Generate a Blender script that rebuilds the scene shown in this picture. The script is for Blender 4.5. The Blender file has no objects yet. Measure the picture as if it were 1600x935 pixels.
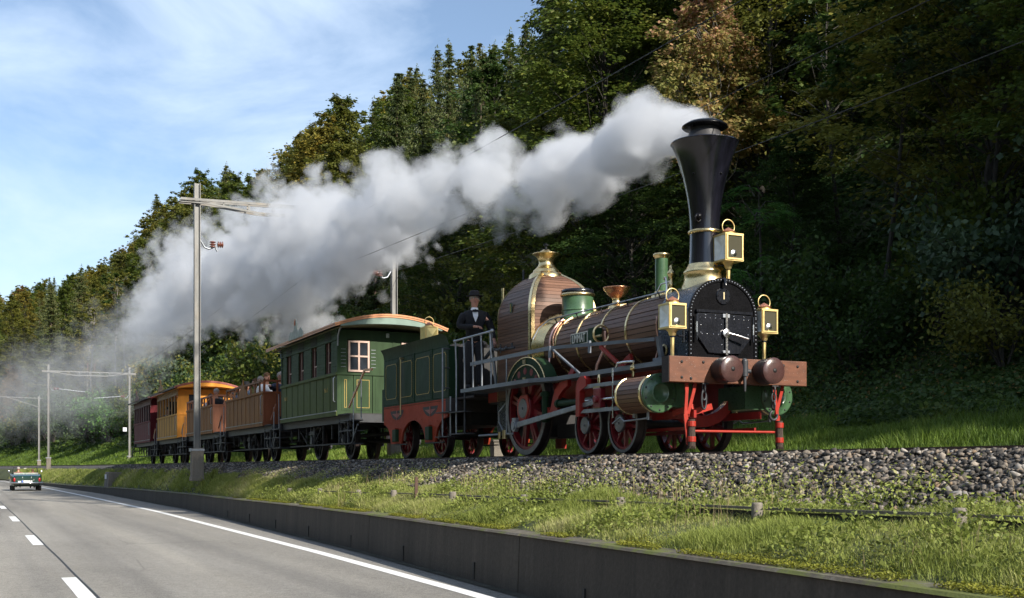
import bpy, math, random
import numpy as np
from math import sin, cos, pi, sqrt, radians, atan2
from mathutils import Vector, Matrix
random.seed(7); rng = np.random.default_rng(7)
scene = bpy.context.scene
COL = scene.collection

# ---------------------------------------------------------------- camera
F = Vector((-.9087, .4175, 0)).normalized()
cam_d = bpy.data.cameras.new('camera'); cam = bpy.data.objects.new('camera', cam_d); COL.objects.link(cam)
scene.camera = cam
cam.location = (12.935, -9.237, -.197)
cam.rotation_euler = F.to_track_quat('-Z', 'Y').to_euler()
cam_d.sensor_width = 36; cam_d.lens = 1850 / 1600 * 36
cam_d.shift_y = .1645
cam_d.clip_start = .2; cam_d.clip_end = 3000

# ---------------------------------------------------------------- light
SUN_EL, SUN_AZ = radians(32), radians(17)          # azimuth from +X towards +Y
sun_dir = Vector((cos(SUN_EL) * cos(SUN_AZ), cos(SUN_EL) * sin(SUN_AZ), sin(SUN_EL)))
sd = bpy.data.lights.new('sun', 'SUN'); so = bpy.data.objects.new('sun', sd); COL.objects.link(so)
sd.energy = 5.0; sd.angle = radians(.5); sd.color = (1, .93, .82)
so.rotation_euler = sun_dir.to_track_quat('Z', 'Y').to_euler(); so.location = (0, 0, 60)
w = bpy.data.worlds.new('World'); scene.world = w; w.use_nodes = True
nt = w.node_tree; nt.nodes.clear()
wo = nt.nodes.new('ShaderNodeOutputWorld'); bg = nt.nodes.new('ShaderNodeBackground')
sky = nt.nodes.new('ShaderNodeTexSky'); sky.sky_type = 'NISHITA'; sky.sun_disc = False
sky.sun_elevation = SUN_EL; sky.sun_rotation = pi / 2 - SUN_AZ
sky.air_density = 1.0; sky.dust_density = .6; sky.ozone_density = 2.2
bg.inputs[1].default_value = .100
tc = nt.nodes.new('ShaderNodeTexCoord'); mp = nt.nodes.new('ShaderNodeMapping')
mp.inputs['Rotation'].default_value = (0, 0, radians(-32)); mp.inputs['Scale'].default_value = (1.1, 3.4, 8.5)
n1 = nt.nodes.new('ShaderNodeTexNoise'); n1.inputs['Scale'].default_value = 1.25; n1.inputs['Detail'].default_value = 7; n1.inputs['Roughness'].default_value = .56
n1.inputs['Distortion'].default_value = .5
cr = nt.nodes.new('ShaderNodeValToRGB'); cr.color_ramp.elements[0].position = .40; cr.color_ramp.elements[1].position = .72
cr.color_ramp.elements[0].color = (.08, .08, .08, 1); cr.color_ramp.elements[1].color = (.84, .84, .84, 1)
mx = nt.nodes.new('ShaderNodeMix'); mx.data_type = 'RGBA'
mx.inputs[7].default_value = (5.6, 6.7, 8.2, 1)
nt.links.new(tc.outputs['Generated'], mp.inputs[0]); nt.links.new(mp.outputs[0], n1.inputs[0])
nt.links.new(n1.outputs[0], cr.inputs[0]); nt.links.new(cr.outputs[0], mx.inputs[0])
nt.links.new(sky.outputs[0], mx.inputs[6]); nt.links.new(mx.outputs[2], bg.inputs[0]); nt.links.new(bg.outputs[0], wo.inputs[0])
scene.view_settings.view_transform = 'Standard'; scene.view_settings.look = 'None'
scene.view_settings.exposure = 0.70; scene.view_settings.gamma = 1
cy = scene.cycles
cy.use_denoising = True; cy.max_bounces = 7; cy.diffuse_bounces = 3; cy.glossy_bounces = 3; cy.transmission_bounces = 4
cy.volume_bounces = 3; cy.transparent_max_bounces = 8; cy.use_adaptive_sampling = True; cy.adaptive_threshold = .02
cy.volume_max_steps = 256
try: cy.denoiser = 'OPENIMAGEDENOISE'
except Exception: pass

# ---------------------------------------------------------------- materials
def new_mat(name):
    m = bpy.data.materials.new(name); m.use_nodes = True; t = m.node_tree; t.nodes.clear()
    o = t.nodes.new('ShaderNodeOutputMaterial')
    return m, t, o
def N(t, typ, **kw):
    n = t.nodes.new(typ)
    for k, v in kw.items():
        if k in n.inputs.keys() if isinstance(k, str) else False: n.inputs[k].default_value = v
        else: setattr(n, k, v)
    return n
def ramp(t, fac, stops):
    r = t.nodes.new('ShaderNodeValToRGB'); e = r.color_ramp.elements
    while len(e) < len(stops): e.new(.5)
    for k, (p, c) in enumerate(stops): e[k].position = p; e[k].color = (*c, 1)
    t.links.new(fac, r.inputs[0]); return r.outputs[0]
def math_n(t, op, a, b=None, c=None, clamp=False):
    n = t.nodes.new('ShaderNodeMath'); n.operation = op; n.use_clamp = clamp
    for k, v in enumerate((a, b, c)):
        if v is None: continue
        if isinstance(v, (int, float)): n.inputs[k].default_value = v
        else: t.links.new(v, n.inputs[k])
    return n.outputs[0]
def noise(t, vec, scale, detail=4, rough=.55, dist=0):
    n = t.nodes.new('ShaderNodeTexNoise'); n.inputs['Scale'].default_value = scale; n.inputs['Detail'].default_value = detail
    n.inputs['Roughness'].default_value = rough; n.inputs['Distortion'].default_value = dist
    if vec is not None: t.links.new(vec, n.inputs[0])
    return n.outputs[0]
def obvec(t, scale=(1, 1, 1), coord='Object'):
    c = t.nodes.new('ShaderNodeTexCoord'); m = t.nodes.new('ShaderNodeMapping'); m.inputs['Scale'].default_value = scale
    t.links.new(c.outputs[coord], m.inputs[0]); return m.outputs[0]
def posvec(t, scale=(1, 1, 1)):
    c = t.nodes.new('ShaderNodeNewGeometry'); m = t.nodes.new('ShaderNodeMapping'); m.inputs['Scale'].default_value = scale
    t.links.new(c.outputs['Position'], m.inputs[0]); return m.outputs[0]
def pbr(t, o, col, rough, metal=0, bump=None, bstr=.3, bdist=.01, spec=None, coat=0):
    p = t.nodes.new('ShaderNodeBsdfPrincipled')
    for name, v in (('Base Color', col), ('Roughness', rough), ('Metallic', metal)):
        if isinstance(v, tuple): p.inputs[name].default_value = (*v, 1)
        elif isinstance(v, (int, float)): p.inputs[name].default_value = v
        else: t.links.new(v, p.inputs[name])
    if spec is not None: p.inputs['Specular IOR Level'].default_value = spec
    if coat: p.inputs['Coat Weight'].default_value = coat; p.inputs['Coat Roughness'].default_value = .15
    if bump is not None:
        b = t.nodes.new('ShaderNodeBump'); b.inputs['Strength'].default_value = bstr; b.inputs['Distance'].default_value = bdist
        t.links.new(bump, b.inputs['Height']); t.links.new(b.outputs[0], p.inputs['Normal'])
    t.links.new(p.outputs[0], o.inputs[0]); return p
def surf(name, col, rough=.5, metal=0, var=.25, scale=6, stretch=(1, 1, 1), bump=.15, bdist=.004, dirt=None, spec=None, coat=0, flakes=None):
    """painted / metal / stone surface: base colour varied by two noises, optional dirt colour, bump"""
    m, t, o = new_mat(name)
    v = obvec(t, stretch); a = noise(t, v, scale, 5); b = noise(t, v, scale * 7, 3)
    lo = tuple(c * (1 - var) for c in col); hi = tuple(min(1, c * (1 + var)) for c in col)
    c = ramp(t, a, [(.3, lo), (.7, hi)])
    if dirt:
        f = math_n(t, 'MULTIPLY', ramp(t, noise(t, v, scale * .6, 6, .65), [(.5, (0, 0, 0)), (.72, (1, 1, 1))]), dirt[1])
        x = N(t, 'ShaderNodeMix', data_type='RGBA'); t.links.new(f, x.inputs[0]); t.links.new(c, x.inputs[6]); x.inputs[7].default_value = (*dirt[0], 1); c = x.outputs[2]
    if flakes:
        f = ramp(t, noise(t, v, flakes[1], 4, .7), [(flakes[2], (0, 0, 0)), (flakes[2] + .02, (1, 1, 1))])
        x = N(t, 'ShaderNodeMix', data_type='RGBA'); t.links.new(f, x.inputs[0]); t.links.new(c, x.inputs[6]); x.inputs[7].default_value = (*flakes[0], 1); c = x.outputs[2]
    r = math_n(t, 'MULTIPLY_ADD', b, .25, rough - .12, True)
    pbr(t, o, c, r, metal, b, bump, bdist, spec, coat); return m

def planks_mat(name, cols, rough=.38):
    m, t, o = new_mat(name)
    oi = t.nodes.new('ShaderNodeObjectInfo')
    v = obvec(t, (2.2, 22, 22)); g = noise(t, v, 2.2, 6, .65, .6)
    v2 = obvec(t, (.9, .9, .9)); h = noise(t, v2, 1.3, 3)
    f = math_n(t, 'ADD', math_n(t, 'MULTIPLY', g, .55), math_n(t, 'ADD', math_n(t, 'MULTIPLY', oi.outputs['Random'], .34), math_n(t, 'MULTIPLY', h, .25)))
    c = ramp(t, f, [(.22, cols[0]), (.52, cols[1]), (.85, cols[2])])
    pbr(t, o, c, math_n(t, 'MULTIPLY_ADD', g, .25, rough), 0, g, .25, .003, .35, .08); return m

M = {}
M['wood'] = planks_mat('mahogany_lagging', [(.045, .021, .012), (.115, .056, .033), (.20, .105, .066)])
M['woodend'] = surf('weathered_beam_end', (.035, .027, .025), .8, var=.4, scale=14, stretch=(1, 1, 6))
M['beam'] = surf('brown_beam_paint', (.122, .043, .020), .48, var=.32, scale=5, stretch=(1, 1, 3), flakes=((.75, .70, .66), 30, .665), bump=.25)
M['buffer'] = surf('brown_buffer_paint', (.060, .028, .025), .3, var=.25, scale=9, flakes=((.5, .45, .42), 40, .735), coat=.4)
M['leather'] = surf('dark_buffer_leather', (.022, .016, .018), .5, var=.4, scale=10)
M['black'] = surf('black_enamel', (.008, .009, .013), .24, var=.3, scale=5, flakes=((.13, .13, .14), 60, .755), bump=.08, coat=.35)
M['blackmatt'] = surf('smokebox_black', (.0045, .0045, .0055), .28, var=.4, scale=7, flakes=((.22, .22, .22), 55, .745), bump=.12, spec=.16)
M['chimneyblack'] = surf('chimney_enamel_painted_sheen', (.006, .006, .010), .20, var=.7, scale=1.6, stretch=(7, 7, .35), bump=.05, coat=.7); M['lampbrass'] = surf('lamp_brass', (.88, .68, .30), .40, .85, var=.08, scale=3, bump=0); M['blueblack'] = surf('blue_black_paint_and_sheen', (.018, .027, .050), .28, var=.25, scale=4, coat=.3, bump=.08)  # blue on smokebox side and streaks on chimney are reflections put into colour
M['greyhood'] = surf('sooty_grey_hood', (.035, .034, .036), .45, var=.35, scale=9)
M['brass'] = surf('polished_brass', (.78, .61, .32), .27, 1, var=.08, scale=2, bump=0)
M['oldbrass'] = surf('dull_brass', (.50, .40, .22), .38, 1, var=.15, scale=4, bump=0)
M['copper'] = surf('copper', (.76, .40, .24), .26, 1, var=.16, scale=6, bump=.15)
M['pipe'] = surf('pink_copper_pipe', (.74, .44, .36), .34, 1, var=.15, scale=7)
M['roofcopper'] = surf('lantern_copper_roof', (.30, .13, .09), .5, .4, var=.3, scale=14)
M['steel'] = surf('grey_steel', (.30, .32, .35), .42, .75, var=.22, scale=9, bump=.2)
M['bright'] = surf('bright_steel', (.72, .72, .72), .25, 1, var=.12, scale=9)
M['greypaint'] = surf('grey_board_edge', (.155, .175, .205), .42, .2, var=.2, scale=4, stretch=(.6, 2, 2), dirt=((.10, .09, .075), .4))
M['green'] = surf('loco_green', (.018, .050, .022), .26, var=.22, scale=3, coat=.4, bump=.06)
M['greenl'] = surf('cylinder_green', (.055, .115, .055), .30, var=.2, scale=5, flakes=((.5, .55, .5), 60, .76), coat=.3)
M['tgreen'] = surf('tender_green', (.012, .034, .015), .55, var=.28, scale=2.5, stretch=(1, 1, .4), spec=.15, bump=.1, dirt=((.03, .04, .02), .35))
M['red'] = surf('frame_red', (.30, .018, .014), .36, var=.25, scale=4, dirt=((.05, .012, .01), .4), coat=.2)
M['wred'] = surf('wheel_crimson', (.20, .014, .020), .34, var=.25, scale=5, dirt=((.03, .01, .01), .45), coat=.2)
M['guard'] = surf('guard_red', (.34, .028, .016), .36, var=.18, scale=6, dirt=((.10, .02, .01), .25))
M['tred'] = surf('tender_frame_red', (.30, .046, .020), .6, spec=.15, var=.2, scale=3, dirt=((.10, .02, .014), .35))
M['dark'] = surf('sooty_iron', (.013, .012, .012), .6, var=.4, scale=8)
M['iron'] = surf('dark_grey_iron', (.035, .037, .042), .5, .1, var=.3, scale=7)
M['rust'] = surf('rail_rust', (.075, .040, .026), .72, var=.35, scale=9)
M['tyre'] = surf('worn_tyre_steel', (.21, .21, .22), .40, .8, var=.25, scale=8)
M['tread'] = surf('dark_tread', (.040, .030, .028), .5, .4, var=.3, scale=8)
M['bristle'] = surf('broom_bristle', (.060, .040, .030), .9, var=.6, scale=30, stretch=(3, 3, .3), bump=.8, bdist=.01)
M['lamptin'] = surf('lamp_tin_painted_sheen', (.80, .84, .80), .4, 0, var=.2, scale=8)  # sky reflection on the lamp sides is put into this pale base colour
M['yellow'] = surf('gold_lining', (.36, .25, .055), .5, var=.15, scale=20)
M['number'] = surf('gold_number', (.60, .50, .28), .45, var=.1); M['cream'] = surf('cream_lettering', (.66, .64, .56), .5, var=.08)
m, t, o = new_mat('lamp_glass')
p = pbr(t, o, (.075, .070, .048), .05, 0, None); p.inputs['Coat Weight'].default_value = 1; M['lampglass'] = m
def timber_paint(name, col, var=.22, rough=.58, dirt=None):
    return surf(name, col, rough, var=var, scale=3, stretch=(2, 2, .5), bump=.15, dirt=dirt, spec=.16)
M['cgreen'] = timber_paint('coach_green', (.028, .053, .022)); M['cgreenlow'] = timber_paint('coach_green_lower', (.058, .080, .018), .2)
M['cgreentrim'] = timber_paint('coach_green_trim', (.022, .042, .024)); M['soffit'] = timber_paint('roof_soffit', (.17, .15, .085))
M['cfascia'] = surf('grey_green_fascia', (.17, .24, .20), .4, var=.12, scale=4)
M['redframe'] = timber_paint('pink_window_frame', (.50, .36, .30)); M['edge'] = surf('copper_roof_edge', (.52, .24, .12), .4, .3, var=.15, scale=5)
M['roof'] = surf('roof_sheet', (.12, .10, .09), .6, var=.3, scale=3)
M['brown'] = timber_paint('brown_coach', (.21, .090, .020), .25, dirt=((.12, .05, .03), .6)); M['browntrim'] = timber_paint('brown_coach_trim', (.17, .085, .045)); M['brownend'] = timber_paint('red_brown_end', (.22, .070, .032))
M['pink'] = timber_paint('tan_coach', (.23, .100, .028), .25); M['pinktrim'] = timber_paint('rosy_trim', (.30, .12, .07)); M['pinkend'] = timber_paint('salmon_end', (.50, .205, .115))
M['orange'] = timber_paint('ochre_coach', (.46, .245, .050), .2); M['orangetrim'] = timber_paint('ochre_trim', (.28, .17, .08)); M['orangeend'] = timber_paint('orange_end', (.66, .27, .045), .1)
M['maroon'] = timber_paint('maroon_coach', (.13, .020, .026), .3); M['maroontrim'] = timber_paint('maroon_trim', (.19, .12, .11)); M['maroonend'] = timber_paint('maroon_end', (.085, .008, .012))
M['roofred'] = surf('red_striped_roof_edge', (.30, .085, .07), .5, var=.2, scale=6)
M['handwood'] = surf('varnished_handrail', (.60, .32, .16), .4, var=.2, scale=6); M['reveal'] = surf('maroon_window_reveal', (.10, .045, .035), .5, var=.2); M['slate'] = surf('crest_grey', (.30, .33, .29), .7, var=.3, scale=12)
M['mast'] = surf('galvanised_mast', (.17, .168, .16), .55, .3, var=.22, scale=4, stretch=(1, 1, .3), dirt=((.22, .17, .11), .5))
M['insul'] = surf('brown_porcelain', (.16, .055, .035), .22, var=.2, coat=.6)
M['wire'] = surf('dark_wire', (.03, .03, .03), .5)
M['cloth'] = surf('black_cloth', (.010, .010, .013), .9, var=.3, scale=30); M['shirt'] = surf('white_shirt', (.72, .73, .76), .8, var=.08)
M['skin'] = surf('skin', (.44, .22, .155), .55, var=.14, scale=12); M['hair'] = surf('grey_hair', (.30, .27, .25), .8, var=.3, scale=40)
M['hairb'] = surf('brown_hair', (.09, .045, .02), .8, var=.3, scale=40); M['navy'] = surf('navy_cloth', (.022, .032, .065), .85, var=.3, scale=20)
M['lblue'] = surf('pale_blue_cloth', (.32, .40, .50), .85, var=.15); M['olive'] = surf('olive_cloth', (.12, .11, .04), .85, var=.3)
M['mouth'] = surf('lip', (.25, .07, .06), .5); M['eye'] = surf('dark_eye', (.02, .015, .012), .3)
M['eyew'] = surf('eye_white', (.6, .58, .55), .4)
def glass_mat(name, col):
    m, t, o = new_mat(name); v = obvec(t); pbr(t, o, ramp(t, noise(t, v, 5, 3), [(.3, tuple(c * .6 for c in col)), (.7, col)]), .05, 0, noise(t, v, 2, 2), .05, .02); return m
M['glass'] = glass_mat('dark_window_glass', (.03, .035, .045))
# concrete: dark weathered face
def concrete(name, c0, c1, c2, moss=0):
    m, t, o = new_mat(name); v = posvec(t); s = math_n(t, 'ADD', math_n(t, 'MULTIPLY', noise(t, posvec(t, (1.2, 1.2, .25)), 1.6, 6, .65), .55), math_n(t, 'MULTIPLY', noise(t, posvec(t, (7, 7, .3)), 1.2, 4, .7), .45)); d = noise(t, v, 26, 5, .7)
    c = ramp(t, math_n(t, 'MULTIPLY_ADD', d, .35, math_n(t, 'MULTIPLY', s, .7)), [(.35, c0), (.55, c1), (.75, c2)])
    if moss:
        f = ramp(t, noise(t, v, 2.2, 6, .65), [(.50, (0, 0, 0)), (.58, (1, 1, 1))])
        x = N(t, 'ShaderNodeMix', data_type='RGBA'); t.links.new(math_n(t, 'MULTIPLY', f, moss), x.inputs[0]); t.links.new(c, x.inputs[6]); x.inputs[7].default_value = (.10, .12, .015, 1); c = x.outputs[2]
    pbr(t, o, c, .88, 0, d, .6, .012); return m
M['wallface'] = concrete('stained_wall_concrete', (.030, .024, .018), (.062, .051, .039), (.110, .092, .072))
M['coping'] = concrete('weathered_coping', (.050, .042, .030), (.095, .082, .060), (.21, .19, .16), .85)
M['concrete'] = concrete('pale_concrete', (.095, .084, .068), (.18, .158, .13), (.27, .24, .20))

# ---------------------------------------------------------------- mesh builder
class MB:
    def __init__(s): s.v = []; s.f = []; s.s = []; s.m = []; s.cm = 0
    def add(s, vs, fs, smooth=False):
        k = len(s.v); s.v += [tuple(p) for p in vs]; s.f += [tuple(i + k for i in f) for f in fs]; s.s += [smooth] * len(fs); s.m += [s.cm] * len(fs); return s
    def box(s, a, b):
        (x0, y0, z0), (x1, y1, z1) = [tuple(map(f, zip(a, b))) for f in (min, max)]
        return s.add([(x0, y0, z0), (x1, y0, z0), (x1, y1, z0), (x0, y1, z0), (x0, y0, z1), (x1, y0, z1), (x1, y1, z1), (x0, y1, z1)],
                     [(3, 2, 1, 0), (4, 5, 6, 7), (0, 1, 5, 4), (1, 2, 6, 5), (2, 3, 7, 6), (3, 0, 4, 7)])
    def hexa(s, p):   # 8 points bottom ring then top ring
        return s.add(p, [(3, 2, 1, 0), (4, 5, 6, 7), (0, 1, 5, 4), (1, 2, 6, 5), (2, 3, 7, 6), (3, 0, 4, 7)])
    def bar(s, p, q, w, h, up=(0, 0, 1)):
        p, q = Vector(p), Vector(q); d = (q - p).normalized(); u = Vector(up); r = d.cross(u).normalized(); u = r.cross(d)
        r *= w / 2; u *= h / 2
        return s.hexa([p - r - u, p + r - u, q + r - u, q - r - u, p - r + u, p + r + u, q + r + u, q - r + u])
    def tube(s, pts, r, n=8, cap=True):
        pts = [Vector(p) for p in pts]; L = len(pts); rs = r if isinstance(r, (list, tuple)) else [r] * L
        d0 = (pts[1] - pts[0]).normalized(); u = d0.orthogonal().normalized(); k = len(s.v); vs = []
        for i, p in enumerate(pts):
            d = (pts[min(i + 1, L - 1)] - pts[max(i - 1, 0)]).normalized(); u = (u - d * u.dot(d)).normalized(); w_ = d.cross(u)
            vs += [p + (u * cos(2 * pi * j / n) + w_ * sin(2 * pi * j / n)) * rs[i] for j in range(n)]
        s.add(vs, [(i * n + j, i * n + (j + 1) % n, (i + 1) * n + (j + 1) % n, (i + 1) * n + j) for i in range(L - 1) for j in range(n)], n > 5)
        if cap: s.add(vs[:n], [tuple(range(n))[::-1]]); s.add(vs[-n:], [tuple(range(n))])
        return s
    def lathe(s, prof, o, n=32, axis='Z', smooth=True, a0=0, a1=2 * pi):
        full = a1 - a0 > 2 * pi - 1e-4; nn = n if full else n + 1; vs = []
        for (r, h) in prof:
            for j in range(nn):
                a = a0 + (a1 - a0) * j / n; c, d = r * cos(a), r * sin(a)
                vs.append({'Z': (o[0] + c, o[1] + d, o[2] + h), 'X': (o[0] + h, o[1] + c, o[2] + d), 'Y': (o[0] + d, o[1] + h, o[2] + c)}[axis])
        m_ = n if full else n
        fs = [(i * nn + j, i * nn + (j + 1) % nn, (i + 1) * nn + (j + 1) % nn, (i + 1) * nn + j) for i in range(len(prof) - 1) for j in range(m_)]
        # split at sharp corners of the profile so that shading stays crisp
        s.add(vs, fs, smooth); return s
    def cyl(s, p, q, r, n=24, r2=None, cap=True):
        return s.tube([p, q], [r, r if r2 is None else r2], n, cap)
    def prism(s, poly, axis, a, b):
        n = len(poly)
        f = {'X': lambda u, v, w_: (w_, u, v), 'Y': lambda u, v, w_: (u, w_, v), 'Z': lambda u, v, w_: (u, v, w_)}[axis]
        vs = [f(u, v, a) for u, v in poly] + [f(u, v, b) for u, v in poly]
        return s.add(vs, [tuple(range(n))[::-1], tuple(range(n, 2 * n))] + [(i, (i + 1) % n, n + (i + 1) % n, n + i) for i in range(n)])
    def ringplate(s, inner, outer, axis, a, b):   # closed band between two outlines of equal length (open or closed strip)
        n = len(inner)
        for i in range(n - 1):
            s.prism([inner[i], outer[i], outer[i + 1], inner[i + 1]], axis, a, b)
        return s
    def sphere(s, c, r, n=12, m_=8, sc=(1, 1, 1)):
        prof = [(max(1e-4, sin(pi * i / m_)), -cos(pi * i / m_)) for i in range(m_ + 1)]; k = len(s.v)
        s.lathe(prof, (0, 0, 0), n)
        for i in range(k, len(s.v)):
            p = s.v[i]; s.v[i] = (c[0] + p[0] * r * sc[0], c[1] + p[1] * r * sc[1], c[2] + p[2] * r * sc[2])
        return s
    def torus(s, c, R, r, axis='Y', n=24, k=8, a0=0, a1=2 * pi, sc=(1, 1)):
        pts = []
        for i in range(n + 1):
            a = a0 + (a1 - a0) * i / n; u, v = R * cos(a) * sc[0], R * sin(a) * sc[1]
            pts.append({'Y': (c[0] + u, c[1], c[2] + v), 'X': (c[0], c[1] + u, c[2] + v), 'Z': (c[0] + u, c[1] + v, c[2])}[axis])
        return s.tube(pts, r, k, abs(a1 - a0) < 2 * pi - .01)
    def use(s, i): s.cm = i; return s
    def xf(s, mat): s.v = [tuple(mat @ Vector(p)) for p in s.v]; return s
    def mesh(s, name, mat, off=(0, 0, 0)):
        me = bpy.data.meshes.new(name)
        me.from_pydata([(p[0] - off[0], p[1] - off[1], p[2] - off[2]) for p in s.v], [], s.f)
        me.polygons.foreach_set('use_smooth', s.s)
        if any(s.m): me.polygons.foreach_set('material_index', s.m)
        for x in (mat if isinstance(mat, (list, tuple)) else [mat]): me.materials.append(M[x] if isinstance(x, str) else x)
        me.update(); return me
def wloc(o):
    p = Vector((0, 0, 0))
    while o: p += o.location; o = o.parent
    return p
def tag(o, label=None, cat=None, group=None, kind=None):
    for k, v in (('label', label), ('category', cat), ('group', group), ('kind', kind)):
        if v: o[k] = v
    return o
def link(name, me, parent=None, loc=(0, 0, 0), rot=None, **kw):
    o = bpy.data.objects.new(name, me); COL.objects.link(o); o.location = loc
    if parent: o.parent = parent
    if rot is not None: o.rotation_euler = rot
    return tag(o, **kw)
def part(mb, name, mat, parent=None, bevel=0, **kw):
    """mesh given in world metres becomes a child of parent"""
    o = link(name, mb.mesh(name, mat, wloc(parent) if parent else (0, 0, 0)), parent, **kw)
    if bevel:
        b = o.modifiers.new('bevel', 'BEVEL'); b.width = bevel; b.segments = 2; b.limit_method = 'ANGLE'; b.angle_limit = radians(40)
    return o
def root(name, loc, label, cat, group=None):
    return link(name, None, None, loc, label=label, cat=cat, group=group)
def B(a, b): return MB().box(a, b)
def copy_tree(o, parent=None):
    c = o.copy(); COL.objects.link(c); c.parent = parent
    for ch in o.children: copy_tree(ch, c)
    return c
def text_mesh(name, body, size, mat, extrude=.003, bold=0, sx=1):
    cu = bpy.data.curves.new(name, 'FONT'); cu.body = body; cu.size = size; cu.extrude = extrude; cu.align_x = 'CENTER'; cu.align_y = 'CENTER'; cu.offset = bold
    o = bpy.data.objects.new(name, cu); COL.objects.link(o); bpy.context.view_layer.update()
    me = bpy.data.meshes.new_from_object(o.evaluated_get(bpy.context.evaluated_depsgraph_get()))
    bpy.data.objects.remove(o); me.materials.clear(); me.materials.append(M[mat]); me.transform(Matrix.Scale(sx, 4, (1, 0, 0))); me.name = name; return me

# ================================================================ terrain
def yt(X):                                   # centre line of the track: straight, then bending left
    X = np.asarray(X, float); d = np.minimum(X + 65, 0); return -(d ** 2) / 900 * np.where(d < -160, 160 * 2 / np.maximum(-d, 1) - (160 / np.maximum(-d, 1)) ** 2, 1)
def I(X, pts): return np.interp(X, [p[0] for p in pts], [p[1] for p in pts])
WY = [(-330, -58), (-200, -21), (-160, -13.0), (-130, -8.6), (-110, -6.0), (-66, -4.15), (-52, -3.65), (-44, -3.42), (-22.7, -3.27), (-12.4, -3.62), (-4, -3.93), (2.2, -4.31), (8, -4.72), (30, -6.3), (60, -9)]
def wy(X): return I(X, WY)
def wh(X): return I(X, [(-120, -1.36), (-60, -1.22), (-43, -1.10), (-37, -1.05), (-17, -.95), (-10, -.895), (8, -.83), (60, -.8)])
def foot(X): return I(X, [(-60, -.35), (-27, -.32), (-14, -.50), (8, -.53)])
def vnoise(x, y, s, seed=0):                  # cheap smooth 2-D noise
    x = np.asarray(x, float) / s; y = np.asarray(y, float) / s; r = 0; a = 1
    for k in range(4):
        f = 1.9 ** k
        r = r + a * np.sin(x * f * 1.3 + 1.7 * k + seed + 1.1 * np.sin(y * f * .9 + seed * 2.1 + k)) * np.cos(y * f * 1.1 + 2.3 * k + seed * .7 + .8 * np.sin(x * f * .7 + k)); a *= .5
    return r
HP = [(2.2, -.12), (2.7, .08), (4, .30), (6, .72), (8, 1.6), (10, 3.0), (14, 6.6), (20, 11.8), (32, 20.5), (45, 27.5), (60, 32), (90, 35), (160, 36), (400, 20)]
HL = [(2.2, -.12), (2.7, .0), (4, .55), (7, 1.9), (10, 3.2), (14, 5.2), (20, 8.5), (32, 16), (45, 24), (60, 30), (90, 35), (160, 36), (400, 20)]
def hz(X, Y):
    X = np.asarray(X, float); v = np.asarray(Y, float) - yt(X)
    a = I(v, HP); b = I(v, HL); f = np.clip((-X - 40) / 40, 0, 1); h = a * (1 - f) + b * f
    k = I(X, [(-420, .85), (-330, .98), (-240, 1.12), (-190, 1.22), (-140, 1.2), (-90, 1.12), (-40, 1.0), (60, 1.1)])
    h = np.where(h > 3, 3 + (h - 3) * k, h)
    return h + vnoise(X, Y, 9) * .55 * np.clip((v - 8) / 10, 0, 1) + vnoise(X, Y, 2.1, 3) * .06 * np.clip((v - 3), 0, 1)
def ground_z(X, Y):
    X = np.asarray(X, float); Y = np.asarray(Y, float); v = Y - yt(X); w0 = wy(X) + .22
    s = np.clip((Y - w0) / np.maximum(-2.5 + yt(X) - w0, .05), 0, 1)
    verge = wh(X) + .01 + (foot(X) - wh(X)) * s ** .9 - .03 * np.clip(1 - s * 6, 0, 1) + vnoise(X, Y, .7, 5) * .018 * np.clip(s * 3, 0, 1)
    bal = foot(X) + (-.07 - foot(X)) * np.clip((v + 2.5) / 1.08, 0, 1)
    balr = -.07 - .05 * np.clip((v - 1.45) / .7, 0, 1)
    z = np.where(v < -2.5, verge, np.where(v < 0, bal, balr))
    return np.where(v > 2.2, hz(X, Y), z)
def sheet(name, Xs, rows, mat, **kw):          # rows: list of (Yfunc(X), zfunc(X,Y))
    V = []
    for x in Xs:
        for fy, fz in rows:
            y = float(fy(x)); V.append((x, y, float(fz(x, y))))
    n = len(rows); Fc = [(i * n + j, (i + 1) * n + j, (i + 1) * n + j + 1, i * n + j + 1) for i in range(len(Xs) - 1) for j in range(n - 1)]
    me = bpy.data.meshes.new(name); me.from_pydata(V, [], Fc); me.polygons.foreach_set('use_smooth', [True] * len(Fc)); me.materials.append(mat)
    return link(name, me, kind='structure', **kw)

# ground materials
def ground_mat(name, stops, scale=.8, fine=14, rough=.95, bump=.8, bd=.04):
    m, t, o = new_mat(name); v = posvec(t); a = noise(t, v, scale, 6, .6); b = noise(t, v, fine, 5, .7)
    c = ramp(t, math_n(t, 'MULTIPLY_ADD', b, .45, math_n(t, 'MULTIPLY', a, .6)), stops)
    pbr(t, o, c, rough, 0, b, bump, bd); return m
Gsoil = ground_mat('verge_soil', [(.36, (.030, .034, .012)), (.55, (.060, .075, .020)), (.72, (.10, .10, .035))])
Gfar = ground_mat('far_grass_soil', [(.36, (.022, .040, .010)), (.55, (.045, .085, .016)), (.72, (.075, .12, .025))], .5, 9)
Ghill = ground_mat('leaf_litter', [(.36, (.012, .018, .007)), (.55, (.034, .042, .014)), (.72, (.075, .062, .022))], .4, 5)
Gbal = ground_mat('ballast_fines', [(.40, (.02, .019, .018)), (.55, (.075, .07, .066)), (.70, (.17, .16, .15))], 5, 22, .95, 1, .05)
m, t, o = new_mat('asphalt'); v = posvec(t); crk = t.nodes.new('ShaderNodeTexVoronoi'); crk.feature = 'DISTANCE_TO_EDGE'; crk.inputs['Scale'].default_value = .55; t.links.new(posvec(t, (.35, 1, 1)), crk.inputs[0])
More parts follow.
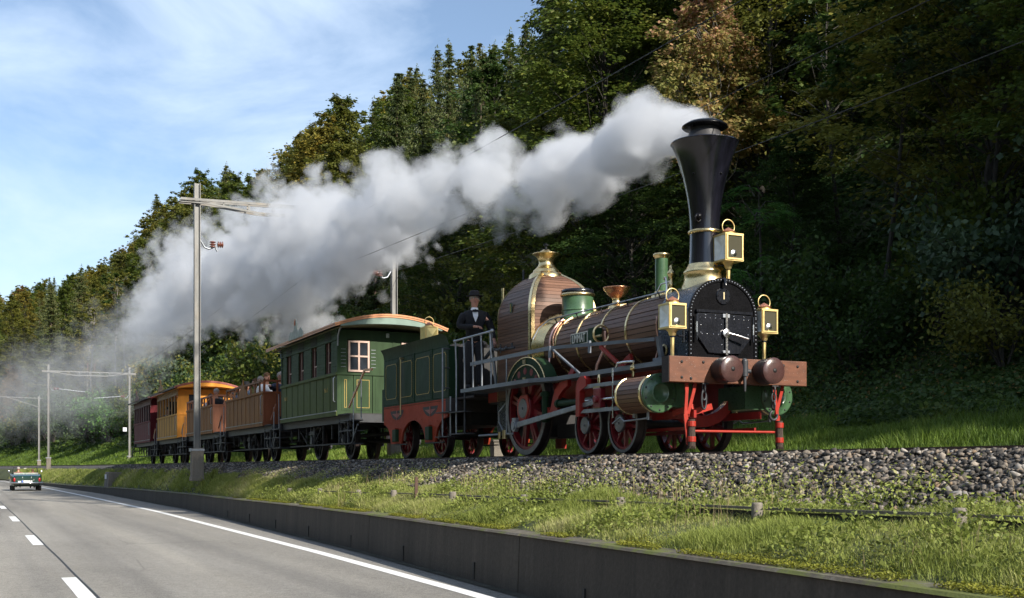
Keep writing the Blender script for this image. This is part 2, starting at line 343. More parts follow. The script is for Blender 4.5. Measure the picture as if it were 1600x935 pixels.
fine = noise(t, v, 75, 3, .8); mid = noise(t, v, 9, 5, .6); big = math_n(t, 'ADD', math_n(t, 'MULTIPLY', noise(t, posvec(t, (.06, .95, 1)), .9, 5, .6), .75), math_n(t, 'MULTIPLY', noise(t, posvec(t, (.5, .6, 1)), .5, 6, .7, 1.2), .25))
vo = t.nodes.new('ShaderNodeTexVoronoi'); vo.inputs['Scale'].default_value = 62; t.links.new(v, vo.inputs[0])
f = math_n(t, 'ADD', math_n(t, 'MULTIPLY', fine, .62), math_n(t, 'ADD', math_n(t, 'MULTIPLY', mid, .14), math_n(t, 'MULTIPLY', big, .36)))
c = ramp(t, f, [(.40, (.088, .082, .072)), (.55, (.212, .200, .178)), (.70, (.37, .35, .312))])
wt = ramp(t, noise(t, posvec(t, (.012, 1.15, 1)), 1.0, 3, .5), [(.36, (.80, .80, .81)), (.5, (1, 1, 1)), (.64, (1.10, 1.09, 1.07))]); xw = N(t, 'ShaderNodeMix', data_type='RGBA', blend_type='MULTIPLY'); xw.inputs[0].default_value = 1; t.links.new(c, xw.inputs[6]); t.links.new(wt, xw.inputs[7]); c = xw.outputs[2]
xk = N(t, 'ShaderNodeMix', data_type='RGBA'); t.links.new(math_n(t, 'MULTIPLY', ramp(t, crk.outputs['Distance'], [(.0, (1, 1, 1)), (.010, (0, 0, 0))]), ramp(t, noise(t, v, .35, 3), [(.5, (0, 0, 0)), (.6, (.30, .30, .30))])), xk.inputs[0]); t.links.new(c, xk.inputs[6]); xk.inputs[7].default_value = (.045, .043, .040, 1); c = xk.outputs[2]
pbr(t, o, c, .86, 0, math_n(t, 'ADD', fine, math_n(t, 'MULTIPLY', vo.outputs[0], .8)), .75, .012); Groad = m
m, t, o = new_mat('road_paint'); v = posvec(t); a = noise(t, v, 40, 5, .75)
pbr(t, o, ramp(t, a, [(.30, (.42, .41, .38)), (.46, (.74, .74, .72))]), .7, 0, a, .4, .006); Gpaint = m
M['tar'] = surf('tar_seam', (.018, .018, .018), .6)

Xn = list(np.arange(14, -40, -.5)); Xall = list(np.arange(64, 14, -4)) + Xn + list(np.arange(-40, -130, -2)) + list(np.arange(-130, -430, -6))
big = MB(); big.add([(-2500, -2500, -1.62), (2500, -2500, -1.62), (2500, 2500, -1.62), (-2500, 2500, -1.62)], [(0, 1, 2, 3)])
part(big, 'ground', Gfar, kind='structure')
Xr = list(np.arange(64, -330, -2.))
sheet('road', Xr, [((lambda x, k=k: wy(x) + .12 - k), (lambda x, y: -1.447)) for k in (0, 1, 3, 5, 7, 9, 13)], Groad)
sheet('verge', Xall, [((lambda x, s=s: wy(x) + .18 + (float(yt(x)) - 2.46 - wy(x) - .18) * s), (lambda x, y: float(ground_z(x, y)))) for s in np.linspace(0, 1, 12)], Gsoil)
balb = sheet('ballast_bed', Xall, [((lambda x, s=s: float(yt(x)) + s), (lambda x, y, s=s: float(ground_z(x, y)) - (.05 if abs(s) > 2.15 else 0))) for s in (-2.62, -2.4, -2.1, -1.8, -1.5, -1.3, 1.45, 1.8, 2.3)], Gbal)
sheet('far_verge', Xall, [((lambda x, s=s: float(yt(x)) + s), (lambda x, y: float(ground_z(x, y)))) for s in (2.15, 2.4, 2.7, 3.2, 4, 5, 6, 7, 8)], Gfar)
sheet('hillside', Xall, [((lambda x, s=s: float(yt(x)) + s), (lambda x, y: float(hz(x, y)))) for s in (8, 8.7, 9.5, 10.5, 12, 13.5, 15, 17, 19, 22, 25, 28, 32, 36, 40, 45, 50, 56, 64, 75, 90, 110, 140, 180, 240, 320, 400)], Ghill)

# ---- road markings
EL = [(-330, -59.5), (-200, -22), (-160, -14), (-130, -9.4), (-111, -6.9), (-90, -5.75), (-66, -4.98), (-42, -4.58), (-21.5, -4.36), (-3.8, -4.56), (2.3, -4.72), (14, -5.3), (30, -6.5)]
def strip(name, fy, x0, x1, w_, dz, mat, step=1.5, **kw):
    xs = np.linspace(x0, x1, max(2, int(abs(x1 - x0) / step) + 1)); V = []
    for x in xs:
        y = float(fy(x)); V += [(x, y - w_ / 2, -1.447 + dz), (x, y + w_ / 2, -1.447 + dz)]
    mb = MB(); mb.add(V, [(2 * i, 2 * i + 1, 2 * i + 3, 2 * i + 2) for i in range(len(xs) - 1)]); return part(mb, name, mat, **kw)
strip('edge_line', lambda x: I(x, EL), 14, -200, .17, .004, Gpaint, kind='structure')
cl = lambda x: I(x, [(-200, -25.6), (-130, -12.9), (-90, -9.2), (-66, -8.55), (-40, -8.30), (-20, -8.22), (0, -8.2), (14, -8.25)])
for k in range(-1, 8): strip('lane_dash', cl, 1.65 - 9.2 * k, 1.65 - 9.2 * k - 3.0, .16, .004, Gpaint, kind='structure')
strip('road_seam', lambda x: cl(x) + .10 + .004 * math.sin(x * 1.1), 12, -60, .022, .006, M['tar'], .4, kind='structure')

# ---- retaining wall
W = root('retaining_wall', (0, -4.1, -1.447), 'low dark stained concrete retaining wall between road and grass verge', 'wall')
js = [14, 8.9, 2.35, -3.6, -9.4, -15.2, -21, -27, -33, -39, -44.5, -52, -60, -70, -80, -95, -110]
def wallseg(x0, x1):
    n = max(1, int(abs(x1 - x0) / 2)); mb = MB(); cp = MB(); xs = np.linspace(x0 - .008, x1 + .008, n + 1)
    for a, b in zip(xs[:-1], xs[1:]):
        ya, yb, ha, hb = wy(a), wy(b), wh(a), wh(b)
        mb.hexa([(b, yb, -1.62), (a, ya, -1.62), (a, ya + .2, -1.62), (b, yb + .2, -1.62), (b, yb + .03, hb - .022), (a, ya + .03, ha - .022), (a, ya + .2, ha - .022), (b, yb + .2, hb - .022)])
        cp.hexa([(b, yb + .012, hb - .020), (a, ya + .012, ha - .020), (a, ya + .26, ha - .020), (b, yb + .26, hb - .020), (b, yb + .04, hb), (a, ya + .04, ha), (a, ya + .26, ha + .01), (b, yb + .26, hb + .01)])
    s = part(mb, 'wall_segment', M['wallface'], W); part(cp, 'coping', M['coping'], s)
for a, b in zip(js[:-1], js[1:]): wallseg(a, b)
for x in (6.9, 3.95, 1.05, -1.75, -4.6, -7.5, -10.4, -13.3, -16.2):
    part(MB().box((x - .022, wy(x) - .004, -1.41), (x + .022, wy(x) + .05, -1.22 - .01 * (x % 2))), 'drain_slot', M['tar'], W)
gt = MB()
for a, b in zip(np.arange(13, -40, -2), np.arange(11, -42, -2)):
    gt.add([(a, wy(a) - .10, -1.440), (b, wy(b) - .10, -1.440), (b, wy(b) + .0, -1.430), (a, wy(a) + .0, -1.430)], [(3, 2, 1, 0)])
part(gt, 'gutter_dirt', ground_mat('gutter_dirt', [(.4, (.02, .022, .012)), (.6, (.06, .055, .04)), (.75, (.12, .11, .09))], 3, 30), kind='structure')
A = root('concrete_abutment', (-45.3, -3.3, -1.4), 'upright concrete block with small white plate at end of wall', 'concrete block')
ab = MB(); ab.prism([(-3.42, -1.6), (-3.30, -.41), (-2.0, -.43), (-2.0, -1.6)], 'X', -46.3, -44.7); part(ab, 'block', M['concrete'], A, .02)
part(B((-45.62, -3.40, -.74), (-45.35, -3.345, -.52)), 'plate', M['shirt'], A)

# ---- track
T = root('railway_track', (0, 0, -.16), 'rusty single railway track on grey ballast under the train', 'railway track')
T['kind'] = 'structure'; del T['category']
for s in (-1, 1):
    mb = MB(); pr = [(-.065, -.16), (.065, -.16), (.065, -.145), (.012, -.125), (.012, -.045), (.034, -.035), (.034, 0), (-.034, 0), (-.034, -.035), (-.012, -.045), (-.012, -.125), (-.065, -.145)]
    xs = list(np.arange(60, -64, -8)) + list(np.arange(-66, -260, -4)); n = len(pr); k = 0
    vs = [(x, float(yt(x)) + s * .7515 + a, b) for x in xs for a, b in pr]
    mb.add(vs, [(i * n + j, i * n + (j + 1) % n, (i + 1) * n + (j + 1) % n, (i + 1) * n + j) for i in range(len(xs) - 1) for j in range(n)])
    part(mb, 'rail', M['rust'], T)
sl = MB().box((-.12, -1.15, -.26), (.12, 1.15, -.145)).mesh('sleeper', 'woodend')
for x in np.arange(13, -56, -.66): link('sleeper', sl, T, (x, 0, .16))

# ---- ballast stones
def ico(sub):
    import bmesh
    bm = bmesh.new(); bmesh.ops.create_icosphere(bm, subdivisions=sub, radius=1); v = np.array([tuple(a.co) for a in bm.verts]); f = np.array([[a.index for a in q.verts] for q in bm.faces]); bm.free(); return v, f
iv, iF = ico(1)
stonev = []
for k in range(10):
    n_ = rng.normal(size=(8, 3)); n_ /= np.linalg.norm(n_, axis=1)[:, None]; v = iv.copy()
    for q in n_:                                   # chop with random planes: angular crushed stone
        d = v @ q; c_ = rng.uniform(.35, .7); v = np.where((d > c_)[:, None], v - (d - c_)[:, None] * q, v)
    stonev.append(v * rng.uniform(.8, 1.15, 3) * (1, .9, .75))
def numpy_mesh(name, V, Fc, mat, tint=None, smooth=False):
    me = bpy.data.meshes.new(name); k = Fc.shape[1]
    me.vertices.add(len(V)); me.vertices.foreach_set('co', V.astype(np.float32).ravel())
    me.loops.add(Fc.size); me.loops.foreach_set('vertex_index', Fc.astype(np.int32).ravel())
    me.polygons.add(len(Fc)); me.polygons.foreach_set('loop_start', np.arange(0, Fc.size, k, dtype=np.int32))
    if smooth: me.polygons.foreach_set('use_smooth', np.ones(len(Fc), bool))
    if tint is not None:
        a = me.attributes.new('tint', 'FLOAT', 'FACE'); a.data.foreach_set('value', tint.astype(np.float32))
    me.update(calc_edges=True); me.materials.append(mat); return me
def rotm(n):
    q = rng.normal(size=(n, 4)); q /= np.linalg.norm(q, axis=1)[:, None]; a, b, c, d = q.T
    return np.stack([np.stack([1 - 2 * (c * c + d * d), 2 * (b * c - a * d), 2 * (b * d + a * c)], 1), np.stack([2 * (b * c + a * d), 1 - 2 * (b * b + d * d), 2 * (c * d - a * b)], 1), np.stack([2 * (b * d - a * c), 2 * (c * d + a * b), 1 - 2 * (b * b + c * c)], 1)], 1)
m, t, o = new_mat('crushed_stone'); at = t.nodes.new('ShaderNodeAttribute'); at.attribute_name = 'tint'; oi = t.nodes.new('ShaderNodeObjectInfo')
f = math_n(t, 'FRACT', math_n(t, 'ADD', at.outputs['Fac'], oi.outputs['Random'])); nn = noise(t, posvec(t), 60, 4, .7)
c = ramp(t, f, [(0, (.016, .015, .015)), (.25, (.050, .044, .038)), (.5, (.115, .098, .080)), (.72, (.21, .180, .148)), (.80, (.23, .155, .09)), (.88, (.36, .335, .30)), (1, (.07, .052, .04))])
x = N(t, 'ShaderNodeMix', data_type='RGBA', blend_type='MULTIPLY'); x.inputs[0].default_value = .8; t.links.new(c, x.inputs[6]); t.links.new(ramp(t, nn, [(.3, (.55, .55, .55)), (.65, (1.15, 1.15, 1.15))]), x.inputs[7])
pbr(t, o, x.outputs[2], .85, 0, nn, .4, .008); Gstone = m
def stone_pos(n, x0, x1):
    X = rng.uniform(x0, x1, n); s = rng.uniform(0, 1, n); v = -2.62 + 1.38 * s ** .9; Z = ground_z(X, v + yt(X))
    return X, v + yt(X), Z
def stones(n, x0, x1, smin, smax):
    X, Y, Z = stone_pos(n, x0, x1); sz = rng.uniform(smin, smax, n) * rng.choice([.7, 1, 1, 1.25], n); R = rotm(n); sh = np.array(stonev)[rng.integers(0, 10, n)]
    V = np.einsum('nij,nkj->nki', R, sh) * sz[:, None, None] * (1.15, 1.15, .85) + np.stack([X, Y, Z + sz * .25], 1)[:, None, :]
    Fc = (iF[None] + (np.arange(n) * len(iv))[:, None, None]).reshape(-1, 3)
    return V.reshape(-1, 3), Fc, np.repeat(rng.uniform(0, 1, n), len(iF))
Vs = []; Fs = []; Ts = []; k = 0
for a in ((12500, -6, 11.5, .024, .046), (10500, -22, -6, .023, .044), (6000, -58, -22, .033, .055)):
    V, Fc, Tt = stones(*a); Vs.append(V); Fs.append(Fc + k); Ts.append(Tt); k += len(V)
link('ballast', numpy_mesh('ballast', np.vstack(Vs), np.vstack(Fs), Gstone, np.concatenate(Ts)), balb, kind='stuff')
sm = [numpy_mesh('ballast_stone', v, iF, Gstone, np.full(len(iF), .0)) for v in stonev]
X, Y, Z = stone_pos(300, -1, 7.2)
for k in range(300):
    s = rng.uniform(.034, .054); q = link('ballast_stone', sm[k % 10], balb, (X[k], Y[k], Z[k] + s * .5), tuple(rng.uniform(0, 6, 3))); q.scale = (s * 1.2, s * 1.1, s * .9)

# ================================================================ leaves, grass
def leafmat(name, stops, transl=.35, objv=.25):
    m, t, o = new_mat(name); at = t.nodes.new('ShaderNodeAttribute'); at.attribute_name = 'tint'; oi = t.nodes.new('ShaderNodeObjectInfo')
    n_ = noise(t, posvec(t), .55, 3, .6)
    f = math_n(t, 'ADD', math_n(t, 'MULTIPLY', at.outputs['Fac'], .45), math_n(t, 'ADD', math_n(t, 'MULTIPLY', math_n(t, 'SUBTRACT', n_, .5), 1.1), math_n(t, 'MULTIPLY_ADD', oi.outputs['Random'], objv, .28 - objv / 2)))
    c = ramp(t, f, stops)
    d = t.nodes.new('ShaderNodeBsdfPrincipled'); d.inputs['Roughness'].default_value = .55; d.inputs['Specular IOR Level'].default_value = .25; tr = t.nodes.new('ShaderNodeBsdfTranslucent'); mx = t.nodes.new('ShaderNodeMixShader'); mx.inputs[0].default_value = transl
    t.links.new(c, d.inputs['Base Color']); t.links.new(c, tr.inputs[0]); t.links.new(d.outputs[0], mx.inputs[1]); t.links.new(tr.outputs[0], mx.inputs[2]); t.links.new(mx.outputs[0], o.inputs[0]); return m
L_ = {
 'grass': leafmat('grass_blade', [(0, (.11, .115, .035)), (.3, (.20, .245, .05)), (.55, (.31, .35, .085)), (.75, (.41, .40, .17)), (1, (.48, .40, .25))], .35),
 'fargrass': leafmat('far_grass_blade', [(0, (.065, .10, .02)), (.4, (.11, .18, .025)), (.75, (.18, .25, .045)), (1, (.27, .27, .08))], .4),
 'straw': leafmat('dry_stalk', [(0, (.15, .12, .06)), (.5, (.28, .22, .12)), (1, (.36, .30, .19))], .2),
 'moss': leafmat('moss', [(0, (.09, .10, .012)), (.5, (.17, .18, .02)), (1, (.26, .24, .03))], .15),
 'spruce': leafmat('spruce_needles', [(0, (.032, .052, .018)), (.35, (.075, .105, .032)), (.7, (.13, .145, .046)), (1, (.20, .15, .06))], .3),
 'green': leafmat('green_leaves', [(0, (.030, .055, .012)), (.4, (.070, .105, .018)), (.75, (.12, .15, .024)), (1, (.19, .17, .03))], .4),
 'dark': leafmat('dark_green_leaves', [(0, (.022, .046, .013)), (.45, (.044, .084, .019)), (.8, (.080, .122, .024)), (1, (.14, .145, .025))], .4),
 'olive': leafmat('olive_leaves', [(0, (.055, .068, .016)), (.4, (.12, .135, .026)), (.75, (.20, .195, .035)), (1, (.27, .22, .04))], .4),
 'gold': leafmat('gold_autumn_leaves', [(0, (.075, .085, .022)), (.4, (.17, .165, .032)), (.7, (.27, .22, .040)), (1, (.34, .23, .045))], .4),
 'rust': leafmat('russet_autumn_leaves', [(0, (.075, .060, .022)), (.4, (.17, .12, .035)), (.7, (.26, .15, .040)), (1, (.31, .17, .055))], .35),
 'pale': leafmat('bluish_shrub_leaves', [(0, (.025, .045, .022)), (.45, (.050, .085, .040)), (.8, (.085, .125, .058)), (1, (.12, .14, .06))], .3),
 'bright': leafmat('fresh_green_leaves', [(0, (.05, .12, .03)), (.45, (.09, .21, .045)), (.8, (.15, .28, .06)), (1, (.25, .31, .07))], .4),
 'yellow': leafmat('yellow_leaves', [(0, (.12, .11, .02)), (.5, (.26, .22, .03)), (1, (.38, .28, .04))], .4),
}
m = L_['red'] = leafmat('pink_and_yellow_autumn_leaves', [(0, (.15, .19, .05)), (.45, (.30, .29, .09)), (.8, (.42, .27, .11)), (1, (.46, .25, .13))], .4)
t = m.node_tree; rp = [n for n in t.nodes if n.type == 'VALTORGB'][0]; mixr = t.nodes.new('ShaderNodeMix'); mixr.data_type = 'RGBA'
oc = t.nodes.new('ShaderNodeTexCoord'); sx = t.nodes.new('ShaderNodeSeparateXYZ'); t.links.new(oc.outputs['Object'], sx.inputs[0])
at = [n for n in t.nodes if n.type == 'ATTRIBUTE'][0]
t.links.new(math_n(t, 'ADD', math_n(t, 'MULTIPLY_ADD', sx.outputs[2], .26, -1.85), math_n(t, 'MULTIPLY_ADD', at.outputs['Fac'], 1.0, -.7), None, True), mixr.inputs[0])
outs = [l.to_socket for l in rp.outputs[0].links]; t.links.new(rp.outputs[0], mixr.inputs[6]); mixr.inputs[7].default_value = (.58, .30, .25, 1)
for s_ in outs: t.links.new(mixr.outputs[2], s_)
M['bark'] = surf('grey_bark', (.045, .040, .033), .9, var=.45, scale=3, stretch=(3, 3, .6), bump=.8, bdist=.03)
M['palebark'] = surf('pale_bark', (.19, .175, .15), .9, var=.35, scale=3, stretch=(3, 3, .8), bump=.5, bdist=.02)
M['sprucebark'] = surf('brown_bark', (.085, .060, .045), .9, var=.45, scale=3, stretch=(3, 3, .6), bump=.8, bdist=.03)

def unit(v): return v / np.maximum(np.linalg.norm(v, axis=-1, keepdims=True), 1e-6)
def leaves(C, A, Nn, ln, wd):                     # centres, long axes, normals, sizes -> rhombus leaves folded along the midrib
    A = unit(A); Bx = unit(np.cross(Nn, A)); n = len(C); ln = np.broadcast_to(ln, n)[:, None]; wd = np.broadcast_to(wd, n)[:, None]
    V = np.stack([C - A * ln * .5, C + Bx * wd * .5 + A * ln * .05, C + A * ln * .5, C - Bx * wd * .5 + A * ln * .05], 1).reshape(-1, 3)
    return V, np.arange(4 * n).reshape(-1, 4)
def broad(seed, H, Wd, base, ncl, nlf, size, flat=.5, top=.62, droop=.2, openness=.35, trunk_r=.22, bark='bark', lean=0):
    """a tapered trunk with limbs, each limb ending in flattened sprays of leaves; returns (trunk mesh, crown mesh)"""
    r = np.random.default_rng(seed); mb = MB(); P = []
    tr = [Vector((lean * (z / H) ** 2 * H * .2 + .25 * sin(z * .4 + seed), .25 * cos(z * .33 + seed * 2), z)) for z in np.linspace(-.8, H * .93, 9)]
    mb.tube(tr, [trunk_r * (1 - .88 * i / 8) for i in range(9)], 7)
    Cs, As, Ns, S = [], [], [], []
    for k in range(ncl):
        tt = base + (1 - base) * ((k + r.uniform(0, 1)) / ncl); u = (tt - base) / (1 - base)
        prof = (np.sin(pi * min(1, (u * .86 + .14)) ** top)) ** .75
        ang = k * 2.399 + r.uniform(-.5, .5); rr = Wd * prof * r.uniform(openness, 1.0)
        z = H * tt; c = np.array([cos(ang) * rr, sin(ang) * rr, z - droop * rr + r.uniform(-.3, .3)])
        cr_ = Wd * r.uniform(.20, .36) * (.55 + .45 * prof)
        z0 = max(H * base * .5, z - rr * .55 - .5); j = min(8, max(0, int((z0 + .8) / (H * .93 + .8) * 8))); st = tr[j]
        mid = Vector((c[0] * .5, c[1] * .5, (st.z + c[2]) / 2 + rr * .10)) + st * 0
        mb.tube([st, mid + Vector((st.x * .4 + r.normal() * .25, st.y * .4 + r.normal() * .25, r.normal() * .2)), Vector(c)], [trunk_r * .22 * (.4 + prof * .6), trunk_r * .11, .010], 4, False)
        n = int(nlf * r.uniform(.6, 1.4)); sub = max(3, n // 40)
        sc = r.normal(size=(sub, 3)) * .52 * cr_ * (1, 1, flat); pick = r.integers(0, sub, n)
        q = sc[pick] + r.normal(size=(n, 3)) * .20 * cr_ * (1, 1, flat * .8)
        Cs.append(c + q); out = unit(q + c * (1, 1, 0) * .25 + r.normal(size=(n, 3)) * .3)
        As.append(out * (1, 1, .3) + (0, 0, -.25)); Ns.append(r.normal(size=(n, 3)) * .55 + (0, 0, 1) + out * .4); S.append(size * r.uniform(.6, 1.3, n))
    Cc = np.vstack(Cs); V, Fc = leaves(Cc, np.vstack(As), np.vstack(Ns), np.concatenate(S), np.concatenate(S) * .68)
    crown = numpy_mesh('crown', V, Fc, L_['green'], r.uniform(0, 1, len(Fc)))
    return mb.mesh('trunk', bark), crown
def spruce(seed, H, Wd, base=.10, nwh=44, dens=1.0, size=.34, sparse=0, bark='sprucebark'):
    r = np.random.default_rng(seed); mb = MB(); mb.tube([(0, 0, -.8), (.05, 0, H * .5), (0, 0, H)], [.24, .14, .015], 7)
    Cs, As, Ns, S = [], [], [], []
    for k in range(nwh):
        u = k / (nwh - 1); z = H * (base + (1 - base) * u ** .92); Lm = Wd * ((1 - u) ** .78) * 1.0 + .22
        nb = r.integers(6, 9) if not sparse else r.integers(3, 6)
        for b in range(nb):
            a = r.uniform(0, 2 * pi); Lb = Lm * r.uniform(.55, 1.15); d = np.array([cos(a), sin(a), 0.]); dr = r.uniform(.18, .42)
            ts = np.linspace(.08, 1, max(3, int(Lb / size * 2.6 * dens))); ts = ts + r.normal(size=len(ts)) * .02
            P = d * (ts[:, None] * Lb) + np.stack([ts * 0, ts * 0, -dr * Lb * ts + .30 * Lb * ts ** 2.2], 1) + (0, 0, z)
            if k % 3 == 0: mb.tube([(0, 0, z), tuple(P[len(P) // 2]), tuple(P[-1])], [.035, .02, .006], 3, False)
            side = np.array([-d[1], d[0], 0])
            for s in (-1, 1, 0):                      # side twigs left / right and hanging curtains
                m_ = len(ts); wdt = size * (1.15 - .6 * ts) * r.uniform(.7, 1.3, m_)
                dirv = side * s * .9 + d * .55 + np.array([0, 0, -.35 if s else -1.1]) + r.normal(size=(m_, 3)) * .22
                Cs.append(P + unit(dirv) * (wdt * .5)[:, None] + r.normal(size=(m_, 3)) * .04); As.append(dirv)
                Ns.append(np.tile((0, 0, 1.), (m_, 1)) * (.9 if s else .2) + (0 if s else 1) * side + r.normal(size=(m_, 3)) * .35); S.append(wdt)
    Cs.append(r.normal(size=(26, 3)) * (.10, .10, .45) + (0, 0, H - .5)); As.append(r.normal(size=(26, 3)) + (0, 0, .5)); Ns.append(r.normal(size=(26, 3))); S.append(np.full(26, .28))
    Cc = np.vstack(Cs); S = np.concatenate(S); V, Fc = leaves(Cc, np.vstack(As), np.vstack(Ns), S * 1.25, S * .42)
    return mb.mesh('trunk', bark), numpy_mesh('crown', V, Fc, L_['spruce'], r.uniform(0, 1, len(Fc)))
def shrub(seed, H, Wd, n, size, flat=.8):
    r = np.random.default_rng(seed); mb = MB(); Cs, Ax = [], []
    for k in range(14):
        a = r.uniform(0, 2 * pi); l = Wd * r.uniform(.3, .95); tip = Vector((cos(a) * l, sin(a) * l, H * r.uniform(.45, 1)))
        mb.tube([(0, 0, -.2), (tip.x * .3, tip.y * .3, tip.z * .6), tip], [.03, .018, .006], 4, False)
        for q in range(3):
            t_ = r.uniform(.45, 1.05); c = np.array([tip.x * t_, tip.y * t_, tip.z * t_ ** .7]); m_ = n // 42
            Cs.append(c + r.normal(size=(m_, 3)) * Wd * .17 * (1, 1, flat)); Ax.append(r.normal(size=(m_, 3)) + (0, 0, -.2))
    Cc = np.vstack(Cs); nn_ = len(Cc); s = size * r.uniform(.6, 1.35, nn_)
    V, Fc = leaves(Cc, np.vstack(Ax), r.normal(size=(nn_, 3)) * .7 + (0, 0, .9), s, s * .7)
    return mb.mesh('stem', 'bark'), numpy_mesh('foliage', V, Fc, L_['dark'], r.uniform(0, 1, nn_))
def frondtree(seed, H, Wd, nf, size):
    """young tree with arching feather-like compound leaves"""
    r = np.random.default_rng(seed); mb = MB(); mb.tube([(0, 0, -.4), (.15, .1, H * .5), (.1, .0, H)], [.07, .045, .01], 6); Cs, Ax, Nn, S = [], [], [], []
    for b in range(nf // 6):
        z = H * r.uniform(.25, 1); a = r.uniform(0, 2 * pi); bl = Wd * (1.05 - .75 * z / H) * r.uniform(.5, 1.1); tip = np.array([cos(a) * bl, sin(a) * bl, z + bl * .35])
        mb.tube([(0, 0, z - .2), tuple(tip * (.5, .5, 1)), tuple(tip)], [.02, .012, .005], 4, False)
        for f_ in range(6):
            o_ = np.array([0, 0, z]) + (tip - (0, 0, z)) * r.uniform(.35, 1); fa = a + r.normal() * .9; d = np.array([cos(fa), sin(fa), r.uniform(-.1, .35)]); L = r.uniform(.40, .75) * size * 7
            ts = np.linspace(.1, 1, 13); P = o_ + d * (ts * L)[:, None] + np.stack([ts * 0, ts * 0, -.55 * L * ts ** 2], 1); sd_ = np.array([-sin(fa), cos(fa), 0])
            for s in (-1, 1):
                Cs.append(P + sd_ * s * size * .5); Ax.append(np.tile(sd_ * s + d * .35 + (0, 0, -.25), (13, 1)) + r.normal(size=(13, 3)) * .1); Nn.append(np.tile((0, 0, 1.), (13, 1)) + r.normal(size=(13, 3)) * .25); S.append(size * (1.1 - .5 * ts))
    Cc = np.vstack(Cs); S = np.concatenate(S); V, Fc = leaves(Cc, np.vstack(Ax), np.vstack(Nn), S, S * .38)
    return mb.mesh('trunk', 'bark'), numpy_mesh('crown', V, Fc, L_['bright'], r.uniform(0, 1, len(Fc)))

def grass_mesh(name, X, Y, Z, h, wd, mat, lean=.5, tint=None):
    n = len(X); a = rng.uniform(0, 2 * pi, n); d = np.stack([np.cos(a), np.sin(a), a * 0], 1); s_ = np.stack([-np.sin(a), np.cos(a), a * 0], 1)
    P = np.stack([X, Y, Z - .01], 1); l = (rng.uniform(.1, 1, n) * lean * h)[:, None]; h_ = np.stack([a * 0, a * 0, h], 1); w_ = (wd * rng.uniform(.6, 1.4, n))[:, None]
    m1 = P + h_ * .55 + d * l * .35; tp = P + h_ * rng.uniform(.8, 1, n)[:, None] + d * l
    V = np.stack([P - s_ * w_ * .5, P + s_ * w_ * .5, m1 + s_ * w_ * .42, m1 - s_ * w_ * .42, tp + s_ * w_ * .06, tp - s_ * w_ * .06], 1).reshape(-1, 3)
    k = np.arange(n)[:, None] * 6; Fc = np.concatenate([k + (0, 1, 2, 3), k + (3, 2, 4, 5)], 1).reshape(-1, 4)
    if tint is None: tint = rng.uniform(0, 1, n)
    return numpy_mesh(name, V, Fc, mat, np.repeat(tint, 2))
def scatter_verge(n, x0, x1, spread=0):
    X = rng.uniform(x0, x1, n); w0 = wy(X) + .20; s = rng.uniform(0, 1.12, n); Y = w0 + (-2.5 + yt(X) - w0) * s
    return X, Y, ground_z(X, Y), s
def verge_grass(n, x0, x1, hm, wd):
    X, Y, Z, s = scatter_verge(n, x0, x1); c = np.clip(.62 + vnoise(X, Y, .55, 2) * .42, .12, 1.2); edge = np.clip(s * 9 + .1, .12, 1) * np.clip((1.14 - s) * 3.2, .25, 1)
    keep = rng.uniform(0, 1, n) < np.clip(edge * (.45 + c * .6), .1, 1); X, Y, Z, c, edge = X[keep], Y[keep], Z[keep], c[keep], edge[keep]
    return grass_mesh('grass', X, Y, Z, hm * rng.uniform(.35, 1.2, len(X)) * c * edge ** .5, wd, L_['grass'], 1.15, np.clip(rng.beta(1.6, 2.2, len(X)) + vnoise(X, Y, 1.3, 9) * .16, 0, 1))
link('verge_grass', verge_grass(190000, -5, 11, .135, .0046), kind='stuff')
link('verge_grass', verge_grass(95000, -22, -5, .17, .0085), kind='stuff')
link('verge_grass', verge_grass(42000, -110, -22, .24, .022), kind='stuff')
# dry stalks and moss
X, Y, Z, s = scatter_verge(2600, -24, 10.5); k = vnoise(X, Y, 1.1, 4) + s > .75
link('dry_stalks', grass_mesh('stalk', X[k], Y[k], Z[k], rng.uniform(.15, .38, k.sum()), .004, L_['straw'], .5), kind='stuff')
n = 90000; X = rng.uniform(-16, 11, n); Y = wy(X) + .10 + np.abs(rng.normal(size=n)) * .17; k = vnoise(X, Y * .5, .6, 8) > -.15; X, Y = X[k], Y[k]; Z = np.maximum(ground_z(X, Y), wh(X)) + rng.uniform(0, .035, len(X))
V, Fc = leaves(np.stack([X, Y, Z], 1), rng.normal(size=(len(X), 3)) * (1, 1, .4), rng.normal(size=(len(X), 3)) * .5 + (0, 0, 1), rng.uniform(.010, .022, len(X)), .011)
link('moss', numpy_mesh('moss', V, Fc, L_['moss'], rng.uniform(0, 1, len(Fc))), kind='stuff')
n = 16000; cx = rng.uniform(-14, 10, 90); q = rng.integers(0, 90, n); X = cx[q] + rng.normal(size=n) * .13; s = np.clip(rng.uniform(.15, .95, 90)[q] + rng.normal(size=n) * .08, .05, 1); Y = wy(X) + .2 + (-2.5 - wy(X) - .2) * s
V, Fc = leaves(np.stack([X, Y, ground_z(X, Y) + rng.uniform(.02, .16, n)], 1), rng.normal(size=(n, 3)), rng.normal(size=(n, 3)) * .5 + (0, 0, 1), rng.uniform(.02, .055, n), rng.uniform(.014, .035, n))
link('verge_weeds', numpy_mesh('weeds', V, Fc, L_['grass'], rng.uniform(0, .6, len(Fc))), kind='stuff')
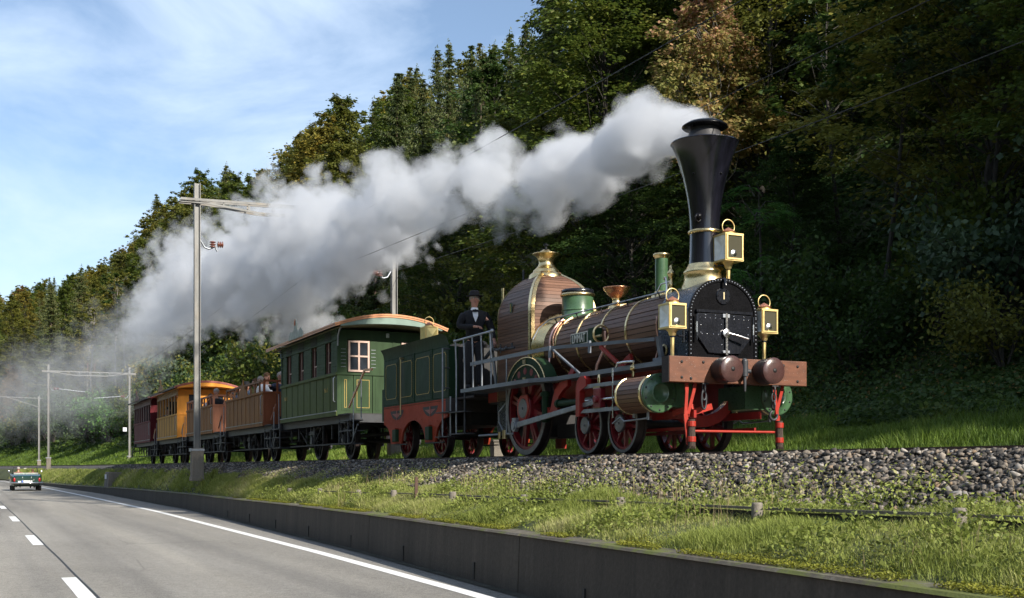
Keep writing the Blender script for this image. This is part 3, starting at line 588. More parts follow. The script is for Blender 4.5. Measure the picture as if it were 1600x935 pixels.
# weeds growing out of the ballast
n = 9000; cx = rng.uniform(-20, 9, 46); X = cx[rng.integers(0, 46, n)] + rng.normal(size=n) * .28; v = -2.5 + np.abs(rng.normal(size=n)) * .30; k = v < -1.5; X, v = X[k], v[k]
Z = ground_z(X, v) + rng.uniform(0, .11, len(X)); V, Fc = leaves(np.stack([X, v, Z], 1), rng.normal(size=(len(X), 3)), rng.normal(size=(len(X), 3)) * .6 + (0, 0, 1), rng.uniform(.02, .06, len(X)), rng.uniform(.012, .03, len(X)))
link('ballast_weeds', numpy_mesh('weeds', V, Fc, L_['grass'], rng.uniform(0, 1, len(Fc))), kind='stuff')
# grass beyond the track
def far_grass(n, x0, x1, v0, v1, h, wd):
    X = rng.uniform(x0, x1, n); v = rng.uniform(v0, v1, n); Y = v + yt(X); c = np.clip(.7 + vnoise(X, Y, 1.1, 6) * .4, .3, 1.3)
    return grass_mesh('grass', X, Y, ground_z(X, Y), h * rng.uniform(.4, 1.2, n) * c, wd, L_['fargrass'], .7)
link('far_grass', far_grass(70000, -16, 9, 2.1, 5.6, .28, .012), kind='stuff')
link('far_grass', far_grass(60000, -60, -16, 2.1, 9, .28, .026), kind='stuff')
link('far_grass', far_grass(46000, -200, -60, 2.2, 8, .32, .06), kind='stuff')
# ground cover of ivy and bramble on the shaded bank
def bank_cover(n, x0, x1, v0, v1, s0, s1, mat, nm='ground_cover'):
    X = rng.uniform(x0, x1, n); v = v0 + (v1 - v0) * rng.uniform(0, 1, n); Y = v + yt(X); hgt = np.clip(.22 + vnoise(X, Y, 1.6, 1) * .30, .03, 1); Z = ground_z(X, Y) + hgt * rng.uniform(.1, 1, n)
    s = rng.uniform(s0, s1, n); V, Fc = leaves(np.stack([X, Y, Z], 1), rng.normal(size=(n, 3)) * (1, 1, .5), rng.normal(size=(n, 3)) * .55 + (0, -.5, 1), s, s * .8)
    link(nm, numpy_mesh(nm, V, Fc, mat, rng.uniform(0, 1, n)), kind='stuff')
bank_cover(95000, -16, 12, 4.9, 13, .05, .13, L_['dark']); bank_cover(50000, -64, -16, 6.0, 17, .12, .26, L_['dark']); bank_cover(46000, -220, -64, 6.2, 24, .22, .5, L_['dark'])
bank_cover(50000, -22, 10, 12, 27, .10, .24, L_['dark']); bank_cover(9000, -16, 12, 6, 12, .04, .09, L_['rust'], 'fallen_leaves')

# ================================================================ trees and bushes
K = {
 'beech_near': [broad(11, 15, 5.6, .16, 110, 420, .19, .34, droop=.12, openness=.4), broad(12, 14, 5.2, .12, 105, 410, .18, .32, droop=.05, openness=.45, lean=1)],
 'beech': [broad(21, 15, 4.6, .16, 90, 230, .25, .75, top=.7), broad(22, 16, 4.2, .20, 84, 240, .25, .8, top=.8), broad(23, 13, 4.4, .12, 90, 230, .24, .75, top=.62)],
 'autumn': [broad(31, 9.6, 2.75, .46, 84, 230, .16, .8, top=.75, trunk_r=.10, bark='palebark', openness=.25)],
 'spruce': [spruce(41, 20, 3.9), spruce(42, 18, 3.5, .12, 40), spruce(43, 21, 3.6, .08, 46, 1.1), spruce(44, 17, 2.2, .2, 34, .8, .30, 1)],
 'pine': [broad(51, 17, 2.3, .66, 26, 150, .30, .5, trunk_r=.17, bark='palebark'), broad(52, 18, 2.0, .60, 24, 140, .30, .5, trunk_r=.15, bark='palebark')],
 'shrub': [shrub(61, 2.6, 1.7, 3400, .13), shrub(62, 2.1, 1.9, 3200, .12), shrub(63, 3.2, 1.6, 3400, .14)],
 'frond': [frondtree(71, 4.6, 1.7, 130, .15), frondtree(72, 3.4, 1.6, 110, .14)],
 'thin': [broad(81, 9, 1.9, .50, 34, 190, .15, .6, trunk_r=.075, bark='bark', openness=.2), broad(82, 10, 2.0, .55, 30, 180, .15, .5, trunk_r=.08, bark='bark', lean=1.6)],
}
NAMES = {'beech_near': ('broadleaf_tree', 'tree'), 'beech': ('broadleaf_tree', 'tree'), 'autumn': ('autumn_tree', 'tree'), 'spruce': ('spruce_tree', 'tree'), 'pine': ('pine_tree', 'tree'), 'shrub': ('bush', 'bush'), 'frond': ('feather_leaved_sapling', 'sapling'), 'thin': ('slender_tree', 'tree')}
def tree(kind, var, X, Y, sc, rot, pal, label, group=None, sz=1.0, z=None):
    nm, cat = NAMES[kind]; tm, cm_ = K[kind][var % len(K[kind])]
    z0 = float(ground_z(X, Y)) if z is None else z
    r_ = root(nm, (X, Y, z0), label, cat, group); r_.rotation_euler = (0, 0, rot); r_.scale = (sc, sc, sc * sz)
    link('stem' if kind == 'shrub' else 'trunk', tm, r_)
    c = link('foliage' if kind in ('shrub',) else 'crown', cm_, r_)
    if pal: c.material_slots[0].link = 'OBJECT'; c.material_slots[0].material = L_[pal]
    return r_
CX, CY_, CZ = 12.935, -9.237, -.197
def proj(x, y, z):
    dx, dy, dz = x - CX, y - CY_, z - CZ; d = -.9087 * dx + .4175 * dy; r_ = .4175 * dx + .9087 * dy
    return 800 + 1850 * r_ / max(d, .1), 730.7 - 1850 * dz / max(d, .1), d
# individually placed trees
tree('autumn', 0, -20.9, 13.5, .88, .4, 'red', 'small sunlit autumn tree with pink and yellow leaves above the chimney', sz=1.18)
tree('frond', 0, -12.2, 9.2, 1.0, .5, None, 'fresh green feather-leaved sapling right of the chimney lamp')
tree('frond', 1, -11.2, 7.6, .92, 2.1, None, 'low feather-leaved sapling just behind the right headlamp')
tree('frond', 1, -25.5, 9.3, 1.0, 1.1, None, 'feather-leaved sapling behind the copper funnel on the boiler')
tree('thin', 0, -9.8, 11.5, 1.0, .2, 'dark', 'slender tree standing on the shady bank right of the chimney')
tree('thin', 1, -5.6, 10.6, .9, 2.4, 'pale', 'slender leaning young tree on the bank at the right')
tree('thin', 0, -13.6, 13.0, 1.05, 4.0, 'dark', 'slender dark trunk deep in the shaded wood behind the top lamp')
BK = ['bluish bush on the shaded bank midway between the buffer beam and the right edge', 'large bluish bush higher up the bank near the right edge', 'green bush high on the bank behind the right headlamp', 'low dark bush just behind the right headlamp and buffer beam',
      'tallest bluish bush at the right edge of the wood', 'small olive yellow-tinged bush in front of the bluish ones on the bank', 'dark bush on the bank beside the feather-leaved sapling', 'dark bush nearest the grass at the far right edge']
for k, (X, Y, v_, s_, p_) in enumerate([(-4.0, 9.0, 0, 1.15, 'pale'), (-1.6, 10.4, 1, 1.3, 'pale'), (-6.2, 9.6, 2, 1.0, 'green'), (-7.5, 8.3, 1, .9, 'dark'), (.2, 9.4, 2, 1.25, 'pale'), (-3.0, 8.0, 1, .75, 'olive'), (-9.4, 9.3, 0, 1.0, 'dark'), (1.4, 8.2, 0, 1.0, 'dark')]):
    tree('shrub', v_, X, Y, s_, k * 1.3, p_, BK[k], 'bushes on the bank right of the locomotive')
BK2 = ['showing between green dome and funnel', 'showing just left of the green dome', 'right above the driver', 'showing left of the man in the black hat', 'above the tender lamp', 'above the right end of the green coach roof', 'behind the steel mast over the green coach', 'showing between funnel and green vent tube', 'above the middle of the green coach', 'above the crest of the green coach',
       'above the front open coach', 'above the tan open coach', 'above the ochre coach roof', 'right of the last coach crest', 'above the tail of the maroon coach', 'right of the far right gantry mast', 'between the two far gantry masts']
for k, (X, Y, v_, s_, p_) in enumerate([(-19, 9.2, 0, 1.1, 'dark'), (-22.5, 8.8, 1, 1.2, 'green'), (-27.5, 10, 2, 1.3, 'olive'), (-31, 9.3, 0, 1.2, 'dark'), (-34, 9.4, 1, 1.3, 'green'), (-38, 10, 2, 1.4, 'olive'), (-42, 10, 1, 1.3, 'dark'), (-16, 9.4, 2, 1.0, 'green'), (-47, 10.5, 0, 1.5, 'dark'), (-52, 11, 2, 1.5, 'green'), (-58, 11.5, 0, 1.5, 'pale'), (-64, 10.5, 1, 1.8, 'dark'), (-71, 10.5, 0, 1.7, 'green'), (-78, 10.5, 2, 1.7, 'pale'), (-86, 10.4, 1, 1.8, 'green'), (-95, 9.6, 0, 1.9, 'dark'), (-104, 9, 2, 2, 'olive')]):
    tree('shrub', v_, X, Y, s_, k * 2.1, p_, '%s bush %s' % ({'dark': 'dark green', 'green': 'mid green', 'olive': 'olive green', 'pale': 'bluish green'}[p_], BK2[k])[:200], 'bushes at the foot of the wood behind the train')
# bare-trunked pines at the far left, one yellow and one fresh green tree among them
for k, (X, Y, s_) in enumerate([(-150, 5.5, .95), (-146, 8, 1.0), (-141, 8.5, .9), (-137, 11, 1.06), (-133, 11.5, .98), (-128, 13, 1.1), (-160, 6, 1.0)]):
    tree('pine', k, X, Y, s_, k, ('olive', 'dark', 'olive')[k % 3], 'tall pine with a long bare pale trunk at the far left', 'bare-trunked pines at the far left')
tree('shrub', 2, -118, 9.0, 2.1, 1, 'yellow', 'yellow-leaved bush in front of the pines at the far left')
tree('shrub', 0, -122, 4.6, 2.2, 2, 'bright', 'fresh green bush below the bare-trunked pines')
rb_ = random.Random(8)
for k in range(26):
    X = -60 - k * 4.6 + rb_.uniform(-1.5, 1.5); Y = rb_.uniform(8.5, 14) + float(yt(X))
    tree('shrub', k, X, Y, rb_.uniform(1.5, 2.3), k * .9, rb_.choice(['dark', 'green', 'dark', 'olive', 'pale']), 'low undergrowth bush on the shaded bank behind the far gantry', 'undergrowth bushes on the bank at the left')
rs = random.Random(5); placed = []
def skyline(u):   # highest picture row that tree tops may reach in the photograph's outline of the wood
    return float(I(u, [(-50, 455), (0, 446), (60, 436), (110, 428), (150, 400), (190, 378), (230, 322), (280, 285), (300, 262), (345, 255), (400, 268), (450, 225), (500, 175), (560, 130), (600, 135), (640, 110), (690, 62), (740, 80), (790, 60), (830, -30), (900, -200), (2200, -600)]))
def try_tree(X, Y, sp):
    v = Y - float(yt(X)); z0 = float(ground_z(X, Y)); u, _, d = proj(X, Y, z0)
    if d < 5 and X < 12: return
    if any((X - a) ** 2 + (Y - b) ** 2 < sp * sp * .5 for a, b in placed[-260:]): return
    kind, pal, sc = 'beech', 'green', rs.uniform(.8, 1.15)
    if -168 < X < -100 and v < 27 and u < 190 and rs.random() < .85: return
    if -44 < X < -12 and v > 23 and rs.random() < .35: return
    q = vnoise(X, Y, 22, 1)
    if u < 1045 and X < -20 and v > 15 and X > -42: kind = 'spruce'
    elif X > -42:
        kind = 'beech_near' if v < 24 else ('beech' if rs.random() < .6 else 'spruce'); pal = rs.choice(['green', 'green', 'dark', 'olive']); sc = rs.uniform(.75, 1.05)
        if v < 12: sc *= .72
        if abs(u - 1105) < 95 and v < 15.5: return
        if 12 < X: kind, sc = 'beech', rs.uniform(.9, 1.15)
    elif u > 640:
        kind = 'spruce' if rs.random() < (.92 if v > 17 else .45) else 'beech'; pal = rs.choice(['green', 'dark', 'olive', 'green'])
    else:
        kind = 'spruce' if rs.random() < .22 else 'beech'
        pal = rs.choice(['green', 'olive', 'olive', 'green', 'gold'] if u > 260 else ['olive', 'gold', 'rust', 'gold', 'green', 'olive', 'olive', 'green'])
    if kind == 'spruce': pal = 'spruce'
    szz = rs.uniform(.92, 1.12); Hn = {'beech_near': 14.8, 'beech': 16.3, 'spruce': 20.2}[kind] * szz
    if v < 17 and X < -42: sc *= .62
    if -44 < X < -12 and v > 23: sc *= .62
    # stay under the outline of the wood seen from the road
    top = (730.7 - skyline(u) - rs.uniform(0, 10)) * d / 1850 + CZ
    if u < 830 and z0 + Hn * sc > top:
        sc2 = (top - z0) / Hn
        if sc2 < .32: return
        sc = min(sc, sc2)
    elif u < 830 and v > 26 and sc < 1.5 and rs.random() < .7: sc = min(1.5, (top - z0) / Hn)
    # keep the small autumn tree clear: nothing tall in front of it or between it and the sun
    if d < 41 and abs(u - 1105) < 80 + 1850 * 3 / d: sc = min(sc, (CZ + (730.7 - 215) * d / 1850 - z0) / Hn)
    if -21 < X < 14 and abs(Y - (13.5 + .30 * (X + 20.7))) < 5.5: sc = min(sc, (10.5 + .6 * (X + 20.7) - z0) / Hn)
    if sc < .3: return
    placed.append((X, Y))
    side = [n_ for q_, n_ in ((120, 'at the far left edge'), (215, 'above the far gantry'), (300, 'left of the tall mast'), (420, 'just right of the tall mast'), (540, 'above the open coaches'), (640, 'above the green coach'), (730, 'above the tender'), (860, 'above the brass firebox dome'), (1010, 'above the copper funnel'), (1180, 'behind the chimney'), (1400, 'right of the chimney'), (1640, 'at the right edge'), (9e9, 'beyond the right edge')) if u < q_][0]
    side = ('low on the slope ' if v < 18 else 'halfway up the slope ' if v < 31 else 'near the top of the slope ') + side
    desc = 'tall dark green spruce' if kind == 'spruce' else 'leafy broadleaf tree with overhanging sprays' if kind == 'beech_near' else {'green': 'green leafy broadleaf tree', 'dark': 'dark green broadleaf tree', 'olive': 'olive green broadleaf tree', 'gold': 'golden autumn broadleaf tree', 'rust': 'russet autumn broadleaf tree'}[pal]
    tree(kind, rs.randrange(9), X, Y, sc, rs.uniform(0, 6.28), pal, '%s %s' % (desc, side), '%s %s' % (desc.replace('tree', 'trees').replace('spruce', 'spruces'), side), szz)
for x0, x1, sp, v0, v1 in ((12, -45, 4.4, 10.5, 44), (-45, -140, 5.2, 13.5, 54), (-140, -330, 6.6, 14, 72), (75, 44, 6.5, 12, 30), (44, 9, 4.0, 13.6, 28)):
    for i in range(int(abs(x1 - x0) / sp)):
        for j in range(int((v1 - v0) / sp)):
            X = x0 - (i + rs.uniform(.1, .9)) * sp; v = v0 + (j + rs.uniform(.1, .9)) * sp; Y = v + float(yt(X))
            u, vv, d = proj(X, Y, float(ground_z(X, Y)) + 10)
            if x0 not in (75, 44) and not (-90 < u < 1800 and d > 0): continue
            try_tree(X, Y, sp)

# ================================================================ locomotive
LO = root('steam_locomotive', (0, 0, 0), 'old steam locomotive with wood-clad boiler, brass fittings and tall flared black chimney', 'locomotive')
def arc(cx, cz, R, a0, a1, n, rz=None):
    return [(cx + R * cos(a0 + (a1 - a0) * i / n), cz + (rz or R) * sin(a0 + (a1 - a0) * i / n)) for i in range(n + 1)]
_wm = {}
def wheel(parent, x, y, R, nsp, cols, hub=.12, side=-1, thick=.13, boss=None, twin=False):
    """spoked wheel: tyre with flange, rim, hub, spokes as sub-parts; side = outward direction"""
    rimm, spm, face = cols; y1 = y - side * thick       # y = outer face, y1 = inner face
    wh_ = link('wheel', None, parent, Vector((x, y, R)) - wloc(parent))
    t = MB(); ri = R * .875
    prof = [(ri, 0), (R - .012, 0), (R, -side * .012 * -1 * 0 + .012 * (-side)), (R, -side * (thick - .03)), (R + .028, -side * (thick - .022)), (R + .028, -side * thick), (ri, -side * thick), (ri, 0)]
    kk_ = (R, side, rimm); me_key = ('tyre', kk_)
    if me_key not in _wm:
        t.use(0).lathe(prof[:2], (0, 0, 0), 56, 'Y', False); t.use(1).lathe(prof[1:7], (0, 0, 0), 56, 'Y', False); t.lathe(prof[6:], (0, 0, 0), 56, 'Y', True)
        _wm[me_key] = t.mesh('tyre', [face, 'tread'])
        rim = MB(); r2 = ri * .93 if R > .6 else ri * .90
        rim.lathe([(ri - .002, -side * .02), (r2, -side * .02), (r2, -side * (thick - .02)), (ri - .002, -side * (thick - .02))], (0, 0, 0), 56, 'Y', False); _wm['rim', kk_] = rim.mesh('rim', rimm)
        h = MB(); h.lathe([(0.001, side * .035), (hub * .94, side * .035), (hub, side * .022), (hub, -side * (thick + .02)), (.001, -side * (thick + .02))], (0, 0, 0), 32, 'Y', False); _wm['hub', kk_] = h.mesh('hub', spm)
        s = MB(); s.hexa([(hub * .8, -side * .035, -.030 * (R + .35)), (hub * .8, -side * .105, -.030 * (R + .35)), (hub * .8, -side * .105, .030 * (R + .35)), (hub * .8, -side * .035, .030 * (R + .35)), (r2 + .01, -side * .045, -.022 * (R + .35)), (r2 + .01, -side * .095, -.022 * (R + .35)), (r2 + .01, -side * .095, .022 * (R + .35)), (r2 + .01, -side * .045, .022 * (R + .35))])
        s.v = [(a, b, c) for a, b, c in s.v]; _wm['spoke', kk_] = s.mesh('spoke', spm)
    link('tyre', _wm[me_key], wh_); link('rim', _wm['rim', kk_], wh_); link('hub', _wm['hub', kk_], wh_)
    for k in range(nsp):
        a = 2 * pi * k / nsp + .21
        if twin: a = 2 * pi * (k // 2) / (nsp // 2) + (.085 if k % 2 else -.085) + .3
        link('spoke', _wm['spoke', kk_], wh_, rot=(0, a, 0))
    if boss:
        b = MB(); b.lathe([(.001, side * .075), (boss * .12, side * .075), (boss * .12, side * .06), (boss * .93, side * .058), (boss, side * .045), (boss, side * .02)], (0, 0, 0), 32, 'Y', False); link('boss', b.mesh('boss', 'tyre'), wh_)
    return wh_
red = ('wred', 'wred', 'tyre')
for s in (-1, 1):
    dw = wheel(LO, -4.89, s * .80, .785, 16, red, .25, s, .14, .17, True)
    cr_ = MB(); cr_.prism(arc(0, 0, .23, pi * .62, pi * 1.62, 12) + [(.17, -.10), (.235, .02), (.17, .22)], 'Y', s * .0 + s * .036, s * .05)
    link('crank_plate', cr_.mesh('crank_plate', 'guard'), dw)
    wheel(LO, -2.71, s * .80, .432, 9, red, .10, s, .13, .13); wheel(LO, -1.68, s * .80, .432, 9, red, .10, s, .13, .13)
for x, r in ((-4.89, .075), (-2.71, .055), (-1.68, .055)): part(MB().cyl((x, -.7, .785 if r > .07 else .432), (x, .7, .785 if r > .07 else .432), r, 12), 'axle', 'dark', LO)
# frames
for s in (-1, 1):
    f = MB(); f.prism([(-.19, 1.20), (-.19, .98), (-1.0, .90), (-1.2, .62), (-3.3, .62), (-3.6, .86), (-4.2, .98), (-6.9, .98), (-6.9, 1.16), (-.19, 1.16)][::-1], 'Y', s * .56, s * .60); part(f, 'frame_plate', 'red', LO)
    f = MB().box((-1.3, s * .50, .46), (-.25, s * .54, .56)); f.box((-3.2, s * .50, .30), (-.35, s * .53, .345)); part(f, 'lower_frame_bar', 'red', LO)
f = MB(); pts = arc(0, 1.22, .70, pi * 1.13, pi * 1.87, 16, .86); pi_ = arc(0, 1.22, .60, pi * 1.13, pi * 1.87, 16, .70)
f.ringplate(pi_, pts, 'X', -.98, -.86); part(f, 'curved_cross_frame', 'red', LO)
# boxes between frames, ashpan, tanks
part(B((-6.42, -.50, .32), (-4.9, .50, 1.0)), 'ashpan', 'dark', LO); part(MB().box((-4.4, -.45, .28), (-3.2, .45, .50)), 'lower_box', 'dark', LO)
part(B((-6.45, -.62, .42), (-5.75, -.52, .96)), 'blue_side_box', 'blueblack', LO)
# buffer beam
part(B((-.175, -1.075, .905), (0, 1.11, 1.238)), 'buffer_beam', 'beam', LO, .006); part(B((-.178, -1.080, .903), (-.012, -1.0745, 1.240)), 'beam_end', 'woodend', LO); part(B((-.178, 1.1095, .903), (-.012, 1.115, 1.240)), 'beam_end', 'woodend', LO)
bm_ = MB(); bm_.lathe([(.001, .014), (.014, .012), (.020, .004), (.020, 0)], (0, 0, 0), 8, 'X'); bm_ = bm_.mesh('bolt', 'dark')
for y, z in ((-.89, 1.165), (-.89, .965), (-.56, 1.17), (.955, 1.165), (.955, .965), (-.75, .955), (.72, 1.17)): link('bolt', bm_, LO, (.001, y, z))
for y in (-.295, .365):
    bf = link('buffer', None, LO, (0, y, 1.072))
    b = MB().lathe([(.150, 0), (.160, .02), (.166, .05), (.158, .075), (.168, .10), (.160, .125), (.170, .15), (.163, .175), (.170, .215)], (0, y, 1.072), 32, 'X'); part(b, 'buffer_casing', 'leather', bf)
    b = MB().lathe([(.168, .215), (.173, .22), (.173, .262)], (0, y, 1.072), 36, 'X', False); b.lathe([(.173, .262), (.162, .272), (.10, .283), (.03, .287)], (0, y, 1.072), 36, 'X'); part(b, 'buffer_disc', 'buffer', bf)
    b = MB().lathe([(.001, .291), (.028, .289), (.030, .280)], (0, y, 1.072), 16, 'X'); part(b, 'centre_bolt', 'dark', bf)
# coupling hook and hanging link
ck = link('coupling', None, LO, (0, .04, 1.07)); b = MB(); b.box((-.01, -.02, 1.02), (.07, .10, 1.12)); b.cyl((.05, -.06, 1.07), (.05, .14, 1.07), .028, 12); b.cyl((.07, .04, 1.20), (.07, .04, 1.00), .045, 12); b.sphere((.07, .04, 1.20), .04); part(b, 'hook_block', 'iron', ck)
b = MB(); b.tube([(.075, .035, 1.02), (.08, .035, .90), (.08, .035, .80)], [.024, .022, .016], 10); part(b, 'hanging_lever', 'iron', ck)
def chain(y, hooked):
    g = link('coupling_chain', None, LO, (-.03, y, .9)); part(B((-.06, y - .04, .885), (.0, y + .06, .903)), 'chain_plate', 'dark', g)
    for k in range(2 if not hooked else 3):
        b = MB(); b.torus((-.03, y, .845 - k * .105), .052, .013, 'X' if k % 2 else 'Y', 14, 6, 0, 2 * pi, (.6, 1.15)); part(b, 'chain_link', 'iron', g)
    z = .69 if not hooked else .55
    b = MB(); b.torus((-.03, y, z if not hooked else z + .02), .13, .013, 'X', 20, 6, 0, 2 * pi, (.28, 1)) if not hooked else b.torus((-.03, y, .50), .06, .018, 'X', 14, 6, pi * .6, pi * 2.1)
    part(b, 'long_link' if not hooked else 'chain_hook', 'iron', g)
chain(-.53, False); chain(.58, True)
# lifeguards with brooms
for s in (-1, 1):
    g = link('rail_guard', None, LO, (-.1, s * .68, .5)); y = s * .70
    b = MB(); b.bar((-.10, y - .05, .905), (-.10, y - .05, .80), .05, .016, (1, 0, 0)); b.bar((-.10, y - .05, .80), (-.10, y + .0, .45) if s > 0 else (-.10, y - .07, .50), .045, .02, (1, 0, 0)); b.bar((-.10, y - .07 if s < 0 else y, .50), (-.10, y - .02 if s < 0 else y, .10), .06, .022, (1, 0, 0)); b.bar((-.12, y + .10, .905), (-.12, y - .02, .50), .045, .02, (1, 0, 0)); part(b, 'guard_bar', 'guard', g)
    b = MB(); n_ = 9; b.tube([(-.06, y, .43), (-.06, y, .08)], [.045, .052], 10); 
    for k in range(12): a = k * pi / 6; b.tube([(-.06 + .035 * cos(a), y + .035 * sin(a), .10), (-.06 + .052 * cos(a), y + .052 * sin(a), .045)], [.012, .004], 4)
    part(b, 'broom', 'bristle', g)
    for z in (.37, .17): b = MB().lathe([(.053, -.035), (.056, -.03), (.056, .03), (.053, .035)], (-.06, y, z), 14, 'Z', False); part(b, 'clamp', 'guard', g)
part(MB().cyl((-.10, -.70, .278), (-.10, .70, .278), .017, 10), 'guard_cross_rod', 'guard', LO)
part(MB().bar((-.55, -.66, .52), (-.15, -.62, .60), .05, .07), 'guard_stay', 'guard', LO); part(MB().bar((-.35, -.62, .50), (-.35, -.2, .62), .05, .08), 'guard_stay', 'guard', LO)
# smokebox
SX0, SX1, SW = -.36, -1.13, .545
def dshape(wd, z0, zs, top, n=20): return [(-wd, z0)] + [(wd * cos(a), zs + (top - zs) * sin(a)) for a in [pi - pi * i / n for i in range(n + 1)]] + [(wd, z0)]
sb = link('smokebox', None, LO, (-.75, 0, 1.2))
b = MB(); pr = dshape(SW, .93, 1.84, 2.345); n = len(pr); b.add([(SX1, y, z) for y, z in pr] + [(SX0 - .01, y, z) for y, z in pr], [(i, i + 1, n + i + 1, n + i) for i in range(n - 1)], True); part(b, 'wrapper', 'blueblack', sb)
b = MB(); b.prism(dshape(SW - .004, .93, 1.84, 2.341), 'X', SX0 - .02, SX0); part(b, 'front_plate', 'blackmatt', sb)
i_, o_ = dshape(SW - .045, .93, 1.84, 2.30), dshape(SW + .006, .93, 1.84, 2.352); b = MB().ringplate(i_, o_, 'X', SX0 - .015, SX0 + .014); part(b, 'angle_ring', 'blackmatt', sb)
b = MB(); 
def rivets(b, pts, r=.011, ax='X', n=6):
    for p in pts: b.lathe([(.0005, r * .8), (r * .7, r * .55), (r, 0)], p, n, ax) if ax != 'Y' else b.lathe([(.0005, -r * .8), (r * .7, -r * .55), (r, 0)], p, n, 'Y')
rp = dshape(SW - .022, 1.26, 1.84, 2.325, 36); rivets(b, [(SX0 + .014, y, z) for y, z in rp[1:-1]]); rivets(b, [(SX0 + .014, s * (SW - .022), z) for s in (-1, 1) for z in np.arange(1.26, 1.83, .056)])
rivets(b, [(SX0 - .06, -SW + .001, z) for z in np.arange(1.26, 1.83, .056)], .012, 'Y'); rivets(b, [(SX1 + .05, -SW + .001, z) for z in np.arange(1.3, 1.9, .075)], .012, 'Y')
part(b, 'rivets', 'steel', sb, kind='stuff').name = 'rivet_row'
# smokebox door in two leaves
dl = lambda s: [(s * .006, 1.865), (s * .43, 1.86), (s * .43, 1.55), (s * .25, 1.335), (s * .006, 1.325)]
for s in (-1, 1):
    p_ = dl(s); d_ = MB().prism(p_ if s > 0 else p_[::-1], 'X', SX0 + .002, SX0 + .035); dd = part(d_, 'door_leaf', 'black', sb, .008)
    b = MB(); q = [(SX0 + .035, s * y, z) for y in (.07, .15, .23, .31, .39) for z in (1.80, 1.84 if y in (.15, .31) else 1.80)] + [(SX0 + .035, s * .38, z) for z in (1.60, 1.7)] + [(SX0 + .035, s * .05, z) for z in (1.45, 1.72)] + ([(SX0 + .035, s * y, 1.585) for y in (.10, .18, .28, .36)] if s < 0 else [])
    rivets(b, q, .0095); part(b, 'door_rivets', 'bright', dd, kind='stuff').name = 'door_rivet_row'
    part(MB().cyl((SX0 + .05, s * .455, 1.50), (SX0 + .05, s * .455, 1.84), .014, 8), 'hinge_pin', 'black', sb); part(MB().cyl((SX0 + .05, s * .455, 1.60), (SX0 + .05, s * .455, 1.74), .016, 8), 'hinge_sleeve', 'bright', sb)
b = MB(); b.bar((SX0 + .02, -.45, 1.89), (SX0 + .02, .45, 1.89), .05, .035, (0, 0, 1)); part(b, 'door_top_bar', 'black', sb)
part(MB().bar((SX0 + .06, 0.01, 1.87), (SX0 + .06, 0.01, 1.31), .03, .025, (1, 0, 0)), 'door_cross_bar', 'bright', sb); part(MB().box((SX0 + .03, -.045, 1.81), (SX0 + .065, .065, 1.86)).box((SX0 + .03, -.045, 1.335), (SX0 + .065, .065, 1.37)), 'bar_bracket', 'steel', sb, .005)
b = MB(); b.lathe([(.001, .09), (.028, .088), (.030, .06), (.060, .05), (.060, .02)], (SX0 + .01 + .02, .01, 1.60), 20, 'X', False); part(b, 'door_hub', 'bright', sb)
b = MB(); b.tube([(SX0 + .10, .0, 1.605), (SX0 + .14, .14, 1.57), (SX0 + .15, .30, 1.53)], [.016, .013, .017], 8); part(b, 'door_handle', 'bright', sb)
b = MB().lathe([(.001, .02), (.105, .02), (.112, .012), (.112, 0)], (SX0, -.005, 2.105), 28, 'X', False); pl = part(b, 'number_plate', 'black', sb); b = MB(); rivets(b, [(SX0 + .02, -.005 + .092 * cos(a), 2.105 + .092 * sin(a)) for a in np.arange(0, 6.2, pi / 3)], .010); part(b, 'plate_rivets', 'blackmatt', pl, kind='stuff').name = 'plate_rivet_row'
tm = text_mesh('number', '1', .135, 'number', .004, .002); o = link('number', tm, pl); o.rotation_euler = (pi / 2, 0, pi / 2); o.location = Vector((SX0 + .024, -.005, 2.105)) - wloc(pl)
part(MB().tube([(SX0 - .02, -.0, 2.34), (SX0 + .06, -.01, 2.33), (SX0 + .07, -.01, 2.24)], .02, 8), 'top_clip', 'black', sb)
b = MB(); b.sphere((-.62, -.56, 2.02), .035); b.cyl((-.62, -.5, 2.02), (-.62, -.62, 2.02), .015); b.sphere((-.74, -.55, 1.40), .05, 10, 6, (.4, 1, 1)); part(b, 'wash_out_plug', 'black', sb); b = MB().lathe([(.02, 0), (.075, .0), (.085, -.02), (.06, -.03)], (-.95, -.545, 1.41), 18, 'Y', False); part(b, 'brass_plug', 'oldbrass', sb)
# chimney
ch = link('chimney', None, LO, (-.80, 0, 2.3)); c0 = (-.80, 0, 0)
b = MB().lathe([(.335, 2.20), (.315, 2.30), (.30, 2.33), (.285, 2.38), (.285, 2.46), (.295, 2.475), (.295, 2.50), (.262, 2.53), (.235, 2.58), (.228, 2.60)], c0, 40); part(b, 'chimney_base', 'brass', ch)
b = MB().lathe([(.222, 2.59), (.212, 2.75), (.206, 2.95), (.205, 3.08), (.208, 3.2), (.222, 3.36), (.244, 3.52), (.272, 3.66), (.305, 3.80), (.345, 3.95), (.385, 4.08), (.428, 4.19), (.462, 4.255)], c0, 48)
b.lathe([(.462, 4.255), (.470, 4.262), (.466, 4.275), (.25, 4.31)], c0, 48, 'Z', False); part(b, 'chimney_stack', 'chimneyblack', ch)
b = MB().lathe([(.206, 3.015), (.226, 3.022), (.234, 3.042), (.226, 3.062), (.206, 3.07)], c0, 40); part(b, 'chimney_ring', 'brass', ch)
b = MB().lathe([(.262, 4.30), (.245, 4.33), (.215, 4.42), (.195, 4.475)], c0, 36); part(b, 'hood_cone', 'greyhood', ch)
b = MB().lathe([(.12, 4.47), (.30, 4.480), (.315, 4.495), (.312, 4.51), (.24, 4.555), (.21, 4.56)], c0, 40); part(b, 'hood_disc', 'blackmatt', ch)
b = MB()
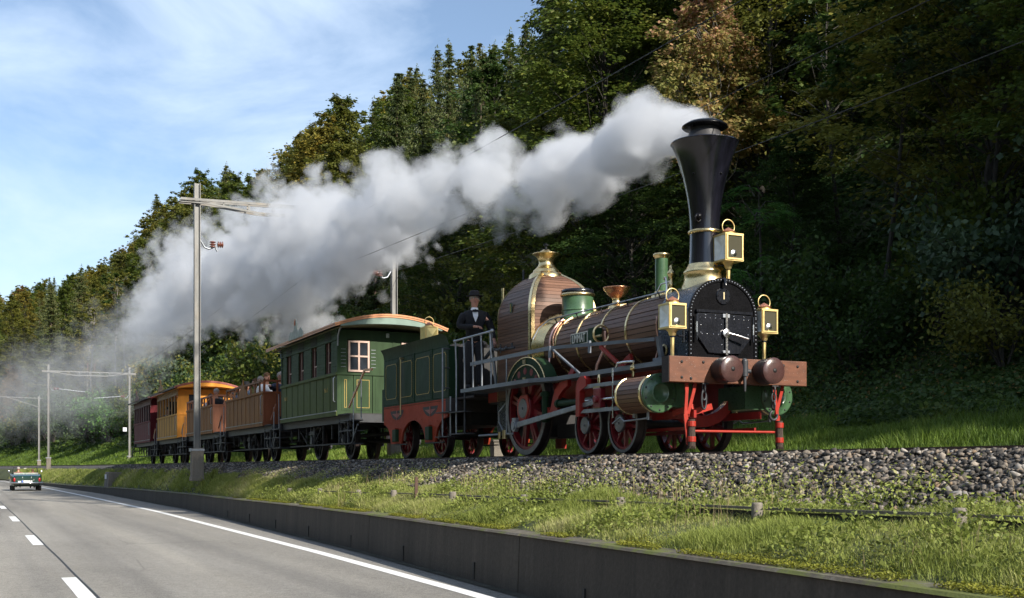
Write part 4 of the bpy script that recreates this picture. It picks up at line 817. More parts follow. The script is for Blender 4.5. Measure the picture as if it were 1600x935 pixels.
for a in (-2.15, -1.1, .2, 1.6): b.sphere((-.80 + .31 * cos(a), .31 * sin(a), 3.80), .016, 8, 6)
b.sphere((-.80 + .21 * cos(-1.0), .21 * sin(-1.0), 3.23), .05, 10, 8); b.torus((-.80 + .23 * cos(-1.0), .23 * sin(-1.0), 3.20), .045, .014, 'X', 12, 6); part(b, 'chimney_stud', 'blackmatt', ch)
# boiler with planks
BC, BR = 1.80, .505
bo = link('boiler', None, LO, (-3, 0, 1.8)); part(MB().cyl((-5.2, 0, BC), (SX1 + .01, 0, BC), BR - .012, 40), 'boiler_barrel', 'dark', bo)
NP = 42; pm = []
for k in range(NP):
    a0 = 2 * pi * k / NP + .010; a1 = 2 * pi * (k + 1) / NP - .010; b = MB(); x0, x1 = -5.0, SX1 - .005
    rr = BR + .003 * ((k * 7) % 3); am = (a0 + a1) / 2
    b.hexa([(x, r * cos(a), BC + r * sin(a)) for r in (BR - .02, rr) for x, a in ((x0, a0), (x1, a0), (x1, a1), (x0, a1))]); part(b, 'plank', 'wood', bo)
for x, r, mt in ((-1.15, .515, 'oldbrass'), (-2.09, .515, 'brass'), (-2.86, .515, 'brass'), (-3.63, .515, 'brass'), (-4.36, .516, 'brass')):
    b = MB().lathe([(r - .01, -.022), (r + .006, -.020), (r + .006, .020), (r - .01, .022)], (x, 0, BC), 48, 'X', False); part(b, 'band', mt, bo)
b = MB().lathe([(.50, .0), (.53, .02), (.575, -.05), (.60, -.10), (.625, -.16), (.63, -.22)][::-1] and [(.512, .13), (.535, .10), (.555, .04), (.60, -.02), (.63, -.07), (.63, -.10)], (-4.93, 0, BC), 48, 'X'); part(b, 'firebox_flange', 'brass', bo)
# firebox: courses of planks on a square plan that closes to a pointed dome
FX0, FX1, FW = -6.42, -5.05, .625; FXm = (FX0 + FX1) / 2; FD = (FX1 - FX0) / 2
fb = link('firebox', None, LO, (FXm, 0, 1.0))
def fw(z):
    if z < 2.42: return 1.0
    t_ = min(1, (z - 2.42) / .80); return max(.30, (1 - t_ ** 2.1) ** .56)
zs = list(np.arange(.98, 2.43, .055)) + [2.42 + .80 * sin(a) for a in np.linspace(.065, pi / 2 * .965, 17)]
part(MB().box((FX0 + .02, -FW + .02, .9), (FX1 - .02, FW - .02, 2.40)), 'firebox_shell', 'dark', fb)
b = MB()
for za, zb in zip(np.linspace(2.38, 3.14, 10)[:-1], np.linspace(2.38, 3.14, 10)[1:]):
    wa, wb = fw(za) - .03, fw(zb) - .03; b.hexa([(FXm - FD * wa, -FW * wa, za), (FXm + FD * wa, -FW * wa, za), (FXm + FD * wa, FW * wa, za), (FXm - FD * wa, FW * wa, za), (FXm - FD * wb, -FW * wb, zb), (FXm + FD * wb, -FW * wb, zb), (FXm + FD * wb, FW * wb, zb), (FXm - FD * wb, FW * wb, zb)])
part(b, 'firebox_dome_shell', 'dark', fb)
for k, (za, zb) in enumerate(zip(zs[:-1], zs[1:])):
    za += .002; wa, wb = fw(za), fw(zb); e = .018; pr_ = .0025 * (k % 2)
    for s in (-1, 1):
        b = MB(); xa0, xa1, xb0, xb1 = FXm - FD * wa, FXm + FD * wa, FXm - FD * wb, FXm + FD * wb; ya, yb = s * (FW * wa + pr_), s * (FW * wb + pr_)
        b.hexa([(xa0, ya - s * e, za), (xa1, ya - s * e, za), (xa1, ya, za), (xa0, ya, za), (xb0, yb - s * e, zb - .003), (xb1, yb - s * e, zb - .003), (xb1, yb, zb - .003), (xb0, yb, zb - .003)]); part(b, 'plank', 'wood', fb)
        if s > 0 or za > 1.0:
            xa, xb = FXm + s * (FD * wa + pr_), FXm + s * (FD * wb + pr_)
            b = MB(); b.hexa([(xa - s * e, -FW * wa + .01, za), (xa, -FW * wa + .01, za), (xa, FW * wa - .01, za), (xa - s * e, FW * wa - .01, za), (xb - s * e, -FW * wb + .01, zb - .003), (xb, -FW * wb + .01, zb - .003), (xb, FW * wb - .01, zb - .003), (xb - s * e, FW * wb - .01, zb - .003)]); part(b, 'plank', 'wood', fb)
for sx, sy in ((1, -1), (-1, -1), (1, 1), (-1, 1)):
    b = MB(); zz = [.98] + list(np.linspace(2.40, 3.19, 16)); wd_ = .10 if sx > 0 else .022; wx = .055 if sx > 0 else .02
    for za, zb in zip(zz[:-1], zz[1:]):
        wa, wb = fw(za), fw(zb); q = .007
        for (ux, uy) in ((wd_, 0), (0, wd_ * .75)):
            p_ = []
            for z_, w__ in ((za, wa), (zb, wb)):
                x_ = FXm + sx * (FD * w__ + q); y_ = sy * (FW * w__ + q)
                if ux: p_.append([(x_, y_, z_), (x_ - sx * min(ux, FD * w__), y_, z_), (x_ - sx * min(ux, FD * w__), y_ - sy * .012, z_), (x_, y_ - sy * .012, z_)])
                else: p_.append([(x_, y_, z_), (x_, y_ - sy * min(uy, FW * w__), z_), (x_ - sx * .012, y_ - sy * min(uy, FW * w__), z_), (x_ - sx * .012, y_, z_)])
            b.hexa(p_[0] + p_[1])
    part(b, 'corner_strip', 'brass' if sx > 0 else 'oldbrass', fb)
c1 = (FXm, 0, 0); b = MB().lathe([(.31, 3.10), (.30, 3.17), (.27, 3.20), (.235, 3.22), (.225, 3.26), (.19, 3.29), (.15, 3.33), (.128, 3.38), (.128, 3.43), (.15, 3.475), (.19, 3.515), (.225, 3.54), (.245, 3.548), (.235, 3.56), (.12, 3.575), (.10, 3.60), (.06, 3.63), (.001, 3.64)], c1, 36); part(b, 'safety_valve_trumpet', 'brass', fb)
b = MB(); b.cyl((FXm, 0, 3.63), (FXm, 0, 3.74), .022); b.cyl((FXm, 0, 3.70), (FXm, 0, 3.72), .05); b.tube([(FXm - .02, -.02, 3.35), (FXm - .38, -.10, 3.22), (FXm - .62, -.20, 3.0)], .018, 6); b.cyl((FXm - .55, -.18, 2.98), (FXm - .55, -.18, 3.35), .02); part(b, 'valve_lever', 'iron', fb)
b = MB().cyl((FX0 - .04, -.50, 2.55), (FX0 - .04, -.50, 2.98), .028); b.cyl((FX0 - .04, -.50, 2.98), (FX0 - .04, -.50, 3.02), .036); part(b, 'whistle_pipe', 'brass', fb)
b = B((-5.885, -FW - .012, 2.50), (-5.79, -FW - .004, 2.67)); pl = part(b, 'brass_number_plate', 'green', fb); part(MB().bar((-5.84, -FW - .015, 2.52), (-5.84, -FW - .015, 2.65), .02, .006, (0, 1, 0)), 'numeral', 'yellow', pl)
part(B((-5.50, -FW - .016, 1.24), (-5.36, -FW - .004, 1.5)), 'yellow_frame', 'yellow', fb)
# dome, funnel, tube, fittings on the boiler
b = MB().lathe([(.30, 2.18), (.29, 2.30), (.27, 2.33), (.262, 2.345), (.262, 2.66)], (-4.55, 0, 0), 40); do_ = part(b, 'steam_dome', 'greenl', LO)
part(MB().lathe([(.264, 2.40), (.272, 2.405), (.272, 2.42), (.264, 2.425)], (-4.55, 0, 0), 36), 'dome_bead', 'greenl', do_); part(MB().lathe([(.264, 2.64), (.290, 2.65), (.294, 2.67), (.286, 2.69), (.264, 2.70)], (-4.55, 0, 0), 40), 'dome_brass_ring', 'brass', do_)
part(MB().lathe([(.27, 2.69), (.275, 2.72), (.272, 2.755), (.24, 2.765), (.001, 2.775)], (-4.55, 0, 0), 40), 'dome_lid', 'black', do_)
b = MB().lathe([(.16, 2.27), (.135, 2.31), (.12, 2.34), (.085, 2.36), (.066, 2.39), (.062, 2.44), (.075, 2.46)], (-3.24, 0, 0), 30); fu = part(b, 'funnel_foot', 'brass', LO); part(MB().lathe([(.072, 2.455), (.12, 2.49), (.175, 2.55), (.205, 2.605), (.218, 2.613), (.212, 2.622), (.19, 2.60), (.10, 2.52), (.001, 2.50)], (-3.24, 0, 0), 36), 'funnel_cup', 'copper', fu)
b = MB().lathe([(.094, 2.30), (.094, 2.90)], (-1.92, 0, 0), 28); vt = part(b, 'green_vent_tube', 'greenl', LO); part(MB().lathe([(.094, 2.86), (.104, 2.87), (.104, 2.885), (.122, 2.90), (.126, 2.92), (.115, 2.935), (.05, 2.95), (.001, 2.952)], (-1.92, 0, 0), 28).lathe([(.16, 2.27), (.15, 2.32), (.115, 2.35), (.096, 2.38)], (-1.92, 0, 0), 28), 'vent_cap', 'brass', vt)
b = MB().lathe([(.05, 2.22), (.035, 2.28), (.03, 2.36), (.045, 2.39), (.03, 2.41), (.03, 2.50), (.05, 2.53), (.055, 2.56), (.03, 2.59), (.018, 2.61), (.028, 2.63), (.012, 2.66), (.001, 2.67)], (-1.35, -.20, 0), 16); part(b, 'brass_relief_valve', 'brass', LO)
b = MB(); b.tube([(-1.35, -.28, 2.44), (-1.28, -.36, 2.46), (-1.1, -.44, 2.44), (-.98, -.50, 2.30), (-.9, -.56, 2.1)], .014, 7); b.tube([(-1.35, -.2, 2.44), (-1.55, -.24, 2.42), (-1.62, -.3, 2.25)], .012, 7); part(b, 'bright_small_pipe', 'bright', LO)
hr = MB(); hr.tube([(-4.98, -.62, 1.95), (-4.97, -.52, 2.14), (-4.9, -.36, 2.28), (-4.7, -.31, 2.30), (-1.25, -.31, 2.285)], .013, 8); part(hr, 'boiler_handrail', 'steel', LO)
b = MB()
for x in (-4.75, -4.0, -3.2, -2.4, -1.5): b.cyl((x, -.31, 2.285), (x, -.28, 2.20), .010, 6); b.sphere((x, -.31, 2.285), .02, 8, 6)
part(b, 'handrail_stud', 'dark', LO)
def boiler_pipe(x, a0, a1, tail, r=.022, mt='pipe'):
    pts = [(x, -(BR + .03) * cos(a), BC + (BR + .03) * sin(a)) for a in np.linspace(a0, a1, 12)] + tail; return part(MB().tube(pts, r, 8), 'copper_pipe', mt, LO)
boiler_pipe(-4.52, 1.15, -.15, [(-4.50, -.55, 1.55), (-4.46, -.60, 1.25), (-4.42, -.66, .95), (-4.55, -.64, .55), (-4.7, -.6, .35)])
boiler_pipe(-2.66, .1, -.25, [(-2.66, -.56, 1.55), (-2.78, -.60, 1.35), (-2.82, -.62, 1.15)], .024); boiler_pipe(-1.19, .2, -.5, [(-1.22, -.52, 1.35), (-1.26, -.56, 1.15)], .014)
boiler_pipe(-4.42, .95, .2, [(-4.4, -.52, 1.6)], .016, 'copper')
# name plate and feed pump
np_ = link('name_plate', None, LO, (-3.27, -.63, 1.79)); part(B((-3.54, -.655, 1.70), (-2.99, -.64, 1.885)), 'plate_border', 'cream', np_); part(B((-3.522, -.659, 1.716), (-3.008, -.654, 1.869)), 'plate_field', 'tgreen', np_)
tm = text_mesh('lettering', 'LIMMAT', .18, 'cream', .003, .0015, .68); o = link('lettering', tm, np_, (0.005, -.034, 0.0)); o.rotation_euler = (pi / 2, 0, 0)
b = B((-2.97, -.66, 1.70), (-2.80, -.50, 1.92)); fp = part(b, 'feed_valve_box', 'tgreen', LO, .008); part(MB().torus((-2.62, -.62, 1.80), .13, .018, 'X', 28, 8), 'brass_ring_wheel', 'brass', fp); part(MB().cyl((-2.98, -.62, 1.78), (-2.62, -.62, 1.78), .02, 10).box((-2.95, -.68, 1.64), (-2.84, -.60, 1.70)), 'brass_spindle', 'oldbrass', fp)
# running boards, rails
rb = MB(); out = [(-6.90, -1.15), (-4.05, -1.15), (-3.55, -.945), (-.18, -.945)]; inn = [(-6.90, -.60), (-4.05, -.84), (-3.55, -.62), (-.18, -.60)]
for k in range(3):
    for s in (1, -1):
        p0, p1, q0, q1 = out[k], out[k + 1], inn[k], inn[k + 1]; rb.hexa([(p0[0], s * p0[1], 1.15), (p1[0], s * p1[1], 1.15), (q1[0], s * q1[1], 1.15), (q0[0], s * q0[1], 1.15), (p0[0], s * p0[1], 1.215), (p1[0], s * p1[1], 1.215), (q1[0], s * q1[1], 1.215), (q0[0], s * q0[1], 1.215)])
part(rb, 'running_board', 'greypaint', LO); part(B((-6.95, -.85, 1.165), (-6.40, .85, 1.205)), 'footplate', 'woodend', LO)
for s in (-1, 1):
    b = MB(); b.bar((-6.42, s * 1.15, 1.63), (-3.28, s * 1.15, 1.63), .02, .062); b.bar((-3.28, s * 1.145, 1.632), (-.98, s * .70, 1.56), .018, .05); part(b, 'side_rail', 'greypaint', LO)
    b = MB(); b.bar((-3.26, s * 1.13, 1.62), (-2.68, s * .95, 1.20), .045, .022, (0, 0, 1)); b.bar((-3.28, s * 1.15, 1.66), (-3.28, s * 1.15, 1.48), .05, .03, (0, 1, 0)); b.bar((-2.36, s * .96, 1.66), (-2.36, s * .96, 1.48), .05, .03, (0, 1, 0)); b.bar((-.98, s * .64, 1.60), (-.95, s * .60, 1.28), .07, .05, (0, 1, 0)); b.box((-1.02, s * .54, 1.2), (-.80, s * .70, 1.30)); part(b, 'rail_bracket', 'greypaint', LO)
# red diagonal stays under the boiler
b = MB(); b.bar((-2.65, -.62, 1.62), (-1.95, -.60, 1.22), .06, .03, (0, 1, 0)); b.bar((-2.25, -.60, 1.18), (-1.85, -.55, 1.40), .10, .05, (0, 1, 0)); b.bar((-3.75, -.60, 1.18), (-3.6, -.55, 1.36), .10, .05, (0, 1, 0)); part(b, 'boiler_stay', 'red', LO)
# splashers
for s in (-1, 1):
    sp = link('splasher', None, LO, (-4.78, s * .84, 1.2)); Y0, Y1 = s * .845, s * .62; xc, zc, R = -4.80, 1.10, .78
    def ov(r, n=30): return [(xc + r * cos(a), 1.05 + r * .74 * sin(a)) for a in np.linspace(pi * .96, pi * .04, n)]
    b = MB(); q = [(x, z) for x, z in ov(R) if z > 1.2]; q = [(q[0][0], 1.216)] + q + [(q[-1][0], 1.216)]; b.prism(q, 'Y', Y0, Y0 - s * .02); part(b, 'splasher_face', 'tgreen', sp)
    b = MB(); b.add([(x, Y0, z) for x, z in q] + [(x, Y1, z) for x, z in q], [(i, i + 1, len(q) + i + 1, len(q) + i) for i in range(len(q) - 1)], True); part(b, 'splasher_top', 'tgreen', sp)
    for r in (R - .005, R * .78):
        b = MB(); pts = [(x, Y0 + s * .006, z) for x, z in ov(r) if z > 1.21]; b.tube(pts, .011, 6); part(b, 'brass_beading', 'brass', sp)
    for k, a in enumerate(np.linspace(pi * .85, pi * .17, 5)):
        b = MB().lathe([(.001, s * .004), (.055, s * .004), (.06, 0)], (xc + .47 * cos(a), Y0, 1.10 + .30 * sin(a)), 20, 'Y', False); part(b, 'round_opening', 'wred', sp)
    for z, w__ in ((1.56, .075), (1.265, .075)): part(MB().box((xc - .085, Y0, z - w__ / 2), (xc + .02, Y0 + s * .014, z + w__ / 2 - .005)), 'maker_plate', 'oldbrass', sp)
# cylinders and motion
for s in (-1, 1):
    y = s * .95; z = .785
    cyl = link('cylinder', None, LO, (-.8, y, z)); part(MB().cyl((-1.20, y, z), (-.47, y, z), .235, 30), 'cylinder_core', 'dark', cyl); NPc = 26
    for k in range(NPc):
        a0, a1 = 2 * pi * k / NPc + .014, 2 * pi * (k + 1) / NPc - .014; b = MB(); b.hexa([(x, y + r * cos(a), z + r * sin(a)) for r in (.225, .248) for x, a in ((-1.20, a0), (-.50, a0), (-.50, a1), (-1.20, a1))]); part(b, 'plank', 'wood', cyl)
    for x in (-1.18, -.55): part(MB().lathe([(.245, -.022), (.256, -.018), (.256, .018), (.245, .022)], (x, y, z), 40, 'X', False), 'band', 'brass', cyl)
    b = MB().lathe([(.20, -.04), (.262, -.04), (.262, .0), (.24, .006), (.15, .010), (.14, .035), (.115, .045), (.105, .03), (.001, .03)], (-.44, y, z), 40, 'X'); cv = part(b, 'cylinder_cover', 'greenl', cyl)
    b = MB(); rivets(b, [(-.432, y + .222 * cos(a), z + .222 * sin(a)) for a in np.arange(.3, 6.5, pi / 5)], .016); part(b, 'cover_nuts', 'iron', cv, kind='stuff').name = 'cover_nut_ring'
    part(MB().prism([(y - s * .2, .60), (y - s * .52, .60), (y - s * .52, .92), (y - s * .2, .92)][::s], 'X', -1.1, -.46), 'steam_chest', 'greenl', cyl)
    b = MB().lathe([(.001, 0), (.24, 0), (.24, -.03), (.09, -.05), (.07, -.12), (.001, -.12)], (-1.20, y, z), 30, 'X', False); part(b, 'rear_cover', 'iron', cyl)
    b = MB(); b.cyl((-2.05, y, z), (-1.25, y, z), .022, 10); part(b, 'piston_rod', 'bright', LO)
    b = MB()
    for z_ in (.985, .625): b.hexa([(-2.62, y - .03, z_ - .02), (-1.22, y - .03, z_ - .02), (-1.22, y + .03, z_ - .02), (-2.62, y + .03, z_ - .02), (-2.5, y - .03, z_ + .035), (-1.35, y - .03, z_ + .035), (-1.35, y + .03, z_ + .035), (-2.5, y + .03, z_ + .035)])
    part(b, 'slide_bar', 'steel', LO)
    b = MB(); b.prism([(-2.72, .56), (-2.60, .56), (-2.60, .93), (-2.40, 1.0), (-2.40, 1.10), (-2.46, 1.15), (-2.58, 1.15), (-2.68, 1.09), (-2.72, .98)][::-1], 'Y', y - .05, y + .04); b.box((-2.70, y - s * .35, 1.0), (-2.62, y, 1.12)); part(b, 'slide_bar_bracket', 'red', LO)
    b = MB(); b.box((-2.18, y - .05, .66), (-1.98, y + .05, .95)); b.lathe([(.001, s * .09), (.05, s * .09), (.055, s * .05)], (-2.08, y, .785), 14, 'Y', False); xh = part(b, 'crosshead', 'wred', LO, .01); part(MB().box((-2.19, y - .045, .93), (-1.99, y + .045, .975)).box((-2.19, y - .045, .665), (-1.99, y + .045, .62 + .04)), 'slipper', 'oldbrass', xh); part(MB().cyl((-2.08, y, .97), (-2.08, y, 1.06), .018).lathe([(.001, .12), (.02, .12), (.025, .06), (.025, 0)], (-2.08, y, 1.03), 10), 'oil_cup', 'brass', xh)
    yr = s * .925; b = MB(); P0, P1 = Vector((-5.03, yr, .50)), Vector((-2.08, yr, .775)); d = (P1 - P0)
    b.hexa([P0 + Vector((0, -.022, -.045)), P1 + Vector((0, -.022, -.032)), P1 + Vector((0, .022, -.032)), P0 + Vector((0, .022, -.045)), P0 + Vector((0, -.022, .045)), P1 + Vector((0, -.022, .032)), P1 + Vector((0, .022, .032)), P0 + Vector((0, .022, .045))]); cr2 = part(b, 'connecting_rod', 'steel', LO, .004)
    b = MB(); b.lathe([(.001, s * .05), (.06, s * .05), (.062, s * .035), (.10, s * .035), (.105, -s * .035)], P0, 20, 'Y', False); b.box((P0.x - .07, yr - .03, P0.z + .06), (P0.x + .07, yr + .03, P0.z + .13)); part(b, 'big_end', 'steel', cr2)
    # pump and curved bracket behind the driver
    b = MB().cyl((-4.02, s * .86, .52), (-4.02, s * .86, 1.02), .055, 14); b.cyl((-4.02, s * .86, .94), (-4.02, s * .86, 1.0), .085, 14); b.cyl((-4.02, s * .86, .54), (-4.02, s * .86, .60), .080, 14); part(b, 'green_pump', 'tgreen', LO)
    b = MB(); b.cyl((-3.55, s * .84, .80), (-2.9, s * .84, .80), .05, 12); b.cyl((-3.62, s * .84, .80), (-3.55, s * .84, .80), .07, 12); part(b, 'green_pump_barrel', 'tgreen', LO); part(MB().cyl((-2.95, s * .84, .80), (-2.3, s * .84, .80), .016), 'pump_rod', 'bright', LO)
    b = MB(); qo = [(-3.95, .76), (-3.86, .70), (-3.78, .86), (-3.70, 1.02), (-3.50, 1.13), (-3.25, 1.15), (-3.25, 1.06), (-3.42, 1.0), (-3.55, .92), (-3.62, .84), (-3.60, .70), (-3.72, .62), (-3.95, .62)]
    b.prism(qo[::-1], 'Y', s * .80, s * .86); part(b, 'pump_bracket', 'red', LO)
    b = MB(); b.cyl((-1.15, s * .93, 1.05), (-1.15, s * .93, 1.14), .02); b.sphere((-1.15, s * .93, 1.17), .05, 12, 8); b.cyl((-1.15, s * .93, 1.2), (-1.15, s * .93, 1.27), .012); part(b, 'cylinder_lubricator', 'brass', LO)
    b = MB(); b.tube([(-1.5, s * 1.0, 1.20), (-1.46, s * 1.0, 1.26), (-1.28, s * 1.0, 1.26), (-1.05, s * .99, 1.25)], .018, 6); b.cyl((-1.60, s * 1.0, 1.2), (-1.60, s * 1.0, .5), .011, 6); b.cyl((-1.60, s * 1.0, 1.2), (-1.60, s * 1.0, 1.08), .02, 6); part(b, 'lubricator_crank', 'bright', LO)
    b = MB(); b.tube([(-1.62, s * .99, .42), (-1.40, s * .99, .50), (-1.30, s * .99, .44), (-.70, s * .99, .46), (-.66, s * .99, .52)], .013, 6); b.cyl((-.66, s * .99, .44), (-.66, s * .99, .56), .022, 8); b.cyl((-1.1, s * .95, .48), (-1.1, s * .95, .58), .02, 8); part(b, 'drain_cock_rod', 'steel', LO)
# splines of misc fittings low behind the driver
b = MB(); b.tube([(-5.95, -.72, .42), (-6.1, -.74, .60), (-6.1, -.74, .78), (-5.9, -.70, .92)], .016, 6); b.cyl((-6.9, -.78, .38), (-5.4, -.78, .38), .022, 8); b.cyl((-6.9, .2, .70), (-6.4, .2, .70), .03, 8); b.cyl((-5.7, -.78, .36), (-5.7, -.78, 1.15), .015, 6); b.cyl((-5.7, -.78, 1.22), (-5.7, -.78, 1.70), .015, 6); part(b, 'steel_rod', 'steel', LO)
b = MB(); b.box((-6.85, -.42, .50), (-6.5, .42, .92)); b.box((-6.9, -.58, .95), (-6.2, .58, 1.14)); part(b, 'rear_drag_box', 'dark', LO)
b = MB(); b.cyl((-5.9, -.82, .30), (-5.9, -.82, .42), .03, 8); b.cyl((-5.75, -.79, .30), (-5.75, -.79, .45), .045, 10); part(b, 'injector_valve', 'oldbrass', LO)
part(B((-6.60, .62, .15), (-6.35, .72, .40)), 'small_red_board', 'guard', LO)
# cab railing and steps
rl = link('cab_railing', None, LO, (-6.3, -1.15, 1.22))
for k in range(5):
    x = -7.10 + k * .395; z0_ = 1.215 if k else .42
    part(MB().tube([(x, -1.15, z0_), (x, -1.15, 1.66), (x - .02, -1.16, 2.10)], .017, 8).sphere((x - .02, -1.16, 2.10), .024, 8, 6), 'post', 'steel', rl)
part(MB().cyl((-7.16, -1.16, 2.11), (-5.46, -1.16, 2.12), .019, 8).sphere((-5.45, -1.16, 2.12), .036, 10, 8).sphere((-7.16, -1.16, 2.11), .03, 8, 6), 'top_rod', 'steel', rl)
for k in range(5):
    x = -7.10 + k * .395; part(MB().cyl((x, 1.15, 1.215), (x, 1.15, 2.1), .017, 8), 'post', 'steel', rl)
part(MB().cyl((-7.16, 1.15, 2.11), (-5.46, 1.15, 2.11), .019, 8), 'top_rod', 'steel', rl)
b = MB(); b.cyl((-6.70, -1.15, .42), (-6.70, -1.15, 1.15), .018, 8); b.box((-7.22, -1.24, .40), (-6.52, -1.02, .42)); b.box((-7.30, -1.22, .80), (-6.55, -1.08, .815)); part(b, 'step', 'iron', LO)
b = MB(); b.bar((-6.48, -.62, 1.22), (-6.62, -.66, 2.08), .03, .05); b.bar((-6.62, -.66, 2.04), (-6.60, -.66, 2.24), .02, .03); b.bar((-6.45, -.42, 1.22), (-6.52, -.40, 1.98), .02, .03); part(b, 'reversing_lever', 'steel', LO)
b = MB().lathe([(.11, 1.22), (.10, 1.60), (.085, 1.88)], (-6.60, -.45, 0), 20); part(b, 'green_column', 'tgreen', LO)
b = MB(); b.bar((-6.9, -.72, 1.72), (-6.5, -.70, 1.92), .04, .05); b.bar((-6.5, -.7, 1.92), (-6.0, -.7, 1.87), .04, .05); b.cyl((-6.1, -.80, 1.86), (-5.5, -.72, 1.86), .02); b.sphere((-5.95, -.78, 1.87), .035); b.sphere((-5.72, -.78, 1.87), .03); b.cyl((-5.95, -.78, 1.80), (-5.95, -.78, 1.96), .012); b.cyl((-5.6, -.72, 1.86), (-5.6, -.72, 1.95), .02); b.bar((-6.44, -.3, 1.3), (-6.44, .4, 2.4), .05, .3, (1, 0, 0)); part(b, 'regulator_gear', 'iron', LO)

# ---- lamps
def lamp(x, y, z, face_tin=True, rear=False, parent=None, h=.31, wd=.25):
    g = link('headlamp', None, parent or LO, Vector((x, y, z)) - wloc(parent or LO)); w2 = wd / 2; h2 = h / 2
    b = MB(); e = .014
    for sx in (-1, 1):
        for sy in (-1, 1): b.box((x + sx * w2 - e / 2 * sx, y + sy * w2 - e / 2 * sy, z - h2), (x + sx * (w2 + e / 2), y + sy * (w2 + e / 2), z + h2))
    for z_ in (z - h2, z + h2): b.box((x - w2 - .010, y - w2 - .010, z_ - .012), (x + w2 + .010, y + w2 + .010, z_ + .012))
    b.lathe([(.10, 0), (.105, .012), (.085, .02), (.08, .045)], (x, y, z + h2 + .01), 20); b.lathe([(.03, -.10), (.05, -.07), (.06, -.035), (.10, 0)], (x, y, z - h2 - .01), 16); b.lathe([(.03, 0), (.026, -.10), (.024, -.26), (.001, -.265)], (x, y, z - h2 - .12), 12); part(b, 'lamp_frame', 'lampbrass', g)
    b = MB().lathe([(.095, 0), (.05, .035), (.001, .062)], (x, y, z + h2 + .052), 16, 'Z', False); part(b, 'lamp_roof', 'roofcopper', g)
    b = MB().torus((x, y, z + h2 + .12), .098, .008, 'X', 26, 6, -.6, pi + .6); part(b, 'carrying_ring', 'lampbrass', g)
    # front: glass door in a brass frame; sides: pyramid-pressed tin panels
    b = MB(); o_ = w2 * .98; i_ = w2 * .82; X_ = x + w2 + .010
    b.ringplate([(y - i_, z - h2 * .86), (y + i_, z - h2 * .86), (y + i_, z + h2 * .88), (y - i_, z + h2 * .88), (y - i_, z - h2 * .86)], [(y - o_, z - h2 + .004), (y + o_, z - h2 + .004), (y + o_, z + h2 - .004), (y - o_, z + h2 - .004), (y - o_, z - h2 + .004)], 'X', X_ - .006, X_ + .012); part(b, 'lamp_door_frame', 'lampbrass', g)
    if rear:
        b = MB().add([(X_, y - w2, z - h2), (X_, y + w2, z - h2), (X_, y + w2, z + h2), (X_, y - w2, z + h2), (X_ + .05, y, z)], [(0, 1, 4), (1, 2, 4), (2, 3, 4), (3, 0, 4)]); part(b, 'pressed_panel', 'yellowlamp', g)
    else:
        part(MB().box((X_ - .012, y - i_ * 1.02, z - h2 * .88), (X_ - .004, y + i_ * 1.02, z + h2 * .86)), 'lamp_glass', 'lampglass', g); part(MB().lathe([(.001, .012), (.03, .009), (.048, 0)], (X_ - .004, y - .01, z - h2 * .50), 16, 'X'), 'lamp_glass_glint', 'bright', g)  # bright disc added ahead of the opaque pane imitates a glint
    for s in (-1, 1):
        Y_ = y + s * (w2 + .003); b = MB().add([(x - w2 + e, Y_, z - h2 + e), (x + w2 - e, Y_, z - h2 + e), (x + w2 - e, Y_, z + h2 - e), (x - w2 + e, Y_, z + h2 - e), (x, Y_ - s * .05, z)], [(0, 1, 4), (1, 2, 4), (2, 3, 4), (3, 0, 4)]); part(b, 'pressed_panel', 'yellowlamp' if rear else 'lamptin', g)
    part(MB().box((x - w2, y - w2, z - h2), (x - w2 + .006, y + w2, z + h2)), 'lamp_back', 'oldbrass', g)
    return g
M['yellowlamp'] = surf('pale_brass_panel', (.80, .64, .24), .45, .15, var=.1, scale=8)
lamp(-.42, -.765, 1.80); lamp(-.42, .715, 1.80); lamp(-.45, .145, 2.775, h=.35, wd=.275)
for s, yy in ((-1, -.765), (1, .715)):
    b = MB(); b.cyl((-.42, yy, 1.525), (-.42, yy, 1.585), .036, 12); b.tube([(-.42, yy, 1.555), (-.44, s * .60, 1.55), (-.44, s * .53, 1.55)], .018, 8); b.cyl((-.44, s * .575, 1.47), (-.44, s * .575, 1.63), .022, 8); part(b, 'lamp_bracket', 'black', LO)
b = MB(); b.tube([(-.72, .05, 2.36), (-.62, -.02, 2.50), (-.55, .06, 2.555), (-.45, .145, 2.555), (-.42, .20, 2.555)], .016, 8); b.tube([(-.55, -.06, 2.34), (-.60, -.10, 2.46), (-.55, .0, 2.555)], .014, 8); part(b, 'lamp_bracket', 'black', LO)

